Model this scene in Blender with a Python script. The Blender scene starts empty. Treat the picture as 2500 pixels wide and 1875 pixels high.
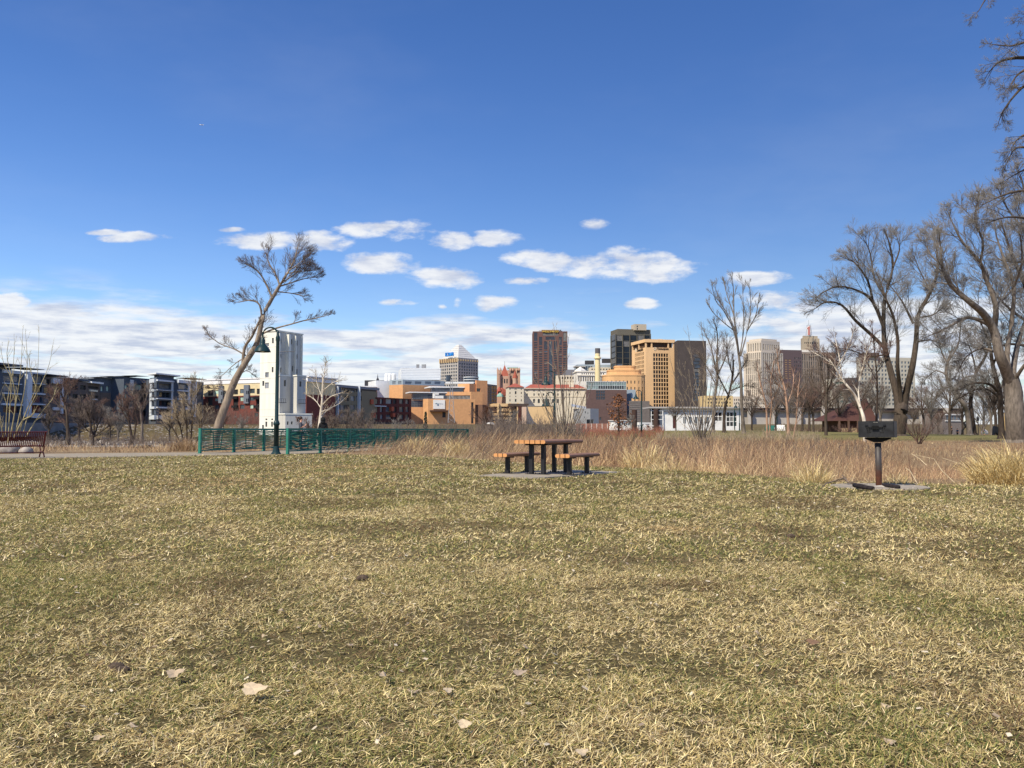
import bpy, bmesh, math, random
import numpy as np
from math import radians, sin, cos, pi, sqrt, atan2
from mathutils import Vector, Matrix

SC = bpy.context.scene
COL = SC.collection
# ------------------------------------------------------------------ camera
F, CX, CY = 2100.0, 1250.0, 937.5           # focal length and centre of the 2500 px photograph
PITCH, CAMH = radians(3.07), 1.0
cP, sP = cos(PITCH), sin(PITCH)
cam = bpy.data.cameras.new('camera'); camo = bpy.data.objects.new('camera', cam); COL.objects.link(camo)
cam.sensor_width = 36.0; cam.lens = 36.0 * F / 2500.0
cam.clip_start = 0.1; cam.clip_end = 9000.0
camo.location = (0, 0, CAMH); camo.rotation_euler = (pi / 2 + PITCH, 0, 0)
SC.camera = camo
SC.view_settings.view_transform = 'Standard'; SC.view_settings.look = 'None'
SC.view_settings.exposure = 0.22; SC.view_settings.gamma = 1.0; SC.view_settings.use_curve_mapping = False

# ------------------------------------------------------------------ sun and sky
SUN_EL = radians(47); SUN_TO = Vector((-0.66, -0.75, 0)).normalized()     # the sun stands behind the camera, to the left
sl = bpy.data.lights.new('sun', 'SUN'); so = bpy.data.objects.new('sun', sl); COL.objects.link(so)
sl.energy = 5.0; sl.angle = radians(0.53); sl.color = (1.0, 0.91, 0.765)
sdir = Vector((SUN_TO.x * cos(SUN_EL), SUN_TO.y * cos(SUN_EL), sin(SUN_EL)))
so.rotation_euler = sdir.to_track_quat('Z', 'Y').to_euler(); so.location = (0, 0, 60)

world = bpy.data.worlds.new('World'); SC.world = world; world.use_nodes = True
def build_sky():
    nt = world.node_tree; N = nt.nodes; L = nt.links; N.clear()
    def node(t, **k):
        n = N.new(t)
        for a, v in k.items(): setattr(n, a, v)
        return n
    def val(s, v):
        if isinstance(v, (int, float)): s.default_value = v
        else: L.new(v, s)
    def m(op, a, b=0.0, c=0.0, clamp=False):
        n = node('ShaderNodeMath', operation=op, use_clamp=clamp)
        val(n.inputs[0], a); val(n.inputs[1], b); val(n.inputs[2], c)
        return n.outputs[0]
    def ramp(x, a, b):                       # smooth 0..1
        n = node('ShaderNodeMapRange', interpolation_type='SMOOTHSTEP')
        val(n.inputs[0], x); n.inputs[1].default_value = a; n.inputs[2].default_value = b
        n.inputs[3].default_value = 0; n.inputs[4].default_value = 1
        return n.outputs[0]
    def noise(vec, scale, detail, rough=0.55):
        n = node('ShaderNodeTexNoise'); n.inputs['Scale'].default_value = scale
        n.inputs['Detail'].default_value = detail; n.inputs['Roughness'].default_value = rough
        L.new(vec, n.inputs['Vector']); return n.outputs['Fac']
    def comb(x, y, z):
        n = node('ShaderNodeCombineXYZ'); val(n.inputs[0], x); val(n.inputs[1], y); val(n.inputs[2], z); return n.outputs[0]
    tc = node('ShaderNodeTexCoord')
    sep = node('ShaderNodeSeparateXYZ'); L.new(tc.outputs['Generated'], sep.inputs[0])
    x, y, z = sep.outputs
    sky = node('ShaderNodeTexSky', sky_type='NISHITA', sun_disc=False)
    sky.sun_elevation = SUN_EL; sky.sun_rotation = -atan2(SUN_TO.x, SUN_TO.y)
    sky.altitude = 200; sky.air_density = 1.0; sky.dust_density = 0.25; sky.ozone_density = 3.0
    hs = node('ShaderNodeHueSaturation'); hs.inputs['Saturation'].default_value = 1.26; hs.inputs['Hue'].default_value = 0.514
    L.new(sky.outputs[0], hs.inputs['Color'])
    hor = m('SQRT', m('ADD', m('MULTIPLY', x, x), m('MULTIPLY', y, y)))
    el = m('DIVIDE', z, m('MAXIMUM', hor, 0.001))              # tangent of the elevation
    zz = m('MAXIMUM', z, 0.0)
    iz = m('DIVIDE', 1.0, m('ADD', zz, 0.05))
    pl = comb(m('MULTIPLY', x, iz), m('MULTIPLY', y, iz), 0.0)  # a flat cloud deck seen from below
    n1 = noise(pl, 0.62, 9.0, 0.56); n2 = noise(pl, 2.7, 6.0, 0.6)
    # coverage: a broken deck low over the horizon, clear above
    band = m('SUBTRACT', 1.0, ramp(el, 0.085, 0.165))
    band2 = m('SUBTRACT', 1.0, ramp(el, 0.03, 0.10))
    dens = m('ADD', m('ADD', n1, m('MULTIPLY', band, 0.205)), m('MULTIPLY', band2, 0.03))
    dens = m('MULTIPLY', ramp(dens, 0.56, 0.70), ramp(el, 0.178, 0.125))
    # single clouds standing above the deck
    ys = m('MAXIMUM', y, 0.001)
    u = m('DIVIDE', x, ys); v = m('DIVIDE', z, ys)
    uv = comb(m('MULTIPLY', u, 1.0), m('MULTIPLY', v, 2.2), 0.0)
    w1 = noise(uv, 14.0, 8.0, 0.6); w2 = noise(comb(m('ADD', u, 5.0), m('MULTIPLY', v, 2.0), 0.0), 6.0, 4.0)
    best = None
    blobs = [(335, 579, 95, 15), (255, 568, 50, 9), (640, 585, 110, 24), (770, 590, 80, 26), (565, 560, 40, 9), (900, 560, 75, 22), (1010, 562, 85, 27), (940, 553, 60, 18),
             (1095, 588, 62, 32), (1215, 580, 62, 24), (945, 645, 95, 30), (1085, 678, 115, 33), (1320, 635, 110, 28),
             (1500, 640, 150, 42), (1620, 660, 110, 34), (1465, 545, 48, 19), (980, 738, 62, 12), (1080, 748, 16, 9), (1117, 740, 18, 16), (1200, 740, 60, 24), (1570, 742, 45, 16),
             (1900, 732, 100, 30), (1960, 745, 60, 24), (1870, 790, 110, 26), (1840, 680, 80, 22), (1275, 685, 60, 14), (30, 735, 60, 22)]
    tp = math.tan(PITCH)
    for bx, by, bw, bh in blobs:
        s = (bx - CX) / F; t = (CY - by) / F
        dy, dz = cP - t * sP, sP + t * cP
        u0, v0, ww, hh = s / dy, dz / dy, bw / F * 1.08, bh / F * 1.02
        a = m('MULTIPLY', m('SUBTRACT', u, u0), 1 / ww); b = m('MULTIPLY', m('SUBTRACT', v, v0), 1 / hh)
        q = m('SUBTRACT', 1.0, m('ADD', m('MULTIPLY', a, a), m('MULTIPLY', b, b)))
        best = q if best is None else m('MAXIMUM', best, q)
    best = m('MAXIMUM', best, -3.0)
    cl = m('ADD', m('MULTIPLY', best, 0.55), m('MULTIPLY', m('SUBTRACT', w1, 0.5), 2.3))
    cl = m('ADD', cl, m('MULTIPLY', m('SUBTRACT', w2, 0.5), 0.7))
    cl = m('MULTIPLY', ramp(cl, 0.02, 0.52), m('GREATER_THAN', y, 0.05))
    cl = m('MULTIPLY', cl, 0.93)
    # thin high veil
    veil = m('MULTIPLY', ramp(noise(comb(m('MULTIPLY', x, 1.0), m('MULTIPLY', y, 0.6), m('MULTIPLY', z, 2.5)), 2.2, 5.0, 0.55), 0.45, 0.75), 0.05)
    fac = m('MAXIMUM', m('MAXIMUM', m('MULTIPLY', dens, 0.93), cl), veil)
    fac = m('MULTIPLY', fac, m('GREATER_THAN', z, 0.0))
    # cloud brightness: pale tops, lavender-grey bases
    sh = m('ADD', m('MULTIPLY', n2, 0.9), m('MULTIPLY', w1, 0.5))
    mix = node('ShaderNodeMix', data_type='RGBA'); L.new(ramp(sh, 0.50, 0.82), mix.inputs['Factor'])
    mix.inputs['A'].default_value = (0.50, 0.55, 0.68, 1); mix.inputs['B'].default_value = (0.85, 0.86, 0.875, 1)
    bg1 = node('ShaderNodeBackground'); L.new(hs.outputs[0], bg1.inputs[0]); bg1.inputs[1].default_value = 0.122
    bg2 = node('ShaderNodeBackground'); L.new(mix.outputs['Result'], bg2.inputs[0]); bg2.inputs[1].default_value = 0.95
    ms = node('ShaderNodeMixShader'); L.new(fac, ms.inputs[0]); L.new(bg1.outputs[0], ms.inputs[1]); L.new(bg2.outputs[0], ms.inputs[2])
    out = node('ShaderNodeOutputWorld'); L.new(ms.outputs[0], out.inputs[0])
build_sky()

# ------------------------------------------------------------------ measuring the photograph
def ray(x, y):
    s = (x - CX) / F; t = (CY - y) / F
    return s, cP - t * sP, sP + t * cP
def pt(x, y, D):
    a, b, c = ray(x, y); k = D / b
    return Vector((a * k, D, CAMH + c * k))
def gp(x, y, z=0.0):
    a, b, c = ray(x, y); k = (z - CAMH) / c
    return Vector((a * k, b * k, z))
def G2(x, D, y=1000):
    p = pt(x, y, D); return Vector((p.x, p.y))
def Zy(y, D): return pt(CX, y, D).z
def srgb(r, g, b):
    def f(c):
        c /= 255.0
        return c / 12.92 if c <= 0.04045 else ((c + 0.055) / 1.055) ** 2.4
    return (f(r), f(g), f(b))

# ------------------------------------------------------------------ materials
MATS = {}
def M(name, col, rough=0.85, var=0.12, scale=3.0, bump=0.0, metal=0.0, col2=None, spec=0.3, stretch=None, detail=5.0, obj=False):
    if name in MATS: return MATS[name]
    mt = bpy.data.materials.new(name); mt.use_nodes = True; MATS[name] = mt
    nt = mt.node_tree; N = nt.nodes; L = nt.links
    bs = N['Principled BSDF']; bs.inputs['Roughness'].default_value = rough; bs.inputs['Metallic'].default_value = metal
    bs.inputs['Specular IOR Level'].default_value = spec
    if obj: co = N.new('ShaderNodeTexCoord').outputs['Object']
    else: co = N.new('ShaderNodeNewGeometry').outputs['Position']
    if stretch:
        mp = N.new('ShaderNodeMapping'); L.new(co, mp.inputs['Vector']); mp.inputs['Scale'].default_value = stretch; co = mp.outputs[0]
    nz = N.new('ShaderNodeTexNoise'); nz.inputs['Scale'].default_value = scale; nz.inputs['Detail'].default_value = detail
    nz.inputs['Roughness'].default_value = 0.62; L.new(co, nz.inputs['Vector'])
    cr = N.new('ShaderNodeValToRGB'); L.new(nz.outputs['Fac'], cr.inputs[0])
    a = col2 if col2 else tuple(c * (1 - var) for c in col)
    b = col if col2 else tuple(min(1, c * (1 + var)) for c in col)
    cr.color_ramp.elements[0].position = 0.35; cr.color_ramp.elements[1].position = 0.65
    cr.color_ramp.elements[0].color = (*a, 1); cr.color_ramp.elements[1].color = (*b, 1)
    L.new(cr.outputs[0], bs.inputs['Base Color'])
    if bump:
        bp = N.new('ShaderNodeBump'); bp.inputs['Strength'].default_value = bump; bp.inputs['Distance'].default_value = 0.02
        L.new(nz.outputs['Fac'], bp.inputs['Height']); L.new(bp.outputs[0], bs.inputs['Normal'])
    return mt
def MCOL(name, rough=0.8, spec=0.15, trans=0.0):          # colour from the mesh's own colour attribute
    mt = bpy.data.materials.new(name); mt.use_nodes = True; nt = mt.node_tree
    bs = nt.nodes['Principled BSDF']; bs.inputs['Roughness'].default_value = rough; bs.inputs['Specular IOR Level'].default_value = spec
    at = nt.nodes.new('ShaderNodeAttribute'); at.attribute_name = 'Col'
    nt.links.new(at.outputs['Color'], bs.inputs['Base Color'])
    if trans:
        tr = nt.nodes.new('ShaderNodeBsdfTranslucent'); nt.links.new(at.outputs['Color'], tr.inputs[0])
        mx = nt.nodes.new('ShaderNodeMixShader'); mx.inputs[0].default_value = trans
        nt.links.new(bs.outputs[0], mx.inputs[1]); nt.links.new(tr.outputs[0], mx.inputs[2])
        nt.links.new(mx.outputs[0], nt.nodes['Material Output'].inputs[0])
    return mt
def GLASS(name, col, rough=0.08, var=0.5, scale=0.4):
    return M(name, col, rough, var, scale, spec=0.7)

# ------------------------------------------------------------------ meshes
class MB:
    def __init__(s): s.v = []; s.f = []
    def add(s, vs, fs):
        o = len(s.v); s.v += [tuple(p) for p in vs]; s.f += [tuple(i + o for i in q) for q in fs]; return s
    def quad(s, a, b, c, d): return s.add((a, b, c, d), ((0, 1, 2, 3),))
    def box(s, c, size, rz=0.0, ry=0.0, rx=0.0):
        X, Y, Z = size[0] / 2, size[1] / 2, size[2] / 2
        vs = [Vector((x, y, z)) for z in (-Z, Z) for x, y in ((-X, -Y), (X, -Y), (X, Y), (-X, Y))]
        if rx or ry or rz:
            R = Matrix.Rotation(rz, 3, 'Z') @ Matrix.Rotation(ry, 3, 'Y') @ Matrix.Rotation(rx, 3, 'X')
            vs = [R @ p for p in vs]
        c = Vector(c)
        return s.add([p + c for p in vs], ((0, 3, 2, 1), (4, 5, 6, 7), (0, 1, 5, 4), (1, 2, 6, 5), (2, 3, 7, 6), (3, 0, 4, 7)))
    def prism(s, poly, z0, z1):
        n = len(poly); vs = [(p[0], p[1], z0) for p in poly] + [(p[0], p[1], z1) for p in poly]
        fs = [tuple(range(n))[::-1], tuple(range(n, 2 * n))] + [(i, (i + 1) % n, n + (i + 1) % n, n + i) for i in range(n)]
        return s.add(vs, fs)
    def extrude(s, poly3, off):              # a 3-D outline pushed along a vector
        n = len(poly3); off = Vector(off)
        vs = [Vector(p) for p in poly3] + [Vector(p) + off for p in poly3]
        return s.add(vs, [tuple(range(n))[::-1], tuple(range(n, 2 * n))] + [(i, (i + 1) % n, n + (i + 1) % n, n + i) for i in range(n)])
    def tube(s, pts, rad, k=8, cap=True):
        pts = [Vector(p) for p in pts]; n = len(pts)
        if not hasattr(rad, '__len__'): rad = [rad] * n
        vs = []; up = Vector((0.13, 0.21, 0.97))
        for i, p in enumerate(pts):
            t = (pts[min(i + 1, n - 1)] - pts[max(i - 1, 0)]).normalized()
            u = t.cross(up if abs(t.dot(up)) < 0.95 else Vector((1, 0, 0))).normalized(); w = t.cross(u)
            vs += [p + (u * cos(2 * pi * j / k) + w * sin(2 * pi * j / k)) * rad[i] for j in range(k)]
        fs = [(i * k + j, i * k + (j + 1) % k, (i + 1) * k + (j + 1) % k, (i + 1) * k + j) for i in range(n - 1) for j in range(k)]
        if cap: fs += [tuple(range(k))[::-1], tuple(range((n - 1) * k, n * k))]
        return s.add(vs, fs)
    def lathe(s, prof, k=16, c=(0, 0, 0), cap=True):
        c = Vector(c); n = len(prof)
        vs = [c + Vector((r * cos(2 * pi * j / k), r * sin(2 * pi * j / k), z)) for r, z in prof for j in range(k)]
        fs = [(i * k + j, i * k + (j + 1) % k, (i + 1) * k + (j + 1) % k, (i + 1) * k + j) for i in range(n - 1) for j in range(k)]
        if cap: fs += [tuple(range(k))[::-1], tuple(range((n - 1) * k, n * k))]
        return s.add(vs, fs)
    def ball(s, c, r, k=10, n=6, sq=(1, 1, 1)):
        c = Vector(c)
        prof = [(sin(pi * i / n), -cos(pi * i / n)) for i in range(n + 1)]
        vs = [c + Vector((max(a, 0.01) * cos(2 * pi * j / k) * sq[0], max(a, 0.01) * sin(2 * pi * j / k) * sq[1], b * sq[2])) * r for a, b in prof for j in range(k)]
        return s.add(vs, [(i * k + j, i * k + (j + 1) % k, (i + 1) * k + (j + 1) % k, (i + 1) * k + j) for i in range(n) for j in range(k)])

def root_loc(o):
    while o.parent: o = o.parent
    return o.location
def link(name, me, parent=None):
    o = bpy.data.objects.new(name, me); COL.objects.link(o)
    if parent is not None: o.parent = parent
    return o
def obj(name, mb, mat, parent=None, local=False, smooth=False):
    off = Vector((0, 0, 0)) if (local or parent is None) else root_loc(parent)
    me = bpy.data.meshes.new(name)
    me.from_pydata([(a - off.x, b - off.y, c - off.z) for a, b, c in mb.v], [], mb.f)
    if mat: me.materials.append(mat)
    if smooth: me.polygons.foreach_set('use_smooth', [True] * len(me.polygons))
    me.update()
    return link(name, me, parent)
def tag(o, label=None, cat=None, group=None, kind=None):
    if label: o['label'] = label
    if cat: o['category'] = cat
    if group: o['group'] = group
    if kind: o['kind'] = kind
    return o
def thing(name, label, cat, loc=(0, 0, 0), rz=0.0, group=None):
    o = bpy.data.objects.new(name, None); COL.objects.link(o); o.empty_display_size = 0.2
    o.location = loc; o.rotation_euler = (0, 0, rz)
    return tag(o, label, cat, group)
def copy_tree(o, parent=None):
    c = o.copy(); COL.objects.link(c); c.parent = parent
    for ch in list(o.children): copy_tree(ch, c)
    return c
def np_obj(name, V, faces, mat, parent=None, col=None, off=None, smooth=False):
    me = bpy.data.meshes.new(name)
    if off is not None: V = V - np.array(off, dtype=V.dtype)
    me.vertices.add(len(V)); me.vertices.foreach_set('co', np.ascontiguousarray(V, dtype=np.float32).ravel())
    loops = np.concatenate([f.ravel() for f in faces]).astype(np.int32)
    tot = np.concatenate([np.full(len(f), f.shape[1], np.int32) for f in faces])
    st = np.concatenate(([0], np.cumsum(tot)[:-1])).astype(np.int32)
    me.loops.add(len(loops)); me.loops.foreach_set('vertex_index', loops)
    me.polygons.add(len(tot)); me.polygons.foreach_set('loop_start', st)
    if smooth: me.polygons.foreach_set('use_smooth', np.ones(len(tot), bool))
    me.update(calc_edges=True)
    if col is not None:
        at = me.color_attributes.new('Col', 'FLOAT_COLOR', 'POINT')
        c4 = np.ones((len(V), 4), np.float32); c4[:, :3] = col
        at.data.foreach_set('color', c4.ravel())
    me.materials.append(mat)
    return link(name, me, parent)
def text_mesh(txt, width, height, depth=0.02):
    cu = bpy.data.curves.new('txt', 'FONT'); cu.body = txt; cu.extrude = depth; cu.align_x = 'CENTER'; cu.align_y = 'CENTER'
    cu.resolution_u = 2
    to = bpy.data.objects.new('txt', cu)
    me = bpy.data.meshes.new_from_object(to)
    bpy.data.objects.remove(to); bpy.data.curves.remove(cu)
    co = np.empty(len(me.vertices) * 3, np.float32); me.vertices.foreach_get('co', co); co = co.reshape(-1, 3)
    lo, hi = co.min(0), co.max(0)
    co[:, 0] = (co[:, 0] - (lo[0] + hi[0]) / 2) * width / (hi[0] - lo[0])
    co[:, 1] = (co[:, 1] - (lo[1] + hi[1]) / 2) * height / (hi[1] - lo[1])
    me.vertices.foreach_set('co', co.ravel()); me.update()
    return me

# value noise on a lattice, for placing and colouring (not a picture)
_rs = np.random.RandomState(7); _LAT = _rs.rand(256, 256).astype(np.float32)
def vnoise(x, y):
    xi = np.floor(x).astype(int); yi = np.floor(y).astype(int); fx = x - xi; fy = y - yi
    fx = fx * fx * (3 - 2 * fx); fy = fy * fy * (3 - 2 * fy)
    g = lambda a, b: _LAT[a & 255, b & 255]
    return (g(xi, yi) * (1 - fx) + g(xi + 1, yi) * fx) * (1 - fy) + (g(xi, yi + 1) * (1 - fx) + g(xi + 1, yi + 1) * fx) * fy
def fbm(x, y, o=4):
    s = 0; a = 0.5; t = 0
    for i in range(o):
        s = s + a * vnoise(x * 2 ** i + 17.3 * i, y * 2 ** i + 9.1 * i); t += a; a *= 0.5
    return s / t
def sstep(a, b, x):
    t = np.clip((x - a) / (b - a), 0, 1); return t * t * (3 - 2 * t)
# ================================================================== GROUND
EDGE_X = np.array([-60, -30, -17.6, -12.2, -9.1, -8.3, -4.0, -1.0, 2.2, 4.4, 5.8, 8.9, 20, 60.0])
EDGE_Y = np.array([22, 25.8, 29.7, 33.3, 35.0, 35.4, 33.8, 28.5, 23.6, 20.6, 16.8, 15.3, 14.2, 13.0])
def edge_y(x): return np.interp(x, EDGE_X, EDGE_Y)
def height(x, y):
    x = np.asarray(x, float); y = np.asarray(y, float)
    z = 0.06 * (fbm(x * 0.08, y * 0.08) - 0.5) * sstep(4, 14, y)
    z = z + 0.95 * np.exp(-(((x - 33) / 34) ** 2 + ((y - 140) / 42) ** 2)) * sstep(40, 90, y)
    z = z - 0.35 * np.exp(-((y - 27) / 7) ** 2) * sstep(5, 9, x) * sstep(16, 20, y)
    left = 1 - sstep(-10, 14, x - 0.0 * y)
    z = z - left * 0.25 * sstep(44, 70, y)
    shore = 92 * left + 165 * (1 - left)
    down = sstep(0, 34, y - shore)
    z = z * (1 - down) - 4.2 * down
    up = sstep(252, 292, y)
    z = z * (1 - up) + up * 3.0
    return z
def ground_sheet(name, xs, ys):
    X, Y = np.meshgrid(xs, ys); V = np.stack([X, Y, height(X, Y)], -1).reshape(-1, 3)
    nx, ny = len(xs), len(ys)
    i = (np.arange(ny - 1)[:, None] * nx + np.arange(nx - 1)[None]).ravel()
    Fq = np.stack([i, i + 1, i + 1 + nx, i + nx], 1)
    x, y = V[:, 0], V[:, 1]
    lawn = sstep(0.5, -0.5, y - edge_y(x) + (fbm(x * 0.6, y * 0.6) - 0.5) * 1.2)
    far = sstep(70, 84, y) * sstep(-4, 6, x) * (1 - sstep(170, 200, y))
    bank = sstep(250, 275, y)
    n = fbm(x * 0.25 + 40, y * 0.25)[:, None]; n2 = fbm(x * 1.3, y * 1.3 + 11)[:, None]
    cl = np.array([0.10, 0.082, 0.036]) * (1 - n) + np.array([0.20, 0.16, 0.078]) * n
    cs = np.array([0.20, 0.13, 0.075]) * (1 - n2) + np.array([0.34, 0.25, 0.145]) * n2
    cf = np.array([0.15, 0.145, 0.05]) * (1 - n) + np.array([0.23, 0.19, 0.085]) * n
    cb = np.array([0.085, 0.075, 0.035]) * (1 - n) + np.array([0.17, 0.125, 0.07]) * n
    c = cl * lawn[:, None] + cs * (1 - lawn[:, None])
    c = c * (1 - far[:, None]) + cf * far[:, None]
    c = c * (1 - bank[:, None]) + cb * bank[:, None]
    return np_obj(name, V, [Fq], GROUND, col=c, smooth=True)
GROUND = MCOL('ground_soil', 0.95, 0.05)
def _ground_detail():
    nt = GROUND.node_tree; N = nt.nodes; L = nt.links; bs = N['Principled BSDF']
    at = [n for n in N if n.type == 'ATTRIBUTE'][0]; ge = N.new('ShaderNodeNewGeometry')
    nz = N.new('ShaderNodeTexNoise'); nz.inputs['Scale'].default_value = 45; nz.inputs['Detail'].default_value = 8; nz.inputs['Roughness'].default_value = 0.7
    L.new(ge.outputs['Position'], nz.inputs['Vector'])
    mr = N.new('ShaderNodeMapRange'); L.new(nz.outputs['Fac'], mr.inputs[0]); mr.inputs[1].default_value = 0.3; mr.inputs[2].default_value = 0.7; mr.inputs[3].default_value = 0.42; mr.inputs[4].default_value = 1.55
    mx = N.new('ShaderNodeVectorMath'); mx.operation = 'SCALE'; L.new(at.outputs['Color'], mx.inputs[0]); L.new(mr.outputs[0], mx.inputs['Scale'])
    L.new(mx.outputs[0], bs.inputs['Base Color'])
    bp = N.new('ShaderNodeBump'); bp.inputs['Strength'].default_value = 0.8; bp.inputs['Distance'].default_value = 0.03
    L.new(nz.outputs['Fac'], bp.inputs['Height']); L.new(bp.outputs[0], bs.inputs['Normal'])
_ground_detail()
tag(ground_sheet('ground', np.arange(-60, 60.1, 1.0), np.arange(-10, 84.1, 1.0)), kind='structure')
_xs = np.concatenate([-np.geomspace(3500, 80, 26), np.arange(-70, 71, 4), np.geomspace(80, 3500, 26)])
tag(ground_sheet('far_ground', _xs, np.concatenate([np.arange(84, 300, 3.0), np.geomspace(301, 6000, 24)])), kind='structure')
_side = np.concatenate([-np.geomspace(3500, 61, 14), [-60.0]])
def side_ground(name, xs):
    tag(ground_sheet(name, xs, np.arange(-40, 84.1, 4.0)), kind='structure')
side_ground('side_ground', _side); side_ground('side_ground', -_side[::-1])
tag(ground_sheet('ground', np.arange(-60, 60.1, 4), np.arange(-40, -9.9, 2)), kind='structure')
RIVER = M('river_water', (0.035, 0.045, 0.05), 0.12, 0.3, 0.3, 0.3, spec=0.6)
tag(obj('river', MB().quad((-3000, 100, -3.0), (3000, 100, -3.0), (3000, 275, -3.0), (-3000, 275, -3.0)), RIVER), kind='structure')

CONC = M('concrete_path', (0.30, 0.255, 0.185), 0.9, 0.14, 1.6, 0.25)
CONC2 = M('concrete_pad', (0.31, 0.27, 0.21), 0.9, 0.16, 2.2, 0.25)
# path from the left to the pier between the two railings
near = [(-60, 22.1), (-30, 25.9), (-17.6, 29.8), (-12.2, 33.4), (-9.15, 35.1)]
farr = [(-60, 27.5), (-30, 31.0), (-20.8, 35.2), (-16, 37.4), (-13.25, 38.3)]
mb = MB()
tag(obj('path', MB().prism(near + farr[::-1], -0.1, 0.022), CONC), kind='structure')
A0, A1 = Vector((-9.13, 35.1)), Vector((-9.13 + 0.33 * 20, 55.1))
B0, B1 = Vector((-13.1, 36.2)), Vector((-13.1 + 0.26 * 20, 56.2))
tag(obj('pier_deck', MB().prism([near[-1], tuple(A1), tuple(B1), (-13.1, 36.2), (-13.25, 38.3)] if False else [(-9.16, 35.12), (A1.x, A1.y), (B1.x, B1.y), (-12.7, 38.2), (-13.24, 38.28)], -0.12, 0.018), CONC), kind='structure')
# slabs under the picnic set and the grill
pad = [gp(*q) for q in ((1168, 1163.5), (1300, 1169.5), (1330, 1169), (1518, 1155), (1400, 1150), (1340, 1149.5))]
tag(obj('picnic_pad', MB().prism([(p.x, p.y) for p in pad], -0.1, 0.03), CONC2), kind='structure')
gc = gp(2146, 1191)
tag(obj('grill_pad', MB().lathe([(0.80, -0.1), (0.80, 0.028), (0.78, 0.034)], 36, (gc.x, gc.y, 0)), CONC2), kind='structure')

# ================================================================== LAWN GRASS
def blades(rs, x, y, z, L, w, az, el, cols, seg=1, curl=0.5, tipdark=1.0):
    """numpy blades: seg 1 = one triangle, seg 2 = quad + triangle (bent over)"""
    n = len(x); base = np.stack([x, y, z], 1)
    d = np.stack([np.cos(az) * np.cos(el), np.sin(az) * np.cos(el), np.sin(el)], 1)
    pa = az + rs.uniform(-0.9, 0.9, n)
    s = np.stack([-np.sin(pa), np.cos(pa), rs.uniform(-0.5, 0.5, n)], 1) * (w / 2)[:, None]
    if seg == 1:
        V = np.stack([base - s, base + s, base + d * L[:, None]], 1).reshape(-1, 3)
        Fs = [np.arange(3 * n).reshape(n, 3)]; k = 3
    else:
        mid = base + d * (L * 0.55)[:, None]
        e2 = el - curl * rs.uniform(0.2, 1.6, n)
        d2 = np.stack([np.cos(az) * np.cos(e2), np.sin(az) * np.cos(e2), np.sin(e2)], 1)
        tip = mid + d2 * (L * 0.45)[:, None]
        tip[:, 2] = np.maximum(tip[:, 2], z + 0.002)
        V = np.stack([base - s, base + s, mid + s * 0.85, mid - s * 0.85, tip], 1).reshape(-1, 3)
        o = np.arange(n)[:, None] * 5
        Fs = [o + np.array([[0, 1, 2, 3]]), o + np.array([[3, 2, 4]])]; k = 5
    C = np.repeat(cols, k, 0)
    return V, Fs, C
def merge(parts):
    V = []; F3 = []; F4 = []; C = []; o = 0
    for v, fs, c in parts:
        for f in fs: (F3 if f.shape[1] == 3 else F4).append(f + o)
        V.append(v); C.append(c); o += len(v)
    Fs = ([np.concatenate(F4)] if F4 else []) + ([np.concatenate(F3)] if F3 else [])
    return np.concatenate(V).astype(np.float32), Fs, np.concatenate(C).astype(np.float32)
PAL = np.array([[0.80, 0.68, 0.37], [0.67, 0.545, 0.26], [0.43, 0.33, 0.135], [0.29, 0.275, 0.085], [0.085, 0.115, 0.03], [0.22, 0.14, 0.07], [0.62, 0.50, 0.31]])
def lawn_cols(rs, x, y):
    g = fbm(x * 1.7 + 3, y * 1.1 + 8, 5); g2 = fbm(x * 0.23 + 31, y * 0.16 + 5); b = fbm(x * 1.1 + 90, y * 0.9 + 44, 5)
    green = np.clip((g - 0.5) * 1.7 + (g2 - 0.5) * 0.5 + 0.33 + 0.016 * np.clip(y - 8, 0, 20), 0.06, 0.72)
    bare = np.clip((b - 0.57) * 4.2, 0, 0.75)
    r = rs.rand(len(x)); q = rs.rand(len(x))
    idx = np.where(r < green, np.where(q < 0.5, 3, np.where(q < 0.72, 4, 2)), np.where(q < 0.13, 0, np.where(q < 0.46, 1, np.where(q < 0.74, 2, np.where(q < 0.86, 6, 5)))))
    idx = np.where(rs.rand(len(x)) < bare * 0.6, 5, idx)
    c = PAL[idx] * rs.uniform(0.7, 1.45, (len(x), 1)) * (1 - 0.24 * bare[:, None])
    for px, py, rx, ry in ((870, 1141, 2.4, 1.0), (790, 1158, 1.5, .5), (960, 1138, 1.6, .8), (560, 1172, 1.6, .6), (1660, 1293, .5, .25), (600, 1185, 2., .5)):
        q = gp(px, py); k = np.exp(-(((x - q.x) / rx) ** 2 + ((y - q.y) / ry) ** 2)) * .8; t = (rs.rand(len(x)) < k)[:, None]; c = np.where(t, np.array([.52, .37, .17]) * rs.uniform(.7, 1.2, (len(x), 1)), c)
    return c, bare
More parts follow.
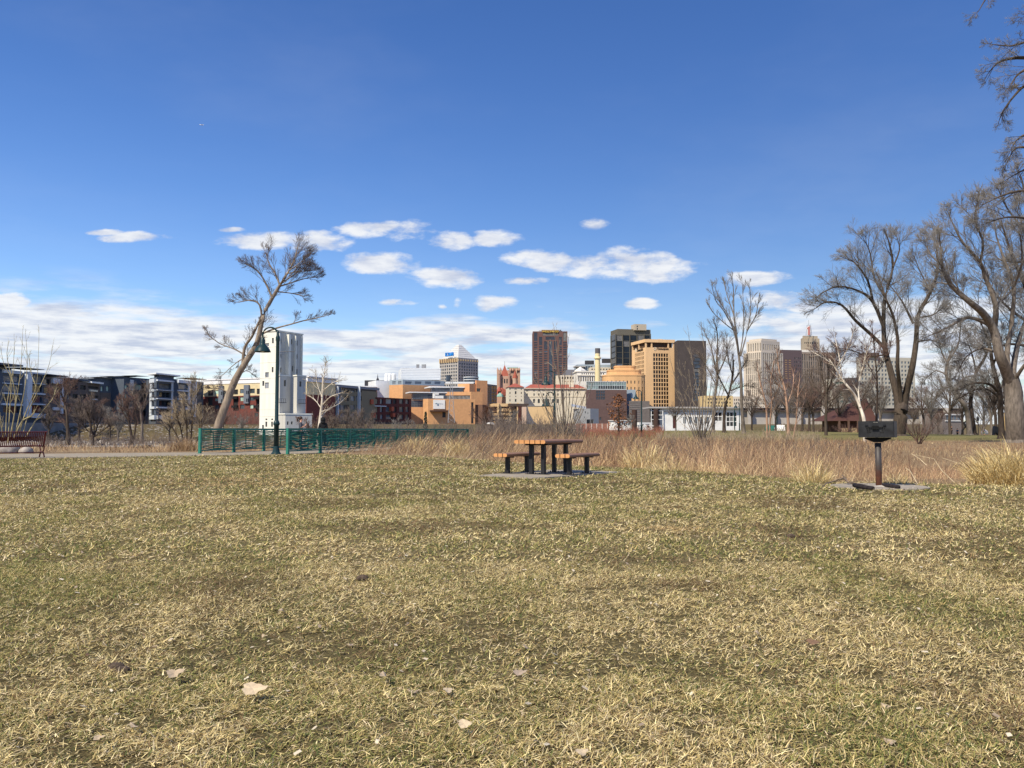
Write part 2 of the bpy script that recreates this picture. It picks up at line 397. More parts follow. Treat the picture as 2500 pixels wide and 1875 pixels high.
def lawn():
    rs = np.random.RandomState(11); parts = []
    for D0, D1, n, L0, L1, w0, seg in ((2.2, 3.5, 232000, 0.010, 0.042, 0.0025, 2), (3.5, 6.5, 330000, 0.014, 0.046, 0.0040, 1),
                                      (6.5, 13, 300000, 0.02, 0.06, 0.0080, 1), (13, 24, 190000, 0.035, 0.09, 0.014, 1), (24, 36, 100000, 0.05, 0.11, 0.02, 1)):
        y = np.sqrt(rs.uniform(D0 ** 2, D1 ** 2, n)); core = 0.63 * y + 0.5; u = rs.uniform(-1, 1, n); x = np.where(rs.rand(n) < .88, u * core, np.sign(u) * (core + np.abs(u) * 1.9))
        e = edge_y(x) + (fbm(x * 0.8, y * 0.8) - 0.5) * 1.0
        keep = (y < e + 0.1)
        pd = (np.abs((x - 0.9) * 0.857 - (y - 19.4) * 0.515) < 1.05) & (np.abs((x - 0.9) * 0.515 + (y - 19.4) * 0.857) < 1.15)
        px = 1250 + 2100 * x / y; py = 1050 + 2100 / y
        onpad = (px > 1175) & (px < 1508) & (py > 1150.5 + np.abs(px - 1360) * 0.02) & (py < np.where(px < 1315, 1163.5 + (px - 1168) * 0.045, 1169 - (px - 1330) * 0.0735))
        ongr = (x - gc.x) ** 2 + (y - gc.y) ** 2 < 0.78 ** 2
        keep &= ~onpad & ~ongr
        c, bare = lawn_cols(rs, x, y)
        tuft = fbm(x * 5, y * 5 + 60, 2)
        keep &= rs.rand(n) > bare * 0.3
        gap = fbm(x * 17 + 3, y * 17 + 5, 2); keep &= rs.rand(n) < np.clip(0.45 + 1.0 * (tuft - .45) + 2.2 * (gap - 0.40), 0.22, 1)
        x, y, c, tuft = x[keep], y[keep], c[keep], tuft[keep]; m = len(x)
        L = rs.uniform(L0, L1, m) * (0.7 + 0.6 * tuft); w = w0 * rs.uniform(0.6, 1.5, m)
        big = rs.rand(m) < 0.05; L = np.where(big, L * 1.5, L); 
        el = np.abs(rs.normal(0.10, 0.38, m)); el = np.where(c[:, 1] > c[:, 0] * 0.98, el + 0.35, el); el = np.clip(el, 0.0, 1.35)
        # dead grass is combed a little by the wind
        az = rs.uniform(0, 2 * pi, m)
        az = np.where(rs.rand(m) < 0.16, 0.35 + rs.normal(0, 0.5, m) + 3 * (fbm(x * 0.5, y * 0.5) - 0.5), az)
        z = height(x, y) + rs.uniform(0.0, 0.018, m)
        parts.append(blades(rs, x, y, z, L, w, az, el, c, seg, 0.2))
    V, Fs, C = merge(parts)
    o = np_obj('lawn_grass', V, Fs, MCOL('dry_lawn_blades', 0.7, 0.2, 0.18), col=C)
    tag(o, 'short matted winter lawn of straw and olive blades', 'grass', kind='stuff')
lawn()

# ================================================================== TALL DRY GRASS BEYOND THE LAWN
BR = np.array([[0.325, 0.205, 0.122], [0.42, 0.285, 0.165], [0.245, 0.15, 0.095], [0.54, 0.39, 0.215], [0.56, 0.43, 0.235], [0.19, 0.12, 0.075], [0.62, 0.50, 0.28]])
def tall(rs, x, y, h, w, lean, az, c, curl=0.5):
    """three-part blades: stem, upper stem, drooping tip"""
    n = len(x); z = height(x, y) - 0.02
    p0 = np.stack([x, y, z], 1); ca, sa = np.cos(az), np.sin(az)
    def dirv(t): return np.stack([ca * np.sin(t), sa * np.sin(t), np.cos(t)], 1)
    p1 = p0 + dirv(lean) * (h * 0.5)[:, None]
    t2 = lean + curl * rs.uniform(0.1, 0.9, n); p2 = p1 + dirv(t2) * (h * 0.32)[:, None]
    t3 = t2 + curl * rs.uniform(0.2, 1.6, n); p3 = p2 + dirv(t3) * (h * 0.24)[:, None]
    a = rs.uniform(0, 2 * pi, n); s = np.stack([np.cos(a), np.sin(a), np.zeros(n)], 1)
    # face mostly across the view so the stem keeps its width
    s[:, 1] *= 0.5; s = s / np.linalg.norm(s, axis=1)[:, None] * (w / 2)[:, None]
    V = np.stack([p0 - s, p0 + s, p1 + s, p1 - s, p2 + s * 0.8, p2 - s * 0.8, p3], 1).reshape(-1, 3)
    o = np.arange(n)[:, None] * 7
    Fs = [np.concatenate([o + np.array([[0, 1, 2, 3]]), o + np.array([[3, 2, 4, 5]])]), o + np.array([[5, 4, 6]])]
    sh = np.repeat(c, 7, 0)
    return V, Fs, sh
BRUSHM = MCOL('dry_brush_blades', 0.75, 0.15, 0.22)
def right_rail_x(y): return -9.13 + 0.33 * (y - 35.1)
def brush():
    rs = np.random.RandomState(23); parts = []; straw = []
    for D0, D1, n, w0 in ((13, 22, 62000, 0.0042), (20, 32, 66000, 0.0065), (32, 48, 50000, 0.009), (48, 86, 30000, 0.015)):
        y = rs.uniform(D0, D1, n); x = rs.uniform(-0.22, 0.68, n) * y
        e = edge_y(x) + (fbm(x * 0.8, y * 0.8) - 0.5) * 0.9
        keep = (y > e) & (x > right_rail_x(y) + 0.25)
        px = 1250 + 2100 * x / y
        # where the stems stand tall: left of the table, thinning to matted cover right of the grill
        hz = np.interp(px, [880, 960, 1080, 1250, 1400, 1600, 1900, 2130, 2230, 2600], [0.62, 0.85, 1.20, 1.15, 0.90, 0.74, 0.70, 0.55, 0.30, 0.30])
        hz = hz * (1 - 0.42 * sstep(42, 75, y))
        patch = fbm(x * 0.45 + 5, y * 0.45 + 70); fine = fbm(x * 1.6, y * 1.6)
        keep &= rs.rand(n) < np.clip(0.15 + 1.5 * (patch - 0.25) + 0.6 * (fine - 0.5), 0.12, 1) * np.where(px > 2200, 0.55, 1)
        x, y, hz, patch, fine, px, e = [q[keep] for q in (x, y, hz, patch, fine, px, e)]; m = len(x)
        edge = sstep(2.4, 0.2, y - e)
        ch = np.array([0, 1, 2, 3, 5])[rs.choice(5, m, p=[0.28, 0.27, 0.18, 0.17, 0.10])]
        st = rs.rand(m) < np.clip(0.05 + 0.30 * edge + 1.3 * (fine - 0.57), 0.02, 0.65)
        ch = np.where(st, np.array([3, 4, 6])[rs.choice(3, m, p=[0.4, 0.4, 0.2])], ch)
        hue = fbm(x * 0.28 + 60, y * 0.28 + 12)[:, None]; dk = fbm(x * 0.9 + 7, y * 0.9 + 33)[:, None]
        c = BR[ch] * rs.uniform(0.7, 1.25, (m, 1)) * (0.78 + 0.9 * dk) * np.array([[1.0, 0.97, 0.95]]) ** ((hue - 0.5) * 10) * np.where(st, 1.12, 1 - .22 * sstep(20, 34, y))[:, None]
        h = hz * rs.uniform(0.45, 1.15, m) * (0.75 + 0.5 * patch) * np.where(st, 0.72, 1) * (1 - 0.35 * edge)
        lean = np.abs(rs.normal(0.26, 0.3, m)); az = rs.normal(0.15, 1.6, m)
        lean = np.where((px < 1330) & (rs.rand(m) < 0.7), rs.normal(0.55, 0.2, m), lean); az = np.where(px < 1330, rs.normal(0.1, 0.5, m), az)
        flat = rs.rand(m) < 0.46; lean = np.where(flat, rs.uniform(0.8, 1.45, m), lean); az = np.where(flat, rs.uniform(0, 6.28, m), az)
        w = w0 * rs.uniform(0.6, 1.5, m) * np.where(st, 1.25, 1)
        for sel, lst in ((~st, parts), (st, straw)):
            lst.append(tall(rs, x[sel], y[sel], h[sel], w[sel], lean[sel], az[sel], c[sel]))
    V, Fs, C = merge(parts); o = np_obj('prairie_grass', V, Fs, BRUSHM, col=C)
    tag(o, 'tall reddish brown prairie grass standing beyond the lawn', 'tall grass', kind='stuff')
    V, Fs, C = merge(straw); o = np_obj('straw_grass', V, Fs, BRUSHM, col=C)
    tag(o, 'pale straw coloured grass mixed along the lawn edge', 'tall grass', kind='stuff')
    # weeds on the near bank to the left
    n = 30000; y = rs.uniform(36, 90, n); x = rs.uniform(-0.66, -0.10, n) * y
    px = 1250 + 2100 * x / y
    far_e = np.interp(x, [q[0] for q in farr], [q[1] for q in farr])
    lr = -13.1 + 0.26 * (y - 36.2); keep = ((y > far_e + 0.3) & (x < lr - 0.2)) | ((y > 57) & (x < right_rail_x(y)))
    pch = fbm(x * 0.3, y * 0.3 + 20); keep &= rs.rand(n) < np.clip(2.2 * (pch - 0.3), 0.1, 1) * np.where(y > 52, .35, 1)
    x, y, pch = x[keep], y[keep], pch[keep]; m = len(x)
    ch = np.array([0, 1, 3, 4, 5])[rs.choice(5, m, p=[0.2, 0.3, 0.28, 0.12, 0.10])]
    h = rs.uniform(0.12, 0.5, m) * (0.5 + pch) * np.where(y > 50, 0.45, .85)
    V, Fs, C = merge([tall(rs, x, y, h, 0.016 * rs.uniform(0.6, 1.5, m), np.abs(rs.normal(0.4, 0.4, m)), rs.uniform(0, 6.28, m), BR[ch] * rs.uniform(0.75, 1.15, (m, 1)))])
    tag(np_obj('bank_weeds', V, Fs, BRUSHM, col=C), 'low tan weeds covering the bank behind the path', 'weeds', kind='stuff')
brush()
def tuft(name, label, cat, px, py, hgt, rad, n, cols, seed, w=0.006, lean0=0.3, group=None, kind_name='blades'):
    rs = np.random.RandomState(seed); p = gp(px, py)
    a = rs.uniform(0, 2 * pi, n); r = rad * np.sqrt(rs.rand(n)); x = p.x + r * np.cos(a); y = p.y + r * np.sin(a) * 0.8
    h = hgt * rs.uniform(0.45, 1.1, n); c = np.array(cols)[rs.randint(0, len(cols), n)] * rs.uniform(0.75, 1.15, (n, 1))
    lean = np.abs(rs.normal(0.12, 0.30, n)) + lean0 * .7 * r / rad; lean = np.where(rs.rand(n) < .14, rs.uniform(.6, 1.4, n), lean); h = h * (1 - .45 * (r / rad) ** 2)
    V, Fs, C = merge([tall(rs, x, y, h, w * rs.uniform(0.6, 1.5, n), lean, a + rs.normal(0, 1.1, n), c, 0.75)])
    o = np_obj(name, V, Fs, BRUSHM, col=C, off=(p.x, p.y, 0)); o.location = (p.x, p.y, 0)
    return tag(o, label, cat, group)
ST = [[0.82, 0.65, 0.31], [0.70, 0.54, 0.25], [0.86, 0.73, 0.41], [0.46, 0.33, 0.15]]
SG = 'pale grass clumps along the lawn edge'
tuft('grass_clump', 'big bright straw grass clump at the far right of the lawn edge', 'grass clump', 2478, 1183, 0.92, 0.75, 3000, ST, 1, 0.008, 0.35, SG)
tuft('grass_clump', 'pale straw clump just left of the grill post', 'grass clump', 1985, 1178, 0.62, 0.36, 300, ST, 2, 0.007, 0.5, SG)
tuft('grass_clump', 'small pale straw clump behind the grill post on its right', 'grass clump', 2190, 1182, 0.30, 0.26, 160, ST, 3, 0.006, 0.5, SG)
tuft('grass_clump', 'straw clump beyond the lawn edge right of the picnic table and its pad', 'grass clump', 1575, 1141, 0.95, 0.6, 330, ST, 4, 0.009, 0.4, SG)
tuft('grass_clump', 'yellow straw clump left of the picnic table near the railing end', 'grass clump', 1115, 1113, 0.95, 0.45, 420, ST, 5, 0.012, 0.5, SG)
tuft('grass_clump', 'yellow grass clump growing against the green railing', 'grass clump', 1020, 1104, 1.0, 0.7, 480, ST, 6, 0.013, 0.4, SG)
tuft('grass_clump', 'tan grass clump standing beside the left end of the green railing', 'grass clump', 448, 1101, 0.95, 0.6, 520, [[0.42, 0.29, 0.16], [0.50, 0.36, 0.2], [0.33, 0.21, 0.12]], 7, 0.012, 0.4, SG)
tuft('grass_clump', 'low flopped pale grass clump at the lawn edge beside the pad corner', 'grass clump', 1640, 1150, 0.45, 0.7, 260, ST, 8, 0.008, 1.0, SG)
tuft('grass_clump', 'bleached straw tuft in the near lawn behind the largest leaf', 'grass clump', 560, 1688, 0.075, 0.10, 120, ST, 9, 0.004, 1.1, SG)
# bent pale stalks in the matted cover right of the grill
STALK = M('dry_stalk', (0.52, 0.41, 0.26), 0.8, 0.2, 8)
for k, (pxs, lab) in enumerate((([(2330, 1178), (2300, 1150), (2280, 1120), (2225, 1109)], 'longest bent pale stalk lying right of the grill'),
        ([(2240, 1182), (2222, 1150), (2211, 1142)], 'short pale stalk leaning left close to the grill post'),
        ([(2228, 1172), (2222, 1140), (2217, 1108)], 'dark upright dead stem right of the grill post'),
        ([(2262, 1136), (2245, 1120), (2226, 1108)], 'bleached forked twig standing in weeds right of the grill'),
        ([(2375, 1160), (2352, 1135), (2300, 1118)], 'pale arched stalk lying left of the big straw clump'),
        ([(2392, 1160), (2372, 1135), (2366, 1128)], 'straight pale stalk leaning against the big straw clump'))):
    D = [15.9, 15.8, 16.2, 18, 17, 16][k]
    tag(obj('dead_stalk', MB().tube([pt(a, b, D + 0.1 * i) for i, (a, b) in enumerate(pxs)], [0.011, 0.009, 0.006, 0.004][:len(pxs)], 5), STALK if k != 2 else M('dark_stalk', (0.14, 0.085, 0.055), 0.9)), lab, 'stalk', 'dead stalks right of the grill')
# ================================================================== BUILDINGS (placed by measured distance, real size and depth)
WM = {}
BLIND = M('half_drawn_blind', (0.16, 0.155, 0.145), 0.5, 0.4, 1.0); BLIND2 = M('grey_blue_reflection', (0.09, 0.12, 0.16), 0.2, 0.4, 0.6); BLINDS = ('dark_glass', 'blue_dark_glass', 'brown_tower_glass', 'tower_dark_glass')
def roofkit(b, pts, z, seed, n=4):
    rs = random.Random(seed); c = sum(pts, Vector((0, 0))) / len(pts); w = (pts[1] - pts[0]).length
    for k in range(n):
        q = c.lerp(pts[k % len(pts)], rs.uniform(.2, .75)); h = rs.uniform(.8, 2.0)
        b.part('roof_unit', MB().box((q.x, q.y, z + h / 2), (rs.uniform(1.2, 3.2), rs.uniform(1.2, 2.6), h)), (GC_, ROOFK)[k % 2])
    q = c.lerp(pts[1], .4); b.part('antenna', MB().tube([(q.x, q.y, z), (q.x, q.y, z + rs.uniform(3, 6))], .10, 5), ROOFK)
GC_ = M('pale_roof_unit', (.5, .5, .48), .7); ROOFK = M('dark_roof_unit', (.10, .10, .105), .8)
class Face:
    def __init__(s, P0, P1, z0, z1):
        s.P0, s.P1, s.z0, s.z1 = P0, P1, z0, z1
        s.W = (P1 - P0).length; s.d = (P1 - P0) / s.W; s.n = Vector((s.d.y, -s.d.x)); s.ang = atan2(s.d.y, s.d.x)
    def hit(s, x, y):
        a, b, c = ray(x, y); k = s.P0.dot(s.n) / (a * s.n.x + b * s.n.y)
        return (Vector((a * k, b * k)) - s.P0).dot(s.d), CAMH + c * k
    def px(s, x0, y0, x1, y1):
        u0, za = s.hit(x0, y0); u1, zb = s.hit(x1, y1)
        return (min(u0, u1), max(u0, u1), min(za, zb), max(za, zb))
    def grid(s, x0, y0, x1, y1, c, r, fw=0.6, fh=0.6):
        u0, u1, zb, zt = s.px(x0, y0, x1, y1); pu, pz = (u1 - u0) / c, (zt - zb) / r
        return [(u0 + (i + .5 - fw / 2) * pu, u0 + (i + .5 + fw / 2) * pu, zt - (j + .5 + fh / 2) * pz, zt - (j + .5 - fh / 2) * pz) for j in range(r) for i in range(c)]
    def at(s, u, z, off=0.0):
        p = s.P0 + s.d * u + s.n * off
        return Vector((p.x, p.y, z))
class Bld:
    def __init__(s, name, label, cat, x, D, group=None):
        p = G2(x, D); s.o = thing(name, label, cat, (p.x, p.y, 0), 0, group); s.w = {}
    def part(s, name, mb, mat, parent=None): return obj(name, mb, mat, parent or s.o)
    def window(s, f, r, mat, depth, name='window'):
        w, h = r[1] - r[0], r[3] - r[2]
        key = (name, round(w, 1), round(h, 1), mat.name)
        me = WM.get(key)
        if me is None:
            mb = MB().box((0, 0, 0), (w + 0.02, 0.08, h + 0.02))
            me = bpy.data.meshes.new(name); me.from_pydata(mb.v, [], mb.f); me.materials.append(mat); WM[key] = me
        o = link(name, me, s.o); c = f.at((r[0] + r[1]) / 2, (r[2] + r[3]) / 2, -depth - 0.04)
        o.location = c - s.o.location; o.rotation_euler = (0, 0, f.ang)
        return o
    def wall(s, f, mat, wins=(), depth=0.25, name='window'):
        """wins: list of (rect, material). The wall is built round real openings"""
        mb = s.w.setdefault(mat, MB()); P = f.at
        wins = [((max(r[0], .02), min(r[1], f.W - .02), max(r[2], f.z0 + .02), min(r[3], f.z1 - .02)), m) for r, m in wins]
        wins = [(r, m) for r, m in wins if r[1] - r[0] > .05 and r[3] - r[2] > .05]
        us = sorted({0.0, f.W} | {q for r, _ in wins for q in r[:2]}); zs = sorted({f.z0, f.z1} | {q for r, _ in wins for q in r[2:]})
        for j in range(len(zs) - 1):
            zm = (zs[j] + zs[j + 1]) / 2; row = [r for r, _ in wins if r[2] < zm < r[3]]
            cur = None
            if zs[j + 1] - zs[j] < 1e-4: continue
            for i in range(len(us) - 1):
                um = (us[i] + us[i + 1]) / 2
                if any(r[0] < um < r[1] for r in row):
                    if cur is not None: mb.quad(P(cur, zs[j]), P(us[i], zs[j]), P(us[i], zs[j + 1]), P(cur, zs[j + 1])); cur = None
                elif cur is None: cur = us[i]
            if cur is not None: mb.quad(P(cur, zs[j]), P(f.W, zs[j]), P(f.W, zs[j + 1]), P(cur, zs[j + 1]))
        for r, m in wins:
            a, b, c, d = r; q = [P(a, c), P(b, c), P(b, d), P(a, d)]; k = [P(a, c, -depth), P(b, c, -depth), P(b, d, -depth), P(a, d, -depth)]
            for i in range(4): mb.quad(q[i], k[i], k[(i + 1) % 4], q[(i + 1) % 4])
            s.nw = getattr(s, 'nw', 0) + 1
            if name == 'window' and m.name in BLINDS and (s.nw * 7919) % 101 < 17: m = BLIND if (s.nw * 31) % 3 else BLIND2
            s.window(f, r, m, depth - 0.05, name)
    def block(s, pts, z0, z1, mat, wins=None, roof=None, depth=0.25, name='window', mats={}):
        wins = wins or {}
        for i in range(len(pts)):
            f = Face(pts[i], pts[(i + 1) % len(pts)], z0, z1); s.wall(f, mats.get(i, mat), wins.get(i, ()), depth, name)
        rm = roof or mat
        n = len(pts); c = sum(pts, Vector((0, 0))) / n
        ins = [p + (c - p).normalized() * 0.02 for p in pts]
        s.part('roof', MB().prism([(p.x, p.y) for p in ins], z1 - 0.4, z1 + 0.02), rm)
    def panel(s, f, rect, mat, proud=0.2, name='panel'):
        a, b, c, d = rect
        return s.part(name, MB().extrude([f.at(a, c, 0.01), f.at(b, c, 0.01), f.at(b, d, 0.01), f.at(a, d, 0.01)], (f.n.x * proud, f.n.y * proud, 0)), mat)
    def slab(s, pts, z0, z1, mat, grow=0.0, name='roof'):
        c = sum(pts, Vector((0, 0))) / len(pts)
        q = [p + (p - c).normalized() * grow for p in pts]
        return s.part(name, MB().prism([(p.x, p.y) for p in q], z0, z1), mat)
    def done(s, name='wall'):
        for m, mb in s.w.items(): obj(name, mb, m, s.o)
        s.w = {}
def corner3(A, B, C):
    """left corner, near corner, right corner -> footprint"""
    a, b, c = G2(*A), G2(*B), G2(*C); return [a, b, c, a + c - b]
def frontal(A, B, dep):
    a, b = G2(*A), G2(*B); d = (b - a).normalized(); n = Vector((d.y, -d.x)); return [a, b, b - n * dep, a - n * dep]
def W(rects, mat): return [(r, mat) for r in rects]

DK = GLASS('dark_glass', (0.012, 0.016, 0.022)); DKB = GLASS('blue_dark_glass', (0.025, 0.04, 0.065)); PALE = GLASS('pale_green_reflection', (0.42, 0.56, 0.46), 0.25, 0.3)  # the pale panes have a bright reflection painted into the glass colour
BLK = GLASS('shadowed_opening', (0.01, 0.009, 0.009), 0.6); GRYG = GLASS('grey_glass', (0.10, 0.13, 0.16), 0.15)
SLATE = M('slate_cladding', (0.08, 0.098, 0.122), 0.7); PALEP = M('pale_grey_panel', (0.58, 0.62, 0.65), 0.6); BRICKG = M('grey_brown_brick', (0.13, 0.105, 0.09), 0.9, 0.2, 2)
WHT = M('white_metal_cladding', (0.74, 0.75, 0.74), 0.5, 0.04, 0.6); WHITE = M('white_paint', (0.80, 0.79, 0.74), 0.7, 0.05, 0.3)
ROOFD = M('dark_roof', (0.05, 0.05, 0.055), 0.9); ROOFW = M('white_roof', (0.78, 0.77, 0.76), 0.7, 0.04); ROOFG = M('grey_roof', (0.22, 0.22, 0.23), 0.9)
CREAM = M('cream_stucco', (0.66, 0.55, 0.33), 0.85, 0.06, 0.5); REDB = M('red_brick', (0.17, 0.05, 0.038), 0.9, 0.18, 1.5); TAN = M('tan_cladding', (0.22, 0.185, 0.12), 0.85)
IRON = M('black_iron', (0.012, 0.012, 0.014), 0.5)

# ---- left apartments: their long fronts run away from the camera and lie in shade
def modern(name, label, A, B, ytop, dep, wallm, wins, panels, roofs, D0=None, group='dark apartment buildings on the far bank'):
    b = Bld(name, label, 'apartment building', (A[0] + B[0]) / 2, (A[1] + B[1]) / 2, group)
    pts = frontal(A, B, dep); z1 = pt(A[0], ytop, A[1]).z; f = Face(pts[0], pts[1], 0.5, z1)
    b.block(pts, 0.5, z1, wallm, {0: [(f.px(*r), m) for r, m in wins]}, ROOFD, 0.5)
    for r, m, pr in panels: b.panel(f, f.px(*r), m, pr)
    for x0, y0, x1, y1, m, pr in roofs:
        u0, u1, za, zb = f.px(x0, y0, x1, y1); p = [f.at(u0, 0, pr), f.at(u1, 0, pr), f.at(u1, 0, -6), f.at(u0, 0, -6)]
        b.part('roof_slab', MB().prism([(q.x, q.y) for q in p], za, zb), m)
    b.done(); return b, f
ap = 'apartment_building'
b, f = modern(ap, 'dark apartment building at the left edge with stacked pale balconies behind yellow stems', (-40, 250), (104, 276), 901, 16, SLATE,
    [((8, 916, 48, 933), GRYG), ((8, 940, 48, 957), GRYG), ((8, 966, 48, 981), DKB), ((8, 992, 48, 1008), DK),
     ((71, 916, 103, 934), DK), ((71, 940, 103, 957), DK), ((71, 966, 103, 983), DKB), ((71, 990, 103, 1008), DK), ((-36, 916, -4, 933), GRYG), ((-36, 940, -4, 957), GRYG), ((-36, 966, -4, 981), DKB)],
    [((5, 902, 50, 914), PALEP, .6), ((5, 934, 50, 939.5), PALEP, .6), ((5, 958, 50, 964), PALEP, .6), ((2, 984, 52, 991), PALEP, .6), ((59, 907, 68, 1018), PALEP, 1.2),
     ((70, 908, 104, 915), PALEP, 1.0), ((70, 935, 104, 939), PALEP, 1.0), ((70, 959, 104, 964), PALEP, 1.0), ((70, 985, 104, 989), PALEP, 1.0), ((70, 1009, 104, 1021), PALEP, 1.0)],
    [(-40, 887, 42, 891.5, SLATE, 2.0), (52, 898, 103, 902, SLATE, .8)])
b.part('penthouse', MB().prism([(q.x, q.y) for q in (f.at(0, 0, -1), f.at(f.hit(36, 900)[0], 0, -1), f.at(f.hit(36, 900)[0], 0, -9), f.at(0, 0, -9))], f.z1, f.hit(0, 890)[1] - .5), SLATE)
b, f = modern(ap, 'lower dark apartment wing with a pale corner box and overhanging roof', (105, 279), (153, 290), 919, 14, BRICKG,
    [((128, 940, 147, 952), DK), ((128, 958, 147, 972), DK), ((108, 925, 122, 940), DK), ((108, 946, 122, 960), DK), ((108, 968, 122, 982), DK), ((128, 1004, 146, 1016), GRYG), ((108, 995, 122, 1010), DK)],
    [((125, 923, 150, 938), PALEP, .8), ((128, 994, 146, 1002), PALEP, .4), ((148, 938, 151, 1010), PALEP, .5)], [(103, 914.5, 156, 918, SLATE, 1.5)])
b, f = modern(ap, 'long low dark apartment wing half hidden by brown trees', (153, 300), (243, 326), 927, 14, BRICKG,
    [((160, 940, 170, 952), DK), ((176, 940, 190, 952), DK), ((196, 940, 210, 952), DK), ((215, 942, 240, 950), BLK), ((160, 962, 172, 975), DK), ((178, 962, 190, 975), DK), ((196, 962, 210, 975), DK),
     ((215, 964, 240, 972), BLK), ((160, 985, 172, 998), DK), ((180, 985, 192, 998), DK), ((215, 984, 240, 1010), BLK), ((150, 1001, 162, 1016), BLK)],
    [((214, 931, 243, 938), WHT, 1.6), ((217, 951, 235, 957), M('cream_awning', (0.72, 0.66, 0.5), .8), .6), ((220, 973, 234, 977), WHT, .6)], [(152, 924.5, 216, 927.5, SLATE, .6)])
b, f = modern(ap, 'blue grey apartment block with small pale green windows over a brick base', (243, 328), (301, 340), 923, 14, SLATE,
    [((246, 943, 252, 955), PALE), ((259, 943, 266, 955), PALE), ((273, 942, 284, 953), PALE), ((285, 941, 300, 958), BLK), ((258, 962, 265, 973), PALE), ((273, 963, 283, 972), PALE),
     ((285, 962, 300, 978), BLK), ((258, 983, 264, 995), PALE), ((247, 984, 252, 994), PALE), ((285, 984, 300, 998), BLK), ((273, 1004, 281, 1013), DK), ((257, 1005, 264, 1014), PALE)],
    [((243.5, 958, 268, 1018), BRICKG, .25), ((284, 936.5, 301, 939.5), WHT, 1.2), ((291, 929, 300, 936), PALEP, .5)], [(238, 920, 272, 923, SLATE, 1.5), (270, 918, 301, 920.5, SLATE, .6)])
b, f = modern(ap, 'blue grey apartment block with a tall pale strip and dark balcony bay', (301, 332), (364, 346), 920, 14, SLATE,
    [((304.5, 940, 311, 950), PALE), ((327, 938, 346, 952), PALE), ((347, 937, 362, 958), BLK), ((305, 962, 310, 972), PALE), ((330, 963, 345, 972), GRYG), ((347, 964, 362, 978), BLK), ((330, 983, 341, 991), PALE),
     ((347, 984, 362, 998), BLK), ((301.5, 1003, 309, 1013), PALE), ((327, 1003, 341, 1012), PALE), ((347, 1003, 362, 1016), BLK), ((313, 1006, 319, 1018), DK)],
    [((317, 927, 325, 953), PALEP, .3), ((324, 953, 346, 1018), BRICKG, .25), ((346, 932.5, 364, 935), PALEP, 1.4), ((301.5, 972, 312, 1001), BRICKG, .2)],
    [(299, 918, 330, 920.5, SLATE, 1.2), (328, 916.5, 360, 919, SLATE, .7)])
# corner block with wrapped balcony bands
b = Bld(ap, 'corner apartment block with four dark glazed balconies between pale bands', 'apartment building', 385, 325, 'dark apartment buildings on the far bank')
pts = corner3((364, 334), (381, 328), (433, 342)); z1 = pt(381, 921, 328).z
fl, fr = Face(pts[0], pts[1], .5, z1), Face(pts[1], pts[2], .5, z1)
yb = [(935, 950), (956.5, 971), (977.5, 992), (999, 1013)]
b.block(pts, .5, z1, SLATE, {0: [(fl.px(372, a, 380, c), DK) for a, c in yb], 1: [(fr.px(382, a, 418, c), DK) for a, c in yb]}, ROOFD, 1.2)
for y0, y1 in ((926, 934), (951, 955.5), (972, 976.5), (993, 998), (1014, 1024)):
    b.panel(fl, fl.px(369, y0, 380.6, y1), PALEP, .7); b.panel(fr, fr.px(381.3, y0, 423, y1), PALEP, .7)
b.panel(fr, fr.px(418, 934.2, 424, 1024), PALEP, .35); b.panel(fl, fl.px(368, 934.2, 371, 1024), PALEP, .35)
b.slab(pts, z1 + 1.2, z1 + 1.7, WHT, 1.0, 'roof_slab'); b.slab([p + (sum(pts, Vector((0, 0))) / 4 - p) * .3 for p in pts], z1, z1 + 1.2, SLATE, 0, 'penthouse')
b.done()
b, f = modern(ap, 'grey apartment block with two glazed bays right of the corner block', (434, 338), (496, 356), 927, 14, SLATE,
    [((436, 938, 458, 951), GRYG), ((436, 960, 458, 972), GRYG), ((452, 981, 460, 993), GRYG), ((474, 937, 494, 951), DK), ((474, 962, 494, 976), DK), ((474, 986, 494, 1000), DK), ((436, 1004, 458, 1016), DK)],
    [((433, 927, 463, 937), PALEP, .7), ((433, 952, 461, 957), PALEP, .7), ((433, 973, 461, 977), PALEP, .7), ((450, 995, 462, 1001), PALEP, .5), ((470, 932, 472.5, 1018), PALEP, 1.2), ((458.5, 937, 462, 995), PALEP, .5)],
    [(462, 923, 500, 926, ROOFD, .8)])
# ---- cream and red apartments, in the sun
b = Bld(ap, 'sunlit apartment building with cream upper floors over red brick beside the white tower', 'apartment building', 560, 350, None)
pts = frontal((496, 362), (748, 338), 18); z1 = pt(600, 936, 352).z; zr = pt(600, 966, 352).z
f0, f1 = Face(pts[0], pts[1], zr, z1), Face(pts[0], pts[1], .5, zr)
PG = GLASS('window_glass', (0.07, 0.09, 0.10), .15); 
b.block(pts, zr, z1, CREAM, {0: [(f0.px(*r), m) for r, m in [((507, 953, 520, 966), BLK), ((523, 953, 534, 962), PALE), ((547, 954, 555, 962), PG), ((571, 951, 581, 963), BLK), ((586, 950, 597, 960), GRYG),
    ((610, 949, 622, 960), PG), ((627, 949, 636, 962), BLK)]]}, ROOFW, .35)
b.block(pts, .5, zr - .02, REDB, {0: [(f1.px(*r), m) for r, m in [((507, 968, 519, 990), BLK), ((525, 972, 534, 979), PALE), ((547, 975, 555, 983), PG), ((524, 989, 534, 998), PG), ((547, 992, 555, 999), PG), ((570, 966, 581, 990), BLK),
    ((586, 969, 597, 979), PALE), ((609, 969, 622, 978), PG), ((586, 988, 597, 998), PG), ((610, 988, 621, 997), PALE), ((622, 1008, 630, 1017), PG), ((626, 966, 634, 1006), BLK)]]}, REDB, .35)
ff = Face(pts[0], pts[1], .5, z1)
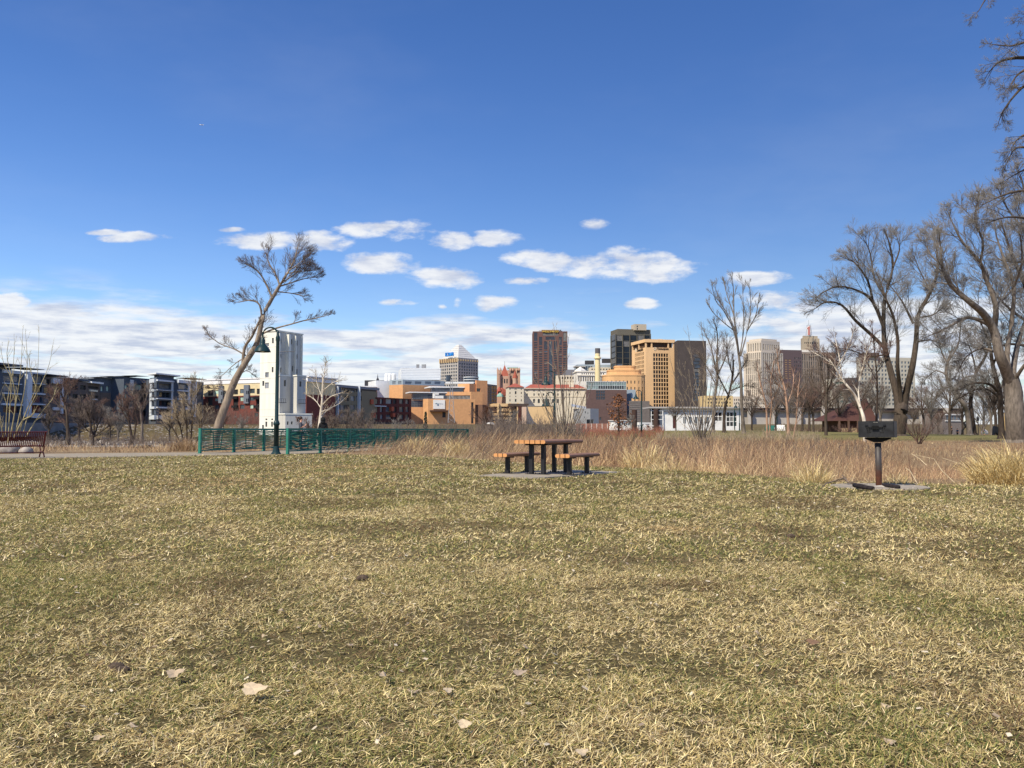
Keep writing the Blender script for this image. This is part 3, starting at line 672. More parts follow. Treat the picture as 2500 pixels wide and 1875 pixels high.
for x0, y0, x1, y1 in ((537, 942, 546.5, 984), (598.5, 940, 609.5, 985)):
    b.panel(ff, ff.px(x0, y0, x1, y1), M('blue_grey_panel', (0.16, 0.18, 0.21), .6), .8)
    for k in range(2):
        for j in range(2):
            xx = x0 + 3 + 3.4 * k; yy = y0 + 14 + 19 * j
            fp = Face(ff.P0 + ff.n * .8, ff.P1 + ff.n * .8, .5, z1); b.panel(fp, fp.px(xx, yy, xx + 1.8, yy + 8), DK, .05, 'window')
for y in (968, 990): b.panel(ff, ff.px(624, y, 637, y + 7), IRON, 1.3, 'balcony'); b.panel(ff, ff.px(569, y, 582, y + 6), IRON, 1.0, 'balcony')
b.slab(pts, z1, pt(600, 926.5, 352).z, ROOFW, 0.6, 'roof'); b.slab(pts, pt(600, 926, 352).z, pt(600, 923.5, 352).z, ROOFW, 1.4, 'roof_slab')
b.done()
# ---- the white tower
b = Bld('tower', 'tall white concrete tower with few small windows and lower grey annexes', 'tower', 675, 248)
pts = corner3((633.5, 250.5), (674, 248), (736.5, 258)); z1 = pt(674, 808.5, 248).z
TW = M('tower_white', (0.78, 0.755, 0.645), .85, .07, .9, stretch=(1, 1, .1)); TG = M('tower_shade_grey', (0.52, 0.50, 0.44), .85, .10, .9, stretch=(1, 1, .1))  # second tone: shade of the right-hand walls put into the colour
fl, fr = Face(pts[0], pts[1], -.5, z1), Face(pts[1], pts[2], -.5, z1)
WG = GLASS('tower_window', (0.03, 0.03, 0.03), .3); WGR = GLASS('grey_tower_window', (0.22, 0.23, 0.25), .3)
wl = [((664, 825, 668.3, 838), WG), ((648, 838, 656.5, 855), WGR), ((663.5, 896, 667.5, 909), WG), ((647.5, 909, 656, 922), WGR), ((640.5, 930, 645, 942), WG), ((647, 934, 656, 948), WGR),
      ((648, 1022, 652.5, 1025.5), WG), ((662, 1022, 666.5, 1025.5), WG), ((648, 1029.5, 652, 1042), WG), ((662, 1029.5, 666, 1042), WG), ((640, 1037.5, 644, 1049), WG)]
wr = [((682, 827, 687, 839), WG), ((708, 828, 713.5, 841), WG), ((682, 864, 687, 873), WG), ((682, 897, 687, 910), WG), ((713, 893.5, 716, 907), WG), ((720.5, 831, 726.5, 844), WG), ((720.5, 864, 726.5, 877), WG), ((720.5, 900, 726.5, 916), WG)]
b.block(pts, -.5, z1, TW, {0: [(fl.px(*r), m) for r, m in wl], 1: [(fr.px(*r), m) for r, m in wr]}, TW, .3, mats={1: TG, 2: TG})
b.slab(pts, z1, z1 + .35, TW, .3, 'coping')
def fin(x, y0, y1, w, out, m, nm='pilaster'):
    u, zt = fr.hit(x, y0); _, zb = fr.hit(x, y1)
    c = fr.at(u, (zt + zb) / 2, out / 2); b.part(nm, MB().box(c, (w, out, zt - zb), fr.ang), m)
fin(677.5, 814, 925, .5, 1.0, TW); fin(700, 817, 925, .9, 1.3, TW); fin(718.5, 820, 925, .4, .8, TW); fin(735.5, 822, 925, .4, .5, TW)
def annex(x0, x1, x2, D0, D1, D2, yt, mat, wins0=(), wins1=(), yb=1052):
    p = corner3((x0, D0), (x1, D1), (x2, D2)); zt = pt(x1, yt, D1).z; a, c = Face(p[0], p[1], -.5, zt), Face(p[1], p[2], -.5, zt)
    b.block(p, -.5, zt, mat, {0: [(a.px(*r), m) for r, m in wins0], 1: [(c.px(*r), m) for r, m in wins1]}, mat, .25)
    b.slab(p, zt, zt + .35, TW, .25, 'coping')
annex(676, 682.5, 708, 246.6, 245.5, 249, 917.5, TG, (), [((693.5, 928, 698, 943), WG), ((710, 965, 714, 978), WG)])
annex(716, 724.5, 746, 248.4, 247.2, 250.4, 918, TG, (), [((731, 931, 736, 944), WG)])
annex(676, 697, 762, 245, 243, 247, 1012, TG, (), [((700.5, 1029, 704.5, 1037), WG), ((710.5, 1029, 714.5, 1036), WG)])
for y in (846, 884, 922, 960, 998, 1016): b.panel(fl, fl.px(634.5, y, 673.5, y + .7), TW, .035, 'pour_joint')
# small steel platforms and a jib on the annexes
for x, y, D in ((690, 983, 245), (738, 985, 247.5)):
    c = pt(x, y, D); mb = MB().box(c, (2.0, .9, .12), .5)
    for k in range(4): mb.box(c + Vector((-.9 + .6 * k, -.3, .55)), (.07, .07, 1.1))
    mb.box(c + Vector((0, -.3, 1.1)), (2.0, .07, .07), .2)
    b.part('platform', mb, IRON)
b.part('jib', MB().tube([pt(738, 925, 248), pt(749, 929, 247.6)], .12, 6).tube([pt(743, 920, 248), pt(744, 929, 248)], .08, 5), M('rust_grey_steel', (.2, .19, .18), .7))
b.part('cable', MB().tube([pt(683, 859, 246), pt(719, 858, 249)], .12, 5), M('rust_grey_steel', (.2, .19, .18)))
b.done()
# ---- shaded apartments right of the tower
b = Bld(ap, 'long shaded apartment building with a flat dark roof right of the white tower', 'apartment building', 840, 370)
pts = frontal((741, 345), (921, 398), 14); z1 = pt(741, 942, 345).z; f = Face(pts[0], pts[1], .5, z1)
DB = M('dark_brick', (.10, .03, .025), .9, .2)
g = []
for x0, x1, m in ((752, 762, DKB), (766, 772, DK), (786, 796, BLK), (812, 816, DK), (828, 842, GRYG), (843, 852, BLK), (856, 866, GRYG), (869, 883, GRYG)):
    for y0, y1 in ((948, 958), (966, 979), (988, 1000), (1006, 1018)): g.append((f.px(x0, y0, x1, y1), m))
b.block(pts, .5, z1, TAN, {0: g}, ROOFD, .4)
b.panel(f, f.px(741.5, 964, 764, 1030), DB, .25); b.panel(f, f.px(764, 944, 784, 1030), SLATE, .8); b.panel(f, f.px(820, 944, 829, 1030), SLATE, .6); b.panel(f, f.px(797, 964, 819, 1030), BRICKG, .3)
for x, w in ((763.5, 1), (820, 1), (873, 1)): b.panel(f, f.px(x, 943, x + w, 1020), PALEP, 1.2, 'post')
b.slab(pts, pt(741, 938, 345).z, pt(741, 931.5, 345).z, M('grey_fascia', (.20, .21, .24), .6), 1.4, 'roof'); b.slab(pts, pt(741, 942, 345).z, pt(741, 938, 345).z, BLK, -.5, 'clerestory'); b.done()
b = Bld(ap, 'red brick apartment building with orange balcony screens in front of the orange museum', 'apartment building', 925, 395)
pts = frontal((866, 384), (1004, 420), 14); z1 = pt(866, 967, 384).z; f = Face(pts[0], pts[1], .5, z1); f2 = f
g = [((f.px(x0, y0, x1, y1)), m) for x0, x1, m in ((870, 878, GRYG), (882, 892, BLK), (895, 906, BLK), (914, 922, GRYG), (928, 935, GRYG), (942, 957, GRYG), (960, 968, BLK), (975, 985, PG), (990, 998, PG)) for y0, y1 in ((974, 986), (993, 1006), (1012, 1024))]
b.block(pts, .5, z1, DB, {0: g}, ROOFD, .5)
OR = M('orange_screen', (.42, .10, .05), .7)
for x0, y0, x1, y1 in ((900, 975, 906, 987), (904, 1007, 911, 1020), (950, 993, 956, 1004), (953, 1009, 959, 1018)): b.panel(f, f.px(x0, y0, x1, y1), OR, 1.5, 'screen')
b.panel(f, f.px(913, 990, 941, 993), PALEP, .6, 'balcony'); b.panel(f, f.px(848, 1009, 862, 1017), PALEP, .6, 'balcony'); b.done()
# cream upper deck behind it
b = Bld(ap, 'tan top floor with two dark windows above the red brick apartments', 'apartment building', 868, 405)
pts = frontal((852, 402), (885, 408), 10); z1 = pt(860, 949, 402).z; f = Face(pts[0], pts[1], .5, z1)
b.block(pts, .5, z1, TAN, {0: [(f.px(868, 955, 883, 966), DK), (f.px(854, 955, 862, 966), DK)]}, ROOFD); b.done()
b = Bld('building', 'low red brick building with a long white roof edge behind the apartments', 'building', 880, 440)
pts = frontal((830, 438), (920, 442), 10); z1 = pt(860, 945, 440).z; f = Face(pts[0], pts[1], .5, z1)
b.block(pts, .5, z1, M('orange_red_brick', (.36, .12, .07), .9), {0: [(f.px(888, 956, 900, 966), GRYG), (f.px(903, 956, 914, 966), GRYG)]}, ROOFW); b.slab(pts, z1, z1 + .6, ROOFW, .5, 'roof_edge'); b.done()
# ---- the orange museum
OB = M('orange_brick', (.62, .335, .155), .9, .08, .8); OB2 = M('pale_orange_brick', (.66, .34, .16), .9, .08, .8); BGM = M('blue_grey_metal', (.30, .36, .40), .5, .06); LOUV = M('grey_louvre', (.17, .20, .23), .6)
b = Bld('museum', 'sprawling orange brick museum with stepped glass tiers and white boxes', 'museum', 1070, 440)
def bx(pts, yb, yt, D, mat, w0=(), w1=(), roof=None, dp=.3, nm='window'):
    z0 = -.5 if yb is None else pt(1100, yb, D).z; z1 = pt(1100, yt, D).z
    a, c = Face(pts[0], pts[1], z0, z1), Face(pts[1], pts[2], z0, z1)
    b.block(pts, z0, z1, mat, {0: [(r if len(r) == 4 and not isinstance(r[0], tuple) and False else a.px(*r), m) for r, m in w0], 1: [(c.px(*r), m) for r, m in w1]}, roof, dp, nm)
    return a, c
bx(frontal((917, 452), (950.5, 455), 16), None, 929, 452, WHT)
bx(corner3((950, 452), (983, 447), (1085, 462)), None, 939, 447, OB, roof=ROOFG)
bx(corner3((950.5, 452.5), (983, 447.6), (1085, 462.5)), 938.9, 926.5, 447.6, BGM, [((958, 931, 966, 938), LOUV), ((972, 931, 980, 938), LOUV)], [((989, 931, 1005, 938), LOUV), ((1013, 931, 1029, 938), LOUV), ((1038, 931, 1053, 938), LOUV), ((1061, 931, 1076, 938), LOUV)])
RIB = M('white_ribbed_metal', (.74, .76, .76), .45, .03, .5)
pw = frontal((979, 458), (1075.5, 462), 26); a, c = bx(pw, 927, 898, 458, RIB)
for k in range(7): b.panel(a, a.px(979.3, 900 + 4 * k, 1075, 900.6 + 4 * k), WHT, .12, 'rib')
for x in (944.5, 952, 961): b.part('vent', MB().lathe([(1.25, 0), (1.25, 3.4), (1.0, 3.9), (.5, 4.1)], 12, pt(x, 930, 462)), WHT)
for x in (1017.5, 1020, 1022.5, 1030.5, 1033.5, 1036.5, 1039): b.part('stack', MB().lathe([(.25, 0), (.25, 2.2)], 8, pt(x, 899.5, 464)), ROOFG)
MU = M('glazing_bars', (.12, .13, .15), .5)
def glassband(A, B, yt, yb, n, rows=2, dep=6, mat=DKB):
    p = frontal(A, B, dep); z0, z1 = pt(1060, yb, A[1]).z, pt(1060, yt, A[1]).z; fc = Face(p[0], p[1], z0, z1)
    b.block(p, z0, z1, MU, {0: W(fc.grid(A[0] + .3, yt + .4, B[0] - .3, yb - .2, n, rows, .84, .84), mat)}, ROOFG, .12, 'pane')
glassband((1055, 440), (1131, 444), 945.5, 956, 22); b.slab(frontal((1049, 439), (1133, 444), 14), pt(1090, 946, 440).z, pt(1090, 943.4, 440).z, WHT, .3, 'roof_slab')
glassband((1008, 432), (1090, 436), 959, 975, 20, 3); b.slab(frontal((1001, 430.5), (1092, 436), 12), pt(1050, 959, 432).z, pt(1050, 956.6, 432).z, WHT, .3, 'roof_slab')
glassband((957, 430), (1032, 434), 977, 994, 19, 3); 
bx(frontal((1002, 427), (1035, 428), 10), None, 994, 427, OB2)
a, c = bx(corner3((1033, 425.5), (1045, 423), (1160, 430)), None, 973.5, 423, OB, (), [((1080, 1006, 1088, 1019), BLK), ((1150.5, 982, 1156, 1034), BLK)], roof=ROOFG)
bx(corner3((1086, 436), (1150, 434), (1178, 437)), None, 956.5, 434, OB, [((1087, 965.5, 1148, 974.5), DKB)], ())
bx(corner3((1118, 446), (1146, 443), (1164, 447)), None, 936.5, 443, OB2)
a2, c2 = bx(corner3((1160, 448), (1163, 446), (1190, 450)), None, 928.5, 446, OB2, (), [((1163.5, 948, 1173, 956), DK)])
p = frontal((1190, 451), (1213, 462), 12); z1 = pt(1200, 938.5, 455).z; fc = Face(p[0], p[1], -.5, z1)
b.block(p, -.5, z1, MU, {0: W(fc.grid(1191, 941, 1198, 1016, 2, 16, .8, .8) + fc.grid(1199.5, 941, 1212.5, 1016, 2, 9, .9, .85), DK)}, ROOFG, .15, 'pane')
bx(frontal((1178, 431), (1192, 440), 8), None, 988, 431, M('brown_brick_shade', (.16, .09, .06), .9))
b.panel(c, c.px(1049, 1001.5, 1092, 1005), M('soffit_brown', (.10, .055, .04), .9), 3.0, 'canopy')
# white sign with its grey swoosh and two lines of text
sg = b.panel(c, c.px(1057.5, 976, 1086, 998.5), WHITE, .35, 'sign')
f3 = Face(c.P0 + c.n * .38, c.P1 + c.n * .38, 0, 40); LG = M('sign_grey_blue', (.30, .38, .44), .7); LG2 = M('sign_grey', (.55, .57, .58), .7)
def stroke(pts, r, m, nm='emblem'): b.part(nm, MB().tube([f3.at(*f3.hit(x, y), .05) for x, y in pts], r, 5), m, sg)
stroke([(1062, 985), (1065, 984.3), (1068, 986), (1071, 984.5)], [.05, .25, .3, .05], LG); stroke([(1066.5, 989.5), (1069.5, 988.5), (1071, 986)], [.1, .28, .05], LG)
for yy, tx, xx in ((984.3, 'Science', 1076.2), (986.9, 'Museum', 1077)):
    me = text_mesh(tx, 1.9, .42, .01); me.materials.append(LG2); o = link('lettering', me, sg)
    o.location = f3.at(*f3.hit(xx, yy), .02) - b.o.location; o.rotation_euler = (pi / 2, 0, f3.ang)
# white tug-like plant room on the roof
mbw = MB(); 
for x0, y0, x1, y1 in ((1059, 960, 1063, 972), (1064, 960, 1072, 963.5), (1062, 966, 1083, 972.5)):
    u0, z0 = c.hit(x0, y1); u1, zt = c.hit(x1, y0); q = c.at((u0 + u1) / 2, (z0 + zt) / 2, -1.5); mbw.box(q, (u1 - u0, 2.5, zt - z0), c.ang)
b.part('roof_plant', mbw, WHITE); b.done()
# lattice mast in front
mb = MB(); base = pt(1102, 1032, 415); top = pt(1102, 925, 415); H = top.z - base.z
legs = [Vector((sx * 1.6, sy * 1.6, 0)) for sx in (-1, 1) for sy in (-1, 1)]
for l in legs: mb.tube([base + l, base + l * .45 + Vector((0, 0, H * .6)), base + l * .25 + Vector((0, 0, H))], .09, 4)
for k in range(9):
    a_ = 1 - .8 * k / 9; c_ = 1 - .8 * (k + 1) / 9; z_ = H * k / 9; y_ = H * (k + 1) / 9
    for i, j in ((0, 1), (1, 3), (3, 2), (2, 0)):
        mb.tube([base + legs[i] * a_ + Vector((0, 0, z_)), base + legs[j] * c_ + Vector((0, 0, y_))], .06, 4)
tag(obj('lattice_mast', mb, M('galvanised_steel', (.40, .40, .40), .5)), 'grey steel lattice mast standing in front of the orange museum', 'mast')
# steeple far off
mb = MB().lathe([(1.6, -12), (1.5, 1), (.5, 3), (.06, 7)], 8, pt(922, 929, 900)).box(pt(915, 936, 900), (20, 8, 6))
tag(obj('church_roof', mb, M('dark_slate_roof', (.05, .05, .06))), 'dark church roof with a thin spire above the apartments', 'church')
# ---- pyramid roofed office tower
b = Bld('office_tower', 'grey office tower with a silver pyramid roof and blue letters', 'tower', 1118, 800)
pts = corner3((1073, 818), (1118, 800), (1167, 818)); z1 = pt(1118, 876, 800).z; fl, fr = Face(pts[0], pts[1], -2, z1), Face(pts[1], pts[2], -2, z1)
GC = M('grey_concrete', (.40, .375, .345), .85, .05, .2); GD = M('gold_stone', (.58, .44, .24), .8, .05, .3)
b.block(pts, -2, z1, GC, {0: W(fl.grid(1073.8, 884, 1116.5, 944, 8, 8, .58, .62), DKB), 1: W(fr.grid(1119.5, 884, 1166.2, 944, 8, 8, .58, .62), DKB)}, ROOFG, .4)
for fc, x0, x1 in ((fl, 1073.8, 1116.5), (fr, 1119.5, 1166.2)):
    u0, u1, za, zb = fc.px(x0, 876.5, x1, 884)
    for k in range(9):
        u = u0 + (u1 - u0) * k / 8; b.part('arch_pier', MB().extrude([fc.at(u - .45, za, .01), fc.at(u + .45, za, .01), fc.at(u + .45, zb, .01), fc.at(u - .45, zb, .01)], (fc.n.x * .5, fc.n.y * .5, 0)), GD)
        if k < 8: b.panel(fc, (u + .7, u + (u1 - u0) / 8 - .7, za + .4, zb - .8), GLASS('amber_glass', (.22, .12, .05), .2), .12, 'window')
ctr = sum(pts, Vector((0, 0))) / 4; zt = pt(1118, 842, 818).z
ins = [p + (ctr - p) * .10 for p in pts]; topq = [ctr + (p - ctr) * .13 for p in pts]
mb = MB().prism([(p.x, p.y) for p in pts], z1 + .02, z1 + 1.2)
b.part('cornice', mb, GC)
RS = M('silver_roof', (.56, .55, .52), .45, .05, .3)
vs = [(p.x, p.y, z1 + 1.2) for p in ins] + [(p.x, p.y, zt) for p in topq]
b.part('roof', MB().add(vs, ((0, 1, 5, 4), (1, 2, 6, 5), (2, 3, 7, 6), (3, 0, 4, 7), (4, 5, 6, 7))), RS)
mb = MB()
for k in range(1, 7):
    t = k / 7
    for i in (0, 1):
        p, q = Vector(vs[i]).lerp(Vector(vs[i + 4]), t), Vector(vs[i + 1]).lerp(Vector(vs[i + 5]), t); mb.tube([p, q], .12, 4)
b.part('roof_seam', mb, ROOFG)
me = text_mesh('ECOLAB', 11.2, 3.6, .6); me.materials.append(M('blue_letters', (.03, .28, .72), .5)); o = link('lettering', me, b.o)
q = pt(1097.5, 865, 805); o.location = q - b.o.location; o.rotation_euler = (pi / 2, 0, fl.ang); b.done()
# round glass roof in front of it
b = Bld('building', 'round blue glass upper storey between the museum and the pyramid roofed tower', 'building', 1150, 520)
q = pt(1150, 931, 530); b.part('drum', MB().lathe([(4.6, -4), (4.6, 3)], 24, q), DKB)
for z in (-1, .6, 2.2): b.part('ring', MB().lathe([(4.8, z), (4.8, z + .4)], 24, q), WHT)
b.part('parapet', MB().box(pt(1122, 934.5, 520), (17, 2, 1.1)), WHT); b.part('drum', MB().lathe([(1.6, -2), (1.6, 2)], 14, pt(1095, 924, 530)), DKB); b.done()
# ---- pink granite landmark with red roofs
PK = M('pink_granite', (.50, .33, .24), .9, .10, .4); RR = M('red_tile_roof', (.34, .095, .062), .8, .10, .4); PK2 = M('dark_granite', (.36, .23, .18), .9)
b = Bld('landmark_hall', 'pink granite hall with a steep red pyramid roof on its tower', 'hall', 1242, 780)
def tw(x0, x1, D, yt, mat, dep=None, wins=(), roof=None):
    p = frontal((x0, D), (x1, D), dep or (x1 - x0) / F * D); z1 = pt(x0, yt, D).z; f = Face(p[0], p[1], -2, z1)
    b.block(p, -2, z1, mat, {0: [(f.px(*r), m) for r, m in wins]}, roof or mat, .5); return p, z1, f
tw(1213, 1243, 790, 904, PK, 12); tw(1243, 1270, 786, 899, PK, 20, [((1247 + 5 * k, 905 + 12 * j, 1249.2 + 5 * k, 912 + 12 * j), DK) for k in range(4) for j in range(4)])
p, z1, f = tw(1222, 1242, 778, 918, PK, None, [((1224.2 + 6 * k, 925, 1227.6 + 6 * k, 936), DK) for k in range(3)])
apx = sum(p, Vector((0, 0))) / 4; za = pt(1232, 889.5, 778).z
b.part('tower_roof', MB().add([(q.x, q.y, z1) for q in p] + [(apx.x, apx.y, za)], ((0, 1, 4), (1, 2, 4), (2, 3, 4), (3, 0, 4))), RR)
b.part('finial', MB().tube([(apx.x, apx.y, za - .3), (apx.x, apx.y, za + 3)], .12, 5), IRON)
for x in (1219.5, 1243.5): b.part('turret', MB().lathe([(1.0, -12), (1.0, 1), (1.3, 1.1), (.1, 5)], 10, pt(x, 916, 776)), PK2)
b.part('turret_roof', MB().lathe([(2.4, 0), (1.4, 3.5), (.1, 7.5)], 12, pt(1257.5, 923, 776)), RR)
b.part('turret', MB().lathe([(2.2, -10), (2.2, 0)], 12, pt(1257.5, 923, 776)), PK)
for x in (1215, 1222, 1247, 1253, 1263, 1268): b.part('gable', MB().lathe([(1.1, 0), (.1, 2.6)], 4, pt(x, 904, 785)), PK)
b.part('low_roof', MB().lathe([(8, -4), (6, -1), (.5, 3)], 4, pt(1226, 955, 770)), RR); b.part('dormer', MB().lathe([(2.4, -2), (1.8, 0), (.1, 2.4)], 8, pt(1219, 950, 766)), RR)
b.part('copper_roof', MB().lathe([(3.2, -2), (2.4, 0), (.2, 1.6)], 6, pt(1221, 963, 760)), M('copper_green', (.26, .42, .34), .7)); b.part('copper_roof', MB().box(pt(1252, 899, 790), (10, 6, 1.2)), MATS['copper_green']); b.done()
# ---- brown office tower
b = Bld('office_tower', 'brown stone office tower with gold letters along its flat top', 'tower', 1343, 750)
BS = M('brown_stone', (.15, .082, .070), .8, .06, .3); WD = GLASS('brown_tower_glass', (.022, .026, .042), .1, .4)
a0, a1 = G2(1301, 753), G2(1386, 753); d = (a1 - a0).normalized(); n = Vector((d.y, -d.x)); pts = [a0, a1, a1 - n * 26, a0 - n * 26]
z1 = pt(1343, 809, 753).z; f = Face(a0, a1, -2, z1); w = []
cols = ((1303.6, 1312, 811.5, 832.5, 835), (1316, 1324, 822.5, 843, 846), (1328.2, 1336.4, 833, 853.5, 856), (1352, 1360, 833, 853.5, 856), (1364.3, 1371.8, 822.5, 843, 846), (1375, 1383.5, 811.5, 832.5, 835))
for x0, x1, ya, yb, ys in cols:
    w.append((f.px(x0, ya, x1, yb), WD)); y = ys
    while y < 945: w.append((f.px(x0, y, x1, y + 3.7), WD)); y += 5.62
w += [(f.px(1340.3, 833, 1348.6, 950), DKB), (f.px(1325, 813, 1363, 819), WD), (f.px(1332, 821.8, 1356, 829.8), WD)]
b.block(pts, -2, z1, BS, {0: w}, ROOFD, .35); roofkit(b, pts, z1, 5, 6)
me = text_mesh('WELLS FARGO', 14.2, 1.55, .25); me.materials.append(M('gold_letters', (.78, .56, .10), .4)); o = link('lettering', me, b.o)
o.location = pt(1343.5, 809.3, 752.3) - b.o.location; o.rotation_euler = (pi / 2, 0, f.ang)
b.part('sign_band', MB().box(pt(1343.5, 808.5, 753.2), (15.4, .8, 2.2)), M('sign_band_brown', (.20, .12, .06), .7))
b.part('window_head', MB().extrude([f.at(f.hit(1341, 834)[0], f.hit(1341, 834)[1], -.25), f.at(f.hit(1344.4, 838)[0], f.hit(1344.4, 838)[1], -.25), f.at(f.hit(1348, 834)[0], f.hit(1348, 834)[1], -.25)], (n.x * .2, n.y * .2, 0)), GRYG)
b.done()
# ---- cream library with a red hipped roof
LC = M('library_cream', (.68, .61, .47), .85, .05, .3)
b = Bld('library', 'long cream library with a red hipped roof and arched windows', 'library', 1330, 560)
def arch(fc, x0, y0, x1, y1):
    u0, u1, za, zb = fc.px(x0, y0, x1, y1); r = (u1 - u0) / 2
    b.part('window_head', MB().extrude([fc.at((u0 + u1) / 2 + r * cos(a), zb - .05 + r * sin(a), .02) for a in [pi * k / 8 for k in range(9)]], (fc.n.x * .06, fc.n.y * .06, 0)), DK)
    return ((u0, u1, za, zb), DK)
p = corner3((1235, 574), (1241.5, 560), (1279, 562)); z1 = pt(1241, 945, 560).z; fc = Face(p[1], p[2], -2, z1)
w = [(fc.px(x, y0, x + 2.4, y1), DK) for x in (1244, 1271.6) for y0, y1 in ((948.5, 952), (957, 962), (966.5, 968.5), (975, 980))]
w += [(fc.px(x, 948.5, x + 1.7, 952), DK) for x in (1256.4, 1259.3)] + [arch(fc, 1257, 956.5, 1261, 962.5), arch(fc, 1257, 975.5, 1261, 981), (fc.px(1257.6, 966.5, 1260.4, 968.5), DK)]
b.block(p, -2, z1, LC, {1: w}, RR, .4)
c = sum(p, Vector((0, 0))) / 4; q = [v + (v - c).normalized() * .8 for v in p]; za = pt(1259, 935.5, 565).z
b.part('roof', MB().add([(v.x, v.y, z1) for v in q] + [(c.x - .5, c.y, za), (c.x + .5, c.y, za)], ((0, 1, 4), (1, 2, 5, 4), (2, 3, 5), (3, 0, 4, 5), (3, 2, 1, 0))), RR)
p = frontal((1279.5, 572), (1432, 574), 16); z1 = pt(1340, 949.5, 573).z; fc = Face(p[0], p[1], -2, z1); w = []
for k, x in enumerate((1284.6, 1301.5, 1313, 1324.6, 1336.4, 1348, 1359.8, 1371.5, 1387.6)):
    w += [(fc.px(x, 952.3, x + 1.8, 956), DK), (fc.px(x + 3, 952.3, x + 4.8, 956), DK), (fc.px(x + .8, 960.5, x + 4, 966), DK)]
    if 0 < k < 8: w.append(arch(fc, x - .2, 976, x + 5, 984))
w += [(fc.px(1408, 955, 1411, 961), DK)]
b.block(p, -2, z1, LC, {0: w}, RR, .4)
b.panel(fc, fc.px(1279.6, 947.6, 1431.8, 949.4), LC, .8, 'cornice'); b.panel(fc, fc.px(1279.6, 968, 1431.8, 969), LC, .25, 'string_course')
zr = pt(1340, 938.5, 580).z; n_ = fc.n; q = [fc.at(-.6, z1, .9), fc.at(fc.W + .6, z1, .9), fc.at(fc.W + .6, z1, -17), fc.at(-.6, z1, -17), fc.at(5, zr, -8), fc.at(fc.W - 5, zr, -8)]
b.part('roof', MB().add(q, ((0, 1, 5, 4), (1, 2, 5), (2, 3, 4, 5), (3, 0, 4), (3, 2, 1, 0))), RR)
b.part('dormer', MB().box(pt(1395, 943, 577), (3, 2, 3)), LC); b.part('chimney', MB().box(pt(1394.5, 942, 578), (1.6, 1.2, 4.5)), LC); b.done()
# ---- chimney stack
b = Bld('smokestack', 'cream round smokestack with a dark grey top', 'smokestack', 1460, 600); q = gp(1460, 1052) ; q = pt(1460, 1046, 600)
SK = M('cream_stack', (.72, .62, .36), .85, .05, .3); z = lambda y: pt(1460, y, 600).z - q.z
b.part('shaft', MB().lathe([(2.1, -3), (2.05, z(930)), (1.75, z(877)), (2.2, z(876)), (2.3, z(873)), (1.75, z(871)), (1.75, z(863))], 20, q), SK, )
b.part('cap', MB().lathe([(1.8, z(863)), (1.8, z(850.5))], 20, q), M('stack_grey', (.11, .105, .11), .8)); b.part('ring', MB().lathe([(2.5, z(875.6)), (2.5, z(874))], 20, q), SK); b.done()
# ---- cluster of low cream blocks behind
b = Bld('building', 'cream block with a row of arched windows behind the library roof', 'building', 1385, 680); CS = M('cream_stone', (.70, .61, .46), .85, .05, .2)
p = frontal((1362, 680), (1408.5, 682), 18); z1 = pt(1380, 916, 680).z; fc = Face(p[0], p[1], -2, z1)
b.block(p, -2, z1, CS, {0: [arch(fc, 1365 + 6.5 * k, 921, 1368.6 + 6.5 * k, 925.5) for k in range(7)] + [(fc.px(1366 + 6.5 * k, 930, 1368.5 + 6.5 * k, 932), M('terracotta_panel', (.45, .2, .1))) for k in range(7)]}, ROOFG, .4)
zz = pt(1380, 903, 690).z
b.part('mansard_roof', MB().add([(v.x, v.y, z1) for v in frontal((1378, 683), (1409, 684), 14)] + [(v.x, v.y, zz) for v in frontal((1386, 687), (1409, 688), 8)], ((0, 1, 5, 4), (1, 2, 6, 5), (2, 3, 7, 6), (3, 0, 4, 7), (4, 5, 6, 7))), M('grey_mansard', (.13, .13, .14), .7)); b.done()
b = Bld('building', 'white classical building with tall windows left of the smokestack', 'building', 1440, 650); WS = M('white_stone', (.74, .70, .62), .8, .04, .3)
p = frontal((1409, 650), (1480, 652), 16); z1 = pt(1440, 908, 650).z; fc = Face(p[0], p[1], -2, z1)
b.block(p, -2, z1, WS, {0: [(fc.px(1412 + 5.6 * k, 920, 1414.6 + 5.6 * k, 931), DK) for k in range(12)] + [(fc.px(1420 + 5.2 * k, 911, 1422.6 + 5.2 * k, 914.5), DK) for k in range(11)]}, ROOFG, .4)
b.panel(fc, fc.px(1409.2, 915.5, 1479.8, 917.5), WS, .7, 'cornice'); b.slab(p, z1, z1 + .7, WS, .8, 'cornice'); b.part('pavilion', MB().lathe([(4.5, 0), (4.5, 1), (1.8, 2.8), (.2, 4)], 4, pt(1417, 908, 655)), WS); b.done()
b = Bld('building', 'blue grey glass penthouse with dark plant boxes left of the dark glass tower', 'building', 1440, 720)
p = frontal((1410, 720), (1492, 722), 18); z1 = pt(1440, 890, 720).z; fc = Face(p[0], p[1], -2, z1)
b.block(p, -2, z1, BGM, {0: [(fc.px(1418 + 6 * k, 894, 1422.5 + 6 * k, 902), DKB) for k in range(5)] + [(fc.px(1450, 904, 1490, 911), DK)]}, ROOFG, .4)
b.slab(frontal((1405, 716), (1430, 717), 10), z1 - 2.2, z1 - 1.4, GC, 0, 'roof_slab'); b.part('plant_box', MB().box(pt(1437, 885, 724), (6, 5, 3)), ROOFD); b.part('plant_box', MB().box(pt(1447.5, 885, 724), (1.6, 5, 3)), ROOFD); b.part('plant_box', MB().box(pt(1480, 881, 724), (7, 5, 3.4)), ROOFD)
p = frontal((1441, 712), (1492, 713), 8); zc = pt(1440, 897, 712).z; fc = Face(p[0], p[1], -2, zc); b.block(p, -2, zc, CS, {0: [(fc.px(1444 + 7 * k, 900, 1448 + 7 * k, 903), DK) for k in range(7)]}, CS, .4); b.done()
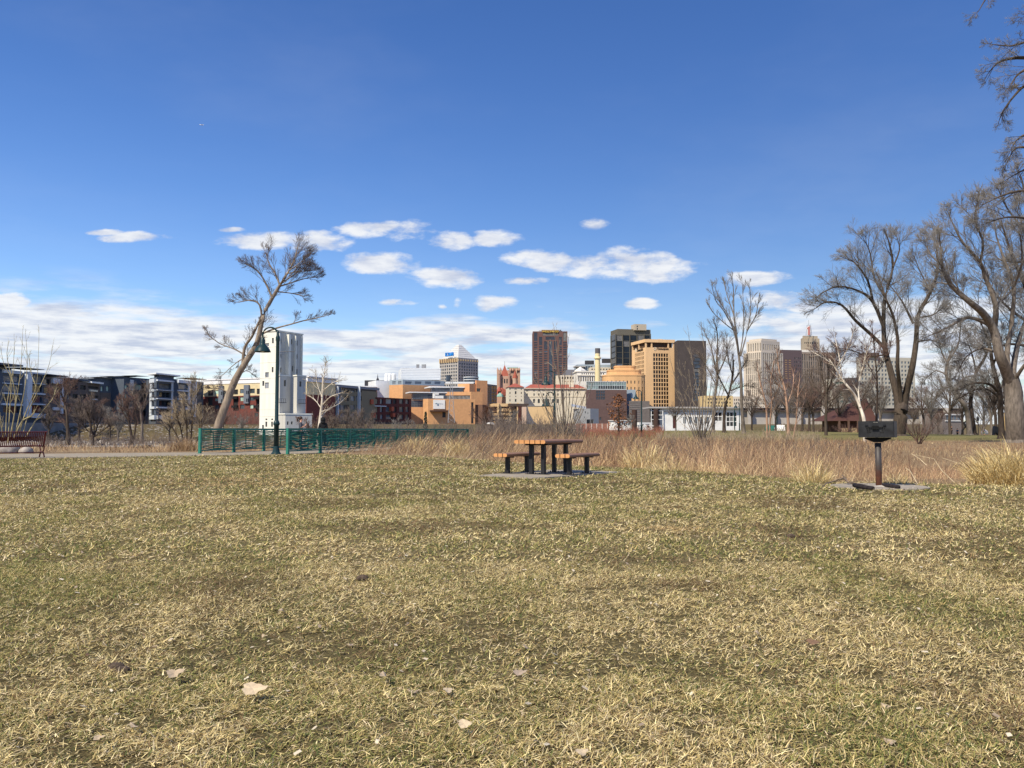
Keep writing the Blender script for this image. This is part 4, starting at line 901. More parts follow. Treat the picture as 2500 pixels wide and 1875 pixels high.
# ---- dark glass tower
b = Bld('office_tower', 'black glass office tower with tan piers and a tan box on its roof', 'tower', 1540, 700)
p = corner3((1491, 716), (1503.5, 700), (1590, 706)); z1 = pt(1503, 815, 700).z; fl, fr = Face(p[0], p[1], -2, z1), Face(p[1], p[2], -2, z1); TB = M('tan_grey_stone', (.13, .118, .09), .8)
TGL = M('tower_dark_glass', (.008, .013, .020), .12, .6, .12, spec=.25)
w = []
for x0, x1 in ((1505, 1519.3), (1522, 1536.8), (1539.5, 1554.5), (1557, 1572), (1574.5, 1588.5)):
    for k in range(9): w.append((fr.px(x0, 818.5 + 14 * k, x1, 832 + 14 * k), TGL))
b.block(p, -2, z1, TB, {0: [(fl.px(1492, 819 + 14 * k, 1502.6, 832 + 14 * k), TGL) for k in range(9)], 1: w}, ROOFG, .25)
for x in (1503.6, 1520.6, 1538.1, 1555.7, 1573.2, 1589): b.panel(fr, fr.px(x - .5, 815, x + .5, 960), TB, .8, 'pier')
q = frontal((1509, 706), (1590, 712), 18); zq = pt(1540, 803, 706).z; b.block(q, z1 + .03, zq, TB, {}, ROOFG)
q = frontal((1551, 706), (1580, 708), 9); fq = Face(q[0], q[1], 0, 200); b.block(q, zq - 1, pt(1560, 791, 706).z, M('tan_box', (.47, .40, .30), .8), {0: [(fq.px(1554.5, 795, 1557.5, 799), DK), (fq.px(1554.5, 801, 1557.5, 805), DK)]}, ROOFG); b.done()
# ---- orange stepped art deco block
b = Bld('stepped_block', 'rounded stepped tan stone block with long slit windows', 'building', 1530, 520); AD = M('orange_stone', (.66, .40, .19), .85, .06, .3)
def rounded(x0, x1, D, r_in=.18):
    a, c = G2(x0, D), G2(x1, D); wd = (c - a).length; dep = wd * .75
    return [Vector((a.x + wd * .5 + wd * .5 * (1 if cos(t) > 0 else -1) * abs(cos(t)) ** .55, D + dep * .5 + dep * .5 * (1 if sin(t) > 0 else -1) * abs(sin(t)) ** .55)) for t in [2 * pi * k / 20 for k in range(20)]]
for x0, x1, yt, D in ((1475, 1580, 914, 520), (1486, 1570, 902, 523), (1502, 1554, 892.5, 527)):
    p = rounded(x0, x1, D); zt = pt(1530, yt, D).z; wins = {}
    if D == 520:
        for i in range(20):
            fc = Face(p[i], p[(i + 1) % 20], -2, zt)
            if fc.n.y < -.2 and fc.W > 1.2:
                nn = max(1, int(fc.W / 2.0)); ww = []
                for k in range(nn):
                    u = fc.W * (k + .5) / nn; ww += [((u - .34, u + .34, zt - 17, zt - 7.6), DK), ((u - .34, u + .34, zt - 5.6, zt - 3.8), DK)]
                wins[i] = ww
    b.block(p, -2, zt, AD, wins, AD, .4)
    b.slab(p, zt - .8, zt - .3, AD, .25, 'cornice')
b.done()
# ---- tan telephone building with signs
b = Bld('office_tower', 'tan concrete office tower with square dark windows and company signs on two sides', 'tower', 1600, 550); PT = M('tan_concrete', (.74, .49, .26), .85, .08, .3, stretch=(1, 1, .15))
p = corner3((1543.5, 574), (1577, 552), (1647.5, 556)); z1 = pt(1577, 848, 552).z; fl, fr = Face(p[0], p[1], -2, z1), Face(p[1], p[2], -2, z1); BW = GLASS('brown_window', (.016, .010, .007), .35)
b.block(p, -2, z1, PT, {0: W(fl.grid(1550.5, 862.5, 1573, 950, 7, 9, .66, .74), BW), 1: W(fr.grid(1594, 861.5, 1633, 996, 6, 13, .78, .80), BW)}, ROOFD, .3)
ctr = sum(p, Vector((0, 0))) / 4; zu, zt = pt(1577, 835.5, 552).z, pt(1577, 828, 552).z
roofkit(b, p, zt, 3)
b.slab([v + (ctr - v) * .1 for v in p], z1, zu, M('recess_brown', (.10, .06, .035), .9), 0, 'recess'); b.slab(p, zu, zt, PT, .6, 'crown')
for fc, us in ((fl, (.02, .5, .98)), (fr, (.03, .22, .80, .98))):
    for u in us: b.part('post', MB().box(fc.at(fc.W * u, (z1 + zu) / 2, -.5), (.9, .9, zu - z1), fc.ang), PT)
SB = M('sign_black', (.03, .025, .02), .6); SW = M('sign_cream', (.78, .74, .60), .6)
for fc, ex, tx0, tx1, y0, y1, nm in ((fr, 1598.6, 1603.8, 1632, 848.5, 855, 'front'), (fl, 1553.3, 1556, 1570.5, 852.5, 857.5, 'side')):
    u0, u1, za, zb = fc.px(tx0, y0, tx1, y1); me = text_mesh('CenturyLink', u1 - u0, zb - za, .12); me.materials.append(SB)
    o = link('lettering', me, b.o); o.location = fc.at((u0 + u1) / 2, (za + zb) / 2, .2) - b.o.location; o.rotation_euler = (pi / 2, 0, fc.ang)
    u, zc = fc.hit(ex, (y0 + y1) / 2 - .3); mb = MB()
    for k in range(12):
        a = 2 * pi * k / 12; q0, q1 = fc.at(u + .35 * cos(a), zc + .35 * sin(a), .2), fc.at(u + 1.05 * cos(a), zc + 1.05 * sin(a), .2); mb.tube([q0, q1], [.05, .17], 4)
    b.part('emblem', mb, SW)
b.done()
# ---- dark brown slab
b = Bld('office_tower', 'windowless dark brown office slab with one folded glass strip beside the tan tower', 'tower', 1690, 520)
p = corner3((1647.5, 548), (1656, 538), (1726, 541)); z1 = pt(1656, 831, 538).z; fr = Face(p[1], p[2], -2, z1); DBS = M('dark_brown_slab', (.075, .061, .056), .85, .1, .3)
b.block(p, -2, z1, DBS, {1: [(fr.px(1693 + (2.5 if k % 2 else 0), 863 + 9 * k, 1708 + (2.5 if k % 2 else 0), 871.5 + 9 * k), DKB) for k in range(13)]}, ROOFD, .4); b.done()
b = Bld('building', 'low tan building glimpsed between tree trunks right of the brown slab', 'building', 1750, 480)
p = frontal((1722, 480), (1790, 482), 12); z1 = pt(1740, 966, 480).z; fc = Face(p[0], p[1], -2, z1); b.block(p, -2, z1, M('yellow_tan', (.62, .47, .24), .85), {0: W(fc.grid(1726, 970, 1786, 996, 9, 3, .5, .5), DK)}, ROOFG, .3); b.done()
# ---- parking ramp and curved wall
b = Bld('parking_ramp', 'tan open parking ramp with stacked concrete decks', 'parking ramp', 1246, 430); PR = M('tan_deck', (.66, .46, .24), .85, .06, .4)
pz = lambda y: pt(1250, y, 428).z
for y0, y1 in ((985, 992.5), (997, 1004), (1008, 1013.5), (1018, 1023.5), (1028, 1034)):
    q = frontal((1214 if y0 > 986 else 1205, 428), (1264, 430), 14); b.part('deck', MB().prism([(v.x, v.y) for v in q], pz(y1), pz(y0)), PR)
for x in (1245.5, 1216, 1264): b.part('column', MB().box(pt(x, 1008, 427.6), (.9, .9, 10)), PR)
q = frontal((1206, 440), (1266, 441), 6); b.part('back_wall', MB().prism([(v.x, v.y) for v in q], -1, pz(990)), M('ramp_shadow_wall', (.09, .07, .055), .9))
b.part('canopy', MB().prism([(v.x, v.y) for v in frontal((1243, 426), (1291, 428), 10)], pz(992), pz(985.6)), M('brown_canopy', (.075, .055, .045), .8))
b.part('column', MB().prism([(v.x, v.y) for v in frontal((1264.5, 427), (1274, 427), 4)], -1, pz(992)), M('maroon_column', (.06, .02, .018), .8)); b.part('column', MB().prism([(v.x, v.y) for v in frontal((1275, 425), (1285, 425), 3)], -1, pz(993.5)), M('pinkish_stone', (.58, .43, .34), .85)); b.done()
b = Bld('curved_wall', 'leaning rounded tan wall building beside the parking ramp', 'building', 1320, 420)
prof = [(1288, 992.5), (1350, 992), (1350, 1036), (1312, 1036), (1303, 1028), (1296, 1016), (1291, 1004)]
b.part('wall', MB().extrude([pt(x, y, 420) for x, y in prof][::-1], (2, 12, 0)), PR); b.part('coping', MB().extrude([pt(x, y, 419.8) for x, y in ((1287, 992), (1350, 991.4), (1350, 990.4), (1287, 991))], (2, 12, 0)), GC); b.done()
# ---- brown brick museum block with a glazed top
b = Bld('brick_block', 'dark brown brick block with a glass walled top storey', 'building', 1480, 400); BB = M('dark_brown_brick', (.135, .085, .075), .9, .1, 1)
p = corner3((1430.5, 402), (1431, 401.5), (1530.5, 404)); z1 = pt(1480, 951.5, 402).z; fr = Face(p[1], p[2], -1, z1)
w = [(fr.px(1437.5, 957, 1439, 961), DK), (fr.px(1463.5, 1018, 1468, 1026), DKB)] + W(fr.grid(1455, 952.5, 1477.5, 976, 4, 3, .86, .88), DKB) + W(fr.grid(1505, 977, 1512.5, 988, 2, 2, .8, .85), DKB)
b.block(p[:], -1, z1, BB, {1: w}, ROOFG, .3, 'pane'); zt = pt(1480, 931, 402).z; ft = Face(p[1], p[2], z1, zt); GLW = GLASS('greenish_glass', (.16, .22, .21), .1, .4)
q = [v + (sum(p, Vector((0, 0))) / 4 - v) * .02 for v in p]; ft2 = Face(q[1], q[2], z1 + .05, zt)
mf = M('pale_mullion', (.50, .54, .54), .5); pn = ft2.grid(1432, 932, 1529, 950.5, 17, 2, .88, .9)
b.block(q, z1 + .05, zt, mf, {1: [(r, GLW if k < 17 else (DK if 5 <= k - 17 <= 15 else GLW)) for k, r in enumerate(pn)]}, ROOFG, .2, 'pane')
q = frontal((1530.8, 406), (1541, 407), 8); b.block(q, -1, pt(1535, 962, 406).z, M('blue_grey_steel', (.09, .12, .15), .5), {}, ROOFG); b.part('duct', MB().box(pt(1540, 962, 410), (4, 4, 4)), BGM); b.done()
b = Bld('metal_block', 'low grey metal clad building in front of the dark brown brick block', 'building', 1434, 380); GM = M('grey_metal_wall', (.27, .28, .29), .5, .05, .3); GM2 = M('light_grey_metal', (.36, .38, .40), .5, .05, .3)
p = corner3((1400, 388), (1441, 380), (1461.5, 383)); z1 = pt(1441, 997.5, 380).z; fl, fr = Face(p[0], p[1], -1, z1), Face(p[1], p[2], -1, z1)
b.block(p, -1, z1, GM, {0: [(fl.px(*r), DK) for r in ((1412, 1005, 1413.6, 1009), (1428, 1004, 1430, 1009), (1434.5, 1006.5, 1436, 1011), (1426.5, 1017, 1428, 1021), (1414, 1017, 1415.6, 1021), (1432, 1024, 1440.5, 1034))], 1: [(fr.px(1441.5, 1024, 1449, 1034), DK)]}, GM2, .2)
b.part('sloped_roof', MB().add([pt(1395, 991, 386), pt(1431, 997, 384), pt(1431, 993, 392), pt(1395, 986, 394), pt(1395, 993, 386), pt(1431, 999, 384), pt(1431, 995, 392), pt(1395, 988, 394)], ((0, 1, 2, 3), (7, 6, 5, 4), (0, 4, 5, 1), (1, 5, 6, 2), (2, 6, 7, 3), (3, 7, 4, 0))), GM2); b.done()
b = Bld('building', 'grey concrete windowless block left of the tan tower base', 'building', 1565, 395); p = corner3((1536, 398), (1537, 397), (1586, 400)); b.block(p, -1, pt(1550, 979, 398).z, M('grey_brown_block', (.20, .17, .145), .9, .1, .8), {}, ROOFG)
fc = Face(p[1], p[2], -1, 20)
for k in range(9): b.panel(fc, fc.px(1537.5, 982 + 5.5 * k, 1562, 982.7 + 5.5 * k), GC, .12, 'joint_band')
b.done()
# ---- city hall and its neighbours on the right
b = Bld('office_tower', 'pale limestone tower with tight vertical window strips', 'tower', 1865, 620); LS = M('limestone', (.56, .49, .40), .85, .06, .2)
p = corner3((1817, 634), (1860, 620), (1914, 632)); z1 = pt(1860, 859, 620).z; fl, fr = Face(p[0], p[1], -2, z1), Face(p[1], p[2], -2, z1)
b.block(p, -2, z1, LS, {0: W(fl.grid(1819, 861, 1858.5, 968, 8, 6, .42, .93), DK), 1: W(fr.grid(1862, 861, 1912.5, 968, 10, 6, .42, .93), DK)}, LS, .6)
c = sum(p, Vector((0, 0))) / 4; q = [v + (c - v) * .16 for v in p]; zt = pt(1860, 831, 622).z; fl, fr = Face(q[0], q[1], z1, zt), Face(q[1], q[2], z1, zt)
b.block(q, z1, zt, LS, {0: W(fl.grid(1825, 839, 1859, 857, 6, 1, .36, .9), DK), 1: W(fr.grid(1862, 839, 1904, 857, 8, 1, .36, .9), DK)}, LS, .6)
q2 = [v + (c - v) * .3 for v in p]; b.slab(q2, zt, zt + 1.6, LS, 0, 'parapet')
p = frontal((1783, 612), (1868, 610), 14); zb = pt(1830, 968, 611).z; fc = Face(p[0], p[1], -2, zb); b.block(p, -2, zb, LS, {0: W(fc.grid(1786, 972, 1866, 998, 16, 3, .45, .55), DK)}, LS, .4); b.done()
b = Bld('bank_tower', 'brown grey striped bank tower topped by a round crown with a red number one sign', 'tower', 1990, 800); BT = M('bank_stone', (.26, .21, .17), .85, .08, .2); BT2 = M('bank_crown_stone', (.46, .38, .27), .85)
p = corner3((1941, 806), (1944, 800), (2042, 806)); z1 = pt(1990, 859, 800).z; fr = Face(p[1], p[2], -2, z1)
b.block(p, -2, z1, BT, {1: W(fr.grid(1946, 863, 2040, 990, 17, 7, .5, .9), DK)}, BT, .5)
p = corner3((1958, 812), (1961, 804), (2004, 808)); z2 = pt(1980, 826, 806).z; fr = Face(p[1], p[2], z1 - 1, z2)
b.block(p, z1 - 1, z2, BT2, {1: W(fr.grid(1963, 835, 1999, 840, 8, 1, .6, .9), DK)}, BT2, .4); b.slab(p, z1 + .1, z1 + 2.2, WS, 1.4, 'balustrade'); b.slab(p, z2, z2 + 2.4, BT2, -1.6, 'crown')
mb = MB(); q = pt(1975, 823, 800); s_ = 800 / F
for sx in (-6, 6):
    for sy in (-2, 2): mb.tube([q + Vector((sx * s_, sy, 0)), q + Vector((sx * s_ * .55, sy * .5, 30 * s_))], .16, 4)
for k in range(6):
    t = k / 6; t2 = (k + 1) / 6; mb.tube([q + Vector((-6 * s_ * (1 - .45 * t), -2, 30 * s_ * t)), q + Vector((6 * s_ * (1 - .45 * t2), -2, 30 * s_ * t2))], .12, 4); mb.tube([q + Vector((6 * s_ * (1 - .45 * t), -2, 30 * s_ * t)), q + Vector((-6 * s_ * (1 - .45 * t2), -2, 30 * s_ * t2))], .12, 4)
mb.tube([q + Vector((0, 0, 28 * s_)), q + Vector((0, 0, 42 * s_))], .14, 4)
b.part('sign_mast', mb, M('steel_mast', (.25, .25, .27), .5))
sgn = b.part('sign', MB().extrude([pt(x, y, 797) for x, y in ((1971.6, 819), (1978.4, 819), (1978.4, 795.5), (1974.5, 795.5), (1969.5, 800), (1969.5, 804), (1971.6, 803))], (0, .5, 0)), WHITE)
b.part('sign_face', MB().extrude([pt(x, y, 796.6) for x, y in ((1972.8, 818), (1977.4, 818), (1977.4, 796.6), (1975, 796.6), (1970.7, 800.5), (1970.7, 802.6), (1972.8, 801.4))], (0, .3, 0)), M('sign_red', (.50, .19, .16), .5), sgn); b.done()
b = Bld('building', 'brown building with orange lit floors between the limestone tower and the bank tower', 'building', 1935, 760); p = frontal((1912, 760), (1960, 764), 16); z1 = pt(1930, 854, 760).z; fc = Face(p[0], p[1], -2, z1)
b.block(p, -2, z1, M('brown_violet_stone', (.11, .08, .085), .9), {0: W(fc.grid(1914, 876, 1934, 926, 2, 9, .6, .5), M('tan_floor', (.4, .25, .13))) + W(fc.grid(1938, 870, 1958, 980, 4, 12, .5, .5), DK)}, ROOFD, .3); b.done()
b = Bld('apartment_tower', 'pale cream apartment tower with gridded windows behind the big cottonwood', 'tower', 2160, 600); CT = M('pale_cream', (.46, .43, .35), .85, .04, .2)
p = corner3((2093, 612), (2098, 606), (2236, 616)); z1 = pt(2150, 871, 606).z; fr = Face(p[1], p[2], -2, z1)
b.block(p, -2, z1, CT, {1: W(fr.grid(2101, 878, 2233, 992, 16, 11, .55, .55), GRYG)}, ROOFG, .4); b.slab(frontal((2117, 606), (2150, 608), 9), z1, z1 + 3, BRICKG, 0, 'penthouse'); b.done()
b = Bld('building', 'low cream building with green glass behind the white trunked birch', 'building', 2060, 520); p = frontal((2036, 520), (2096, 524), 12); z1 = pt(2060, 925, 520).z; fc = Face(p[0], p[1], -2, z1)
b.block(p, -2, z1, CT, {0: W(fc.grid(2038, 930, 2094, 985, 5, 6, .8, .5), GLASS('green_glass', (.10, .20, .17), .15))}, ROOFG, .3); b.slab(frontal((2075, 515), (2096, 516), 10), pt(2080, 960, 515).z, pt(2080, 922, 515).z, M('dark_grey_block', (.07, .075, .085)), 0, 'stair_tower'); b.done()
# ---- viaduct along the river
b = Bld('viaduct', 'long brown girder viaduct on a pale concrete wall behind the park trees', 'bridge', 2000, 330); CW = M('pale_concrete_wall', (.44, .40, .35), .9, .12, .25); GB = M('brown_girder', (.09, .065, .055), .8); z = lambda y: pt(2000, y, 330).z
b.part('wall', MB().prism([(v.x, v.y) for v in frontal((1800, 330), (2345, 340), 1.2)], -2, z(1004)), CW); b.part('girder', MB().prism([(v.x, v.y) for v in frontal((1770, 328), (2350, 338), 3)], z(1004), z(996)), GB)
b.part('parapet', MB().prism([(v.x, v.y) for v in frontal((1770, 327.4), (2350, 337.4), .5)], z(996), z(994.2)), CW)
for k in range(9): b.part('pier', MB().box(pt(1830 + 60 * k, 1025, 328.5 + k), (1.4, 1.4, 9)), CW)
b.done()
b = Bld('building', 'grey low building with a white framed window strip under the right hand trees', 'building', 2330, 250); p = frontal((2300, 250), (2352, 252), 8); z1 = pt(2330, 1008, 250).z; fc = Face(p[0], p[1], -1, z1)
b.block(p, -1, z1, M('brown_grey_wall', (.20, .165, .14), .9), {0: W(fc.grid(2309, 1014, 2346, 1026, 4, 1, .84, .8), GRYG)}, ROOFD, .2); b.panel(fc, fc.px(2307, 1026.5, 2348, 1028.5), WHITE, .2, 'sill'); b.panel(fc, fc.px(2307, 1011.5, 2348, 1013.5), WHITE, .2, 'lintel'); b.done()
# ---- white river boat house moored at the bank
b = Bld('riverboat', 'long white riverboat house with tall white framed windows moored at the bank', 'riverboat', 1700, 195); BWH = M('boat_white', (.76, .75, .70), .7, .08, .8); z = lambda y: pt(1700, y, 195).z
p = frontal((1620, 195), (1808, 196), 7); z1 = z(997); fc = Face(p[0], p[1], -1, z1)
w = [(fc.px(1642.5, 1016, 1652, 1046), M('maroon_door', (.09, .03, .025), .6))] + W(fc.grid(1744, 1006, 1763, 1028, 2, 2, .84, .84) + fc.grid(1773, 1006, 1799, 1041, 3, 3, .86, .86), DK) + [((fc.px(1668 + 14 * k, 1018, 1675 + 14 * k, 1034)), GRYG) for k in range(5)]
b.block(p, -1, z1, BWH, {0: w}, ROOFG, .15); b.slab(frontal((1588, 194), (1812, 195), 8), z1, z1 + .35, GC, .2, 'roof_slab'); b.panel(fc, fc.px(1620.5, 1004, 1743, 1006), GC, .06, 'trim')
for x in (1590, 1604, 1618): b.part('post', MB().box(pt(x, 1022, 194.5), (.14, .14, 5)), BWH)
for y in (1003, 1013, 1024, 1040): b.part('rail', MB().box(pt(1604, y, 194.5), (2.8, .10, .12)), BWH)
b.part('back_wall', MB().prism([(v.x, v.y) for v in frontal((1588, 199), (1620, 199), 1)], -1, z1), DBS); b.panel(fc, fc.px(1670, 998, 1672, 1046), GC, .1, 'downpipe'); b.panel(fc, fc.px(1628, 1006, 1655, 1012), M('pale_blue_sign', (.62, .68, .66), .7), .08, 'sign'); b.done()
# white gangway railing and dock shed
b = Bld('boat_dock', 'white framed dock with a glazed shelter left of the riverboat house', 'dock', 1540, 180); z = lambda y: pt(1540, y, 180).z
for k in range(14): b.part('post', MB().box(pt(1492 + 9.5 * k, 1046, 179), (.12, .12, 1.5)), BWH)
for y in (1039, 1046): b.part('rail', MB().tube([pt(1490, y, 179), pt(1618, y, 179)], .06, 5), BWH)
for k in range(13): b.part('brace', MB().tube([pt(1492 + 9.5 * k, 1039, 179), pt(1501.5 + 9.5 * k, 1052, 179)], .04, 4), BWH)
p = frontal((1500, 182), (1541, 183), 3); fc = Face(p[0], p[1], z(1050), z(1027)); b.block(p, z(1050), z(1027), BWH, {0: W(fc.grid(1506, 1030, 1538, 1041, 6, 1, .86, .9), GRYG)}, ROOFW, .1, 'pane'); b.slab(p, z(1027), z(1025.6), WHITE, .3, 'roof_slab')
p = frontal((1560, 184), (1592, 185), 3); fc = Face(p[0], p[1], z(1050), z(1031)); b.block(p, z(1050), z(1031), BWH, {0: [(fc.px(1576, 1034, 1586, 1048), DK), (fc.px(1564, 1034, 1572, 1040), DK)]}, ROOFW, .1); b.done()
for k, (x, lab) in enumerate(((1549, 'dark brown dock pile left of the lamp post shelter'), (1602, 'dark brown dock pile nearest the riverboat house'))):
    tag(obj('dock_pile', MB().lathe([(.55, -4), (.55, 2.8), (.45, 2.9)], 12, pt(x, 1030, 178) - Vector((0, 0, .3))), M('wet_timber', (.06, .035, .028), .9)), lab, 'pile', 'dock piles by the riverboat')
tag(obj('red_retaining_wall', MB().prism([(v.x, v.y) for v in frontal((1380, 200), (1495, 202), .6)], -2, pt(1440, 1034, 200).z), M('reddish_wall', (.34, .16, .11), .9, .2, 1)), 'low reddish wall along the river beyond the brush', 'wall')
b = Bld('red_fence', 'low reddish fence with pale posts along the river beyond the brush', 'fence', 1430, 196)
for k in range(9): b.part('post', MB().box(pt(1392 + 13 * k, 1041, 196), (.16, .16, 1.3)), M('pale_post', (.6, .5, .42)))
for y in (1036, 1043): b.part('rail', MB().box(pt(1440, y, 196.2), (10.5, .08, .18)), M('reddish_wall', (.3, .1, .08)))
b.done()
# ---- pavilion with a red roof
b = Bld('pavilion', 'small park pavilion with a wide red hipped roof', 'pavilion', 2090, 150); RD = M('maroon_roof', (.085, .038, .030), .8, .12, .8)
p = frontal((2048, 150), (2142, 151), 6); z0, ze, za = -.2, pt(2090, 1027, 150).z, pt(2110, 974, 154).z
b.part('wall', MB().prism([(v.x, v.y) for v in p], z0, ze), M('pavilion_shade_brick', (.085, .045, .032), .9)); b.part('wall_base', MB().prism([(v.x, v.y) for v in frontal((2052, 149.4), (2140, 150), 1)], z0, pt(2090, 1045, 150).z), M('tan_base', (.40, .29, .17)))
q = frontal((2032, 149), (2142, 150), 8.5); r0, r1 = pt(2098, 974, 153.5), pt(2116, 974, 153.5)
b.part('roof', MB().add([(v.x, v.y, ze - .05) for v in q] + [tuple(r0), tuple(r1)], ((0, 1, 5, 4), (1, 2, 5), (2, 3, 4, 5), (3, 0, 4), (3, 2, 1, 0))), RD)
for x in (2049, 2072, 2095, 2120): b.part('post', MB().box(pt(x, 1044, 149.2), (.3, .3, 2.6)), M('pavilion_post', (.12, .07, .05)))
b.done()
# ---- far bank: low wall, riprap, parapets
tag(obj('retaining_wall', MB().prism([(v.x, v.y) for v in frontal((-120, 240), (500, 352), .5)], -1, 3.3), M('grey_embankment_wall', (.25, .245, .23), .9, .15, .5)), 'long low grey wall at the foot of the dark apartments', 'wall')
tag(obj('promenade_wall', MB().prism([(v.x, v.y) for v in frontal((748, 300), (985, 330), .6)], -2, pt(850, 1030, 310).z), M('dark_promenade', (.05, .047, .05), .9)), 'dark promenade wall below the brick apartments', 'wall')
b = Bld('promenade_rail', 'thin dark railing on the promenade below the brick apartments', 'railing', 860, 305)
for k in range(14): b.part('post', MB().box(pt(752 + 17 * k, 1027, 299 + 2.2 * k), (.1, .1, 1.5)), IRON)
b.part('rail', MB().tube([pt(750, 1022.5, 299), pt(984, 1024, 329)], .08, 5), IRON); b.part('rail', MB().tube([pt(750, 1027, 299), pt(984, 1028, 329)], .06, 5), IRON); b.done()
def riprap():
    rs = random.Random(5); mb = MB()
    for i in range(4200):
        y = rs.uniform(250, 286) if i % 2 else rs.uniform(56, 104); x = rs.uniform(-.62, -.24 if y > 200 else -.30) * y
        z_ = float(height(x, y)); r = rs.uniform(.2, .5) * (1 if y > 200 else .42) * (.5 + 1.2 * float(vnoise(np.array([x * .3]), np.array([y * .12]))[0]))
        vs = [(x + r * a * rs.uniform(.6, 1.3), y + r * b_ * rs.uniform(.6, 1.3), z_ + r * c * rs.uniform(.5, 1)) for a, b_, c in ((1, 0, 0), (0, 1, 0), (-1, 0, 0), (0, -1, 0), (0, 0, .8), (0, 0, -.6))]
        mb.add(vs, ((0, 1, 4), (1, 2, 4), (2, 3, 4), (3, 0, 4), (1, 0, 5), (2, 1, 5), (3, 2, 5), (0, 3, 5)))
    tag(obj('riprap', mb, M('riprap_stone', (.30, .265, .22), .9, .5, .5)), 'pale broken stones along both river banks', 'rocks', kind='stuff')
riprap()
# ================================================================== BARE TREES
def rnd_perp(t, rng):
    while True:
        v = Vector((rng.uniform(-1, 1), rng.uniform(-1, 1), rng.uniform(-1, 1)))
        c = t.cross(v)
        if c.length > .15: return c.normalized()
class Cfg:
    def __init__(s, n, ang=(28, 62), up=.03, wob=.16, k=(.36, .62), rmin=.006, seg=(1, 3, 4, 5, 5), taper=.42, rc=.5): s.n, s.ang, s.up, s.wob, s.k, s.rmin, s.seg, s.taper, s.rc = n, ang, up, wob, k, rmin, seg, taper, rc
def grow(acc, p, d, L, r, lev, cf, rng):
    ns = cf.seg[min(lev, 4)]; pts = [p]; q = p; dd = d; st = L / ns; w = cf.wob
    for i in range(ns):
        dd = Vector((dd.x + rng.gauss(0, w), dd.y + rng.gauss(0, w), dd.z + rng.gauss(0, w) + cf.up)).normalized()
        q = q + dd * st; pts.append(q)
    r1 = max(r * cf.taper, cf.rmin * .7)
    acc.setdefault((ns + 1, lev), []).append((pts, [r + (r1 - r) * i / ns for i in range(ns + 1)]))
    if lev == 0: return
    for j in range(cf.n[lev - 1]):
        t = .18 + .82 * (j + rng.random()) / cf.n[lev - 1]; t = min(t, .999); i = int(t * ns); fr = t * ns - i
        b = pts[i].lerp(pts[i + 1], fr); tg = (pts[i + 1] - pts[i]).normalized(); a = radians(rng.uniform(*cf.ang))
        nd = tg * cos(a) + rnd_perp(tg, rng) * sin(a)
        grow(acc, b, nd, L * rng.uniform(*cf.k) * (1.18 - .6 * t), max(cf.rmin, (r + (r1 - r) * t) * cf.rc), lev - 1, cf, rng)
def smooth(pts, rad, k=3):
    P, R = [], []
    n = len(pts)
    for i in range(n - 1):
        a, b, c, d = pts[max(i - 1, 0)], pts[i], pts[i + 1], pts[min(i + 2, n - 1)]
        for j in range(k):
            t = j / k; P.append(.5 * ((2 * b) + (c - a) * t + (2 * a - 5 * b + 4 * c - d) * t * t + (3 * b - a - 3 * c + d) * t ** 3)); R.append(rad[i] + (rad[i + 1] - rad[i]) * t)
    return P + [pts[-1]], R + [rad[-1]]
def limb(acc, pts, rad, lev, cf, rng, n, L, t0=.25, key=None):
    P, R = smooth(pts, rad); m = len(P); acc.setdefault((m, 9), []).append((P, R))
    for j in range(n):
        t = t0 + (1 - t0) * (j + rng.random()) / n; t = min(t, .998); i = int(t * (m - 1)); fr = t * (m - 1) - i
        b = P[i].lerp(P[i + 1], fr); tg = (P[i + 1] - P[i]).normalized(); a = radians(rng.uniform(*cf.ang)); r = R[i]
        nd = tg * cos(a) + rnd_perp(tg, rng) * sin(a); nd.z += cf.up * 2; nd.normalize()
        grow(acc, b, nd, L * rng.uniform(.6, 1.15) * (1.2 - .55 * t), min(r * .6, max(cf.rmin * 3, L * .014)), lev, cf, rng)
    # the limb runs out into its own leader
    grow(acc, P[-1], (P[-1] - P[-2]).normalized(), L * .42, R[-1] * .9, lev, cf, rng)
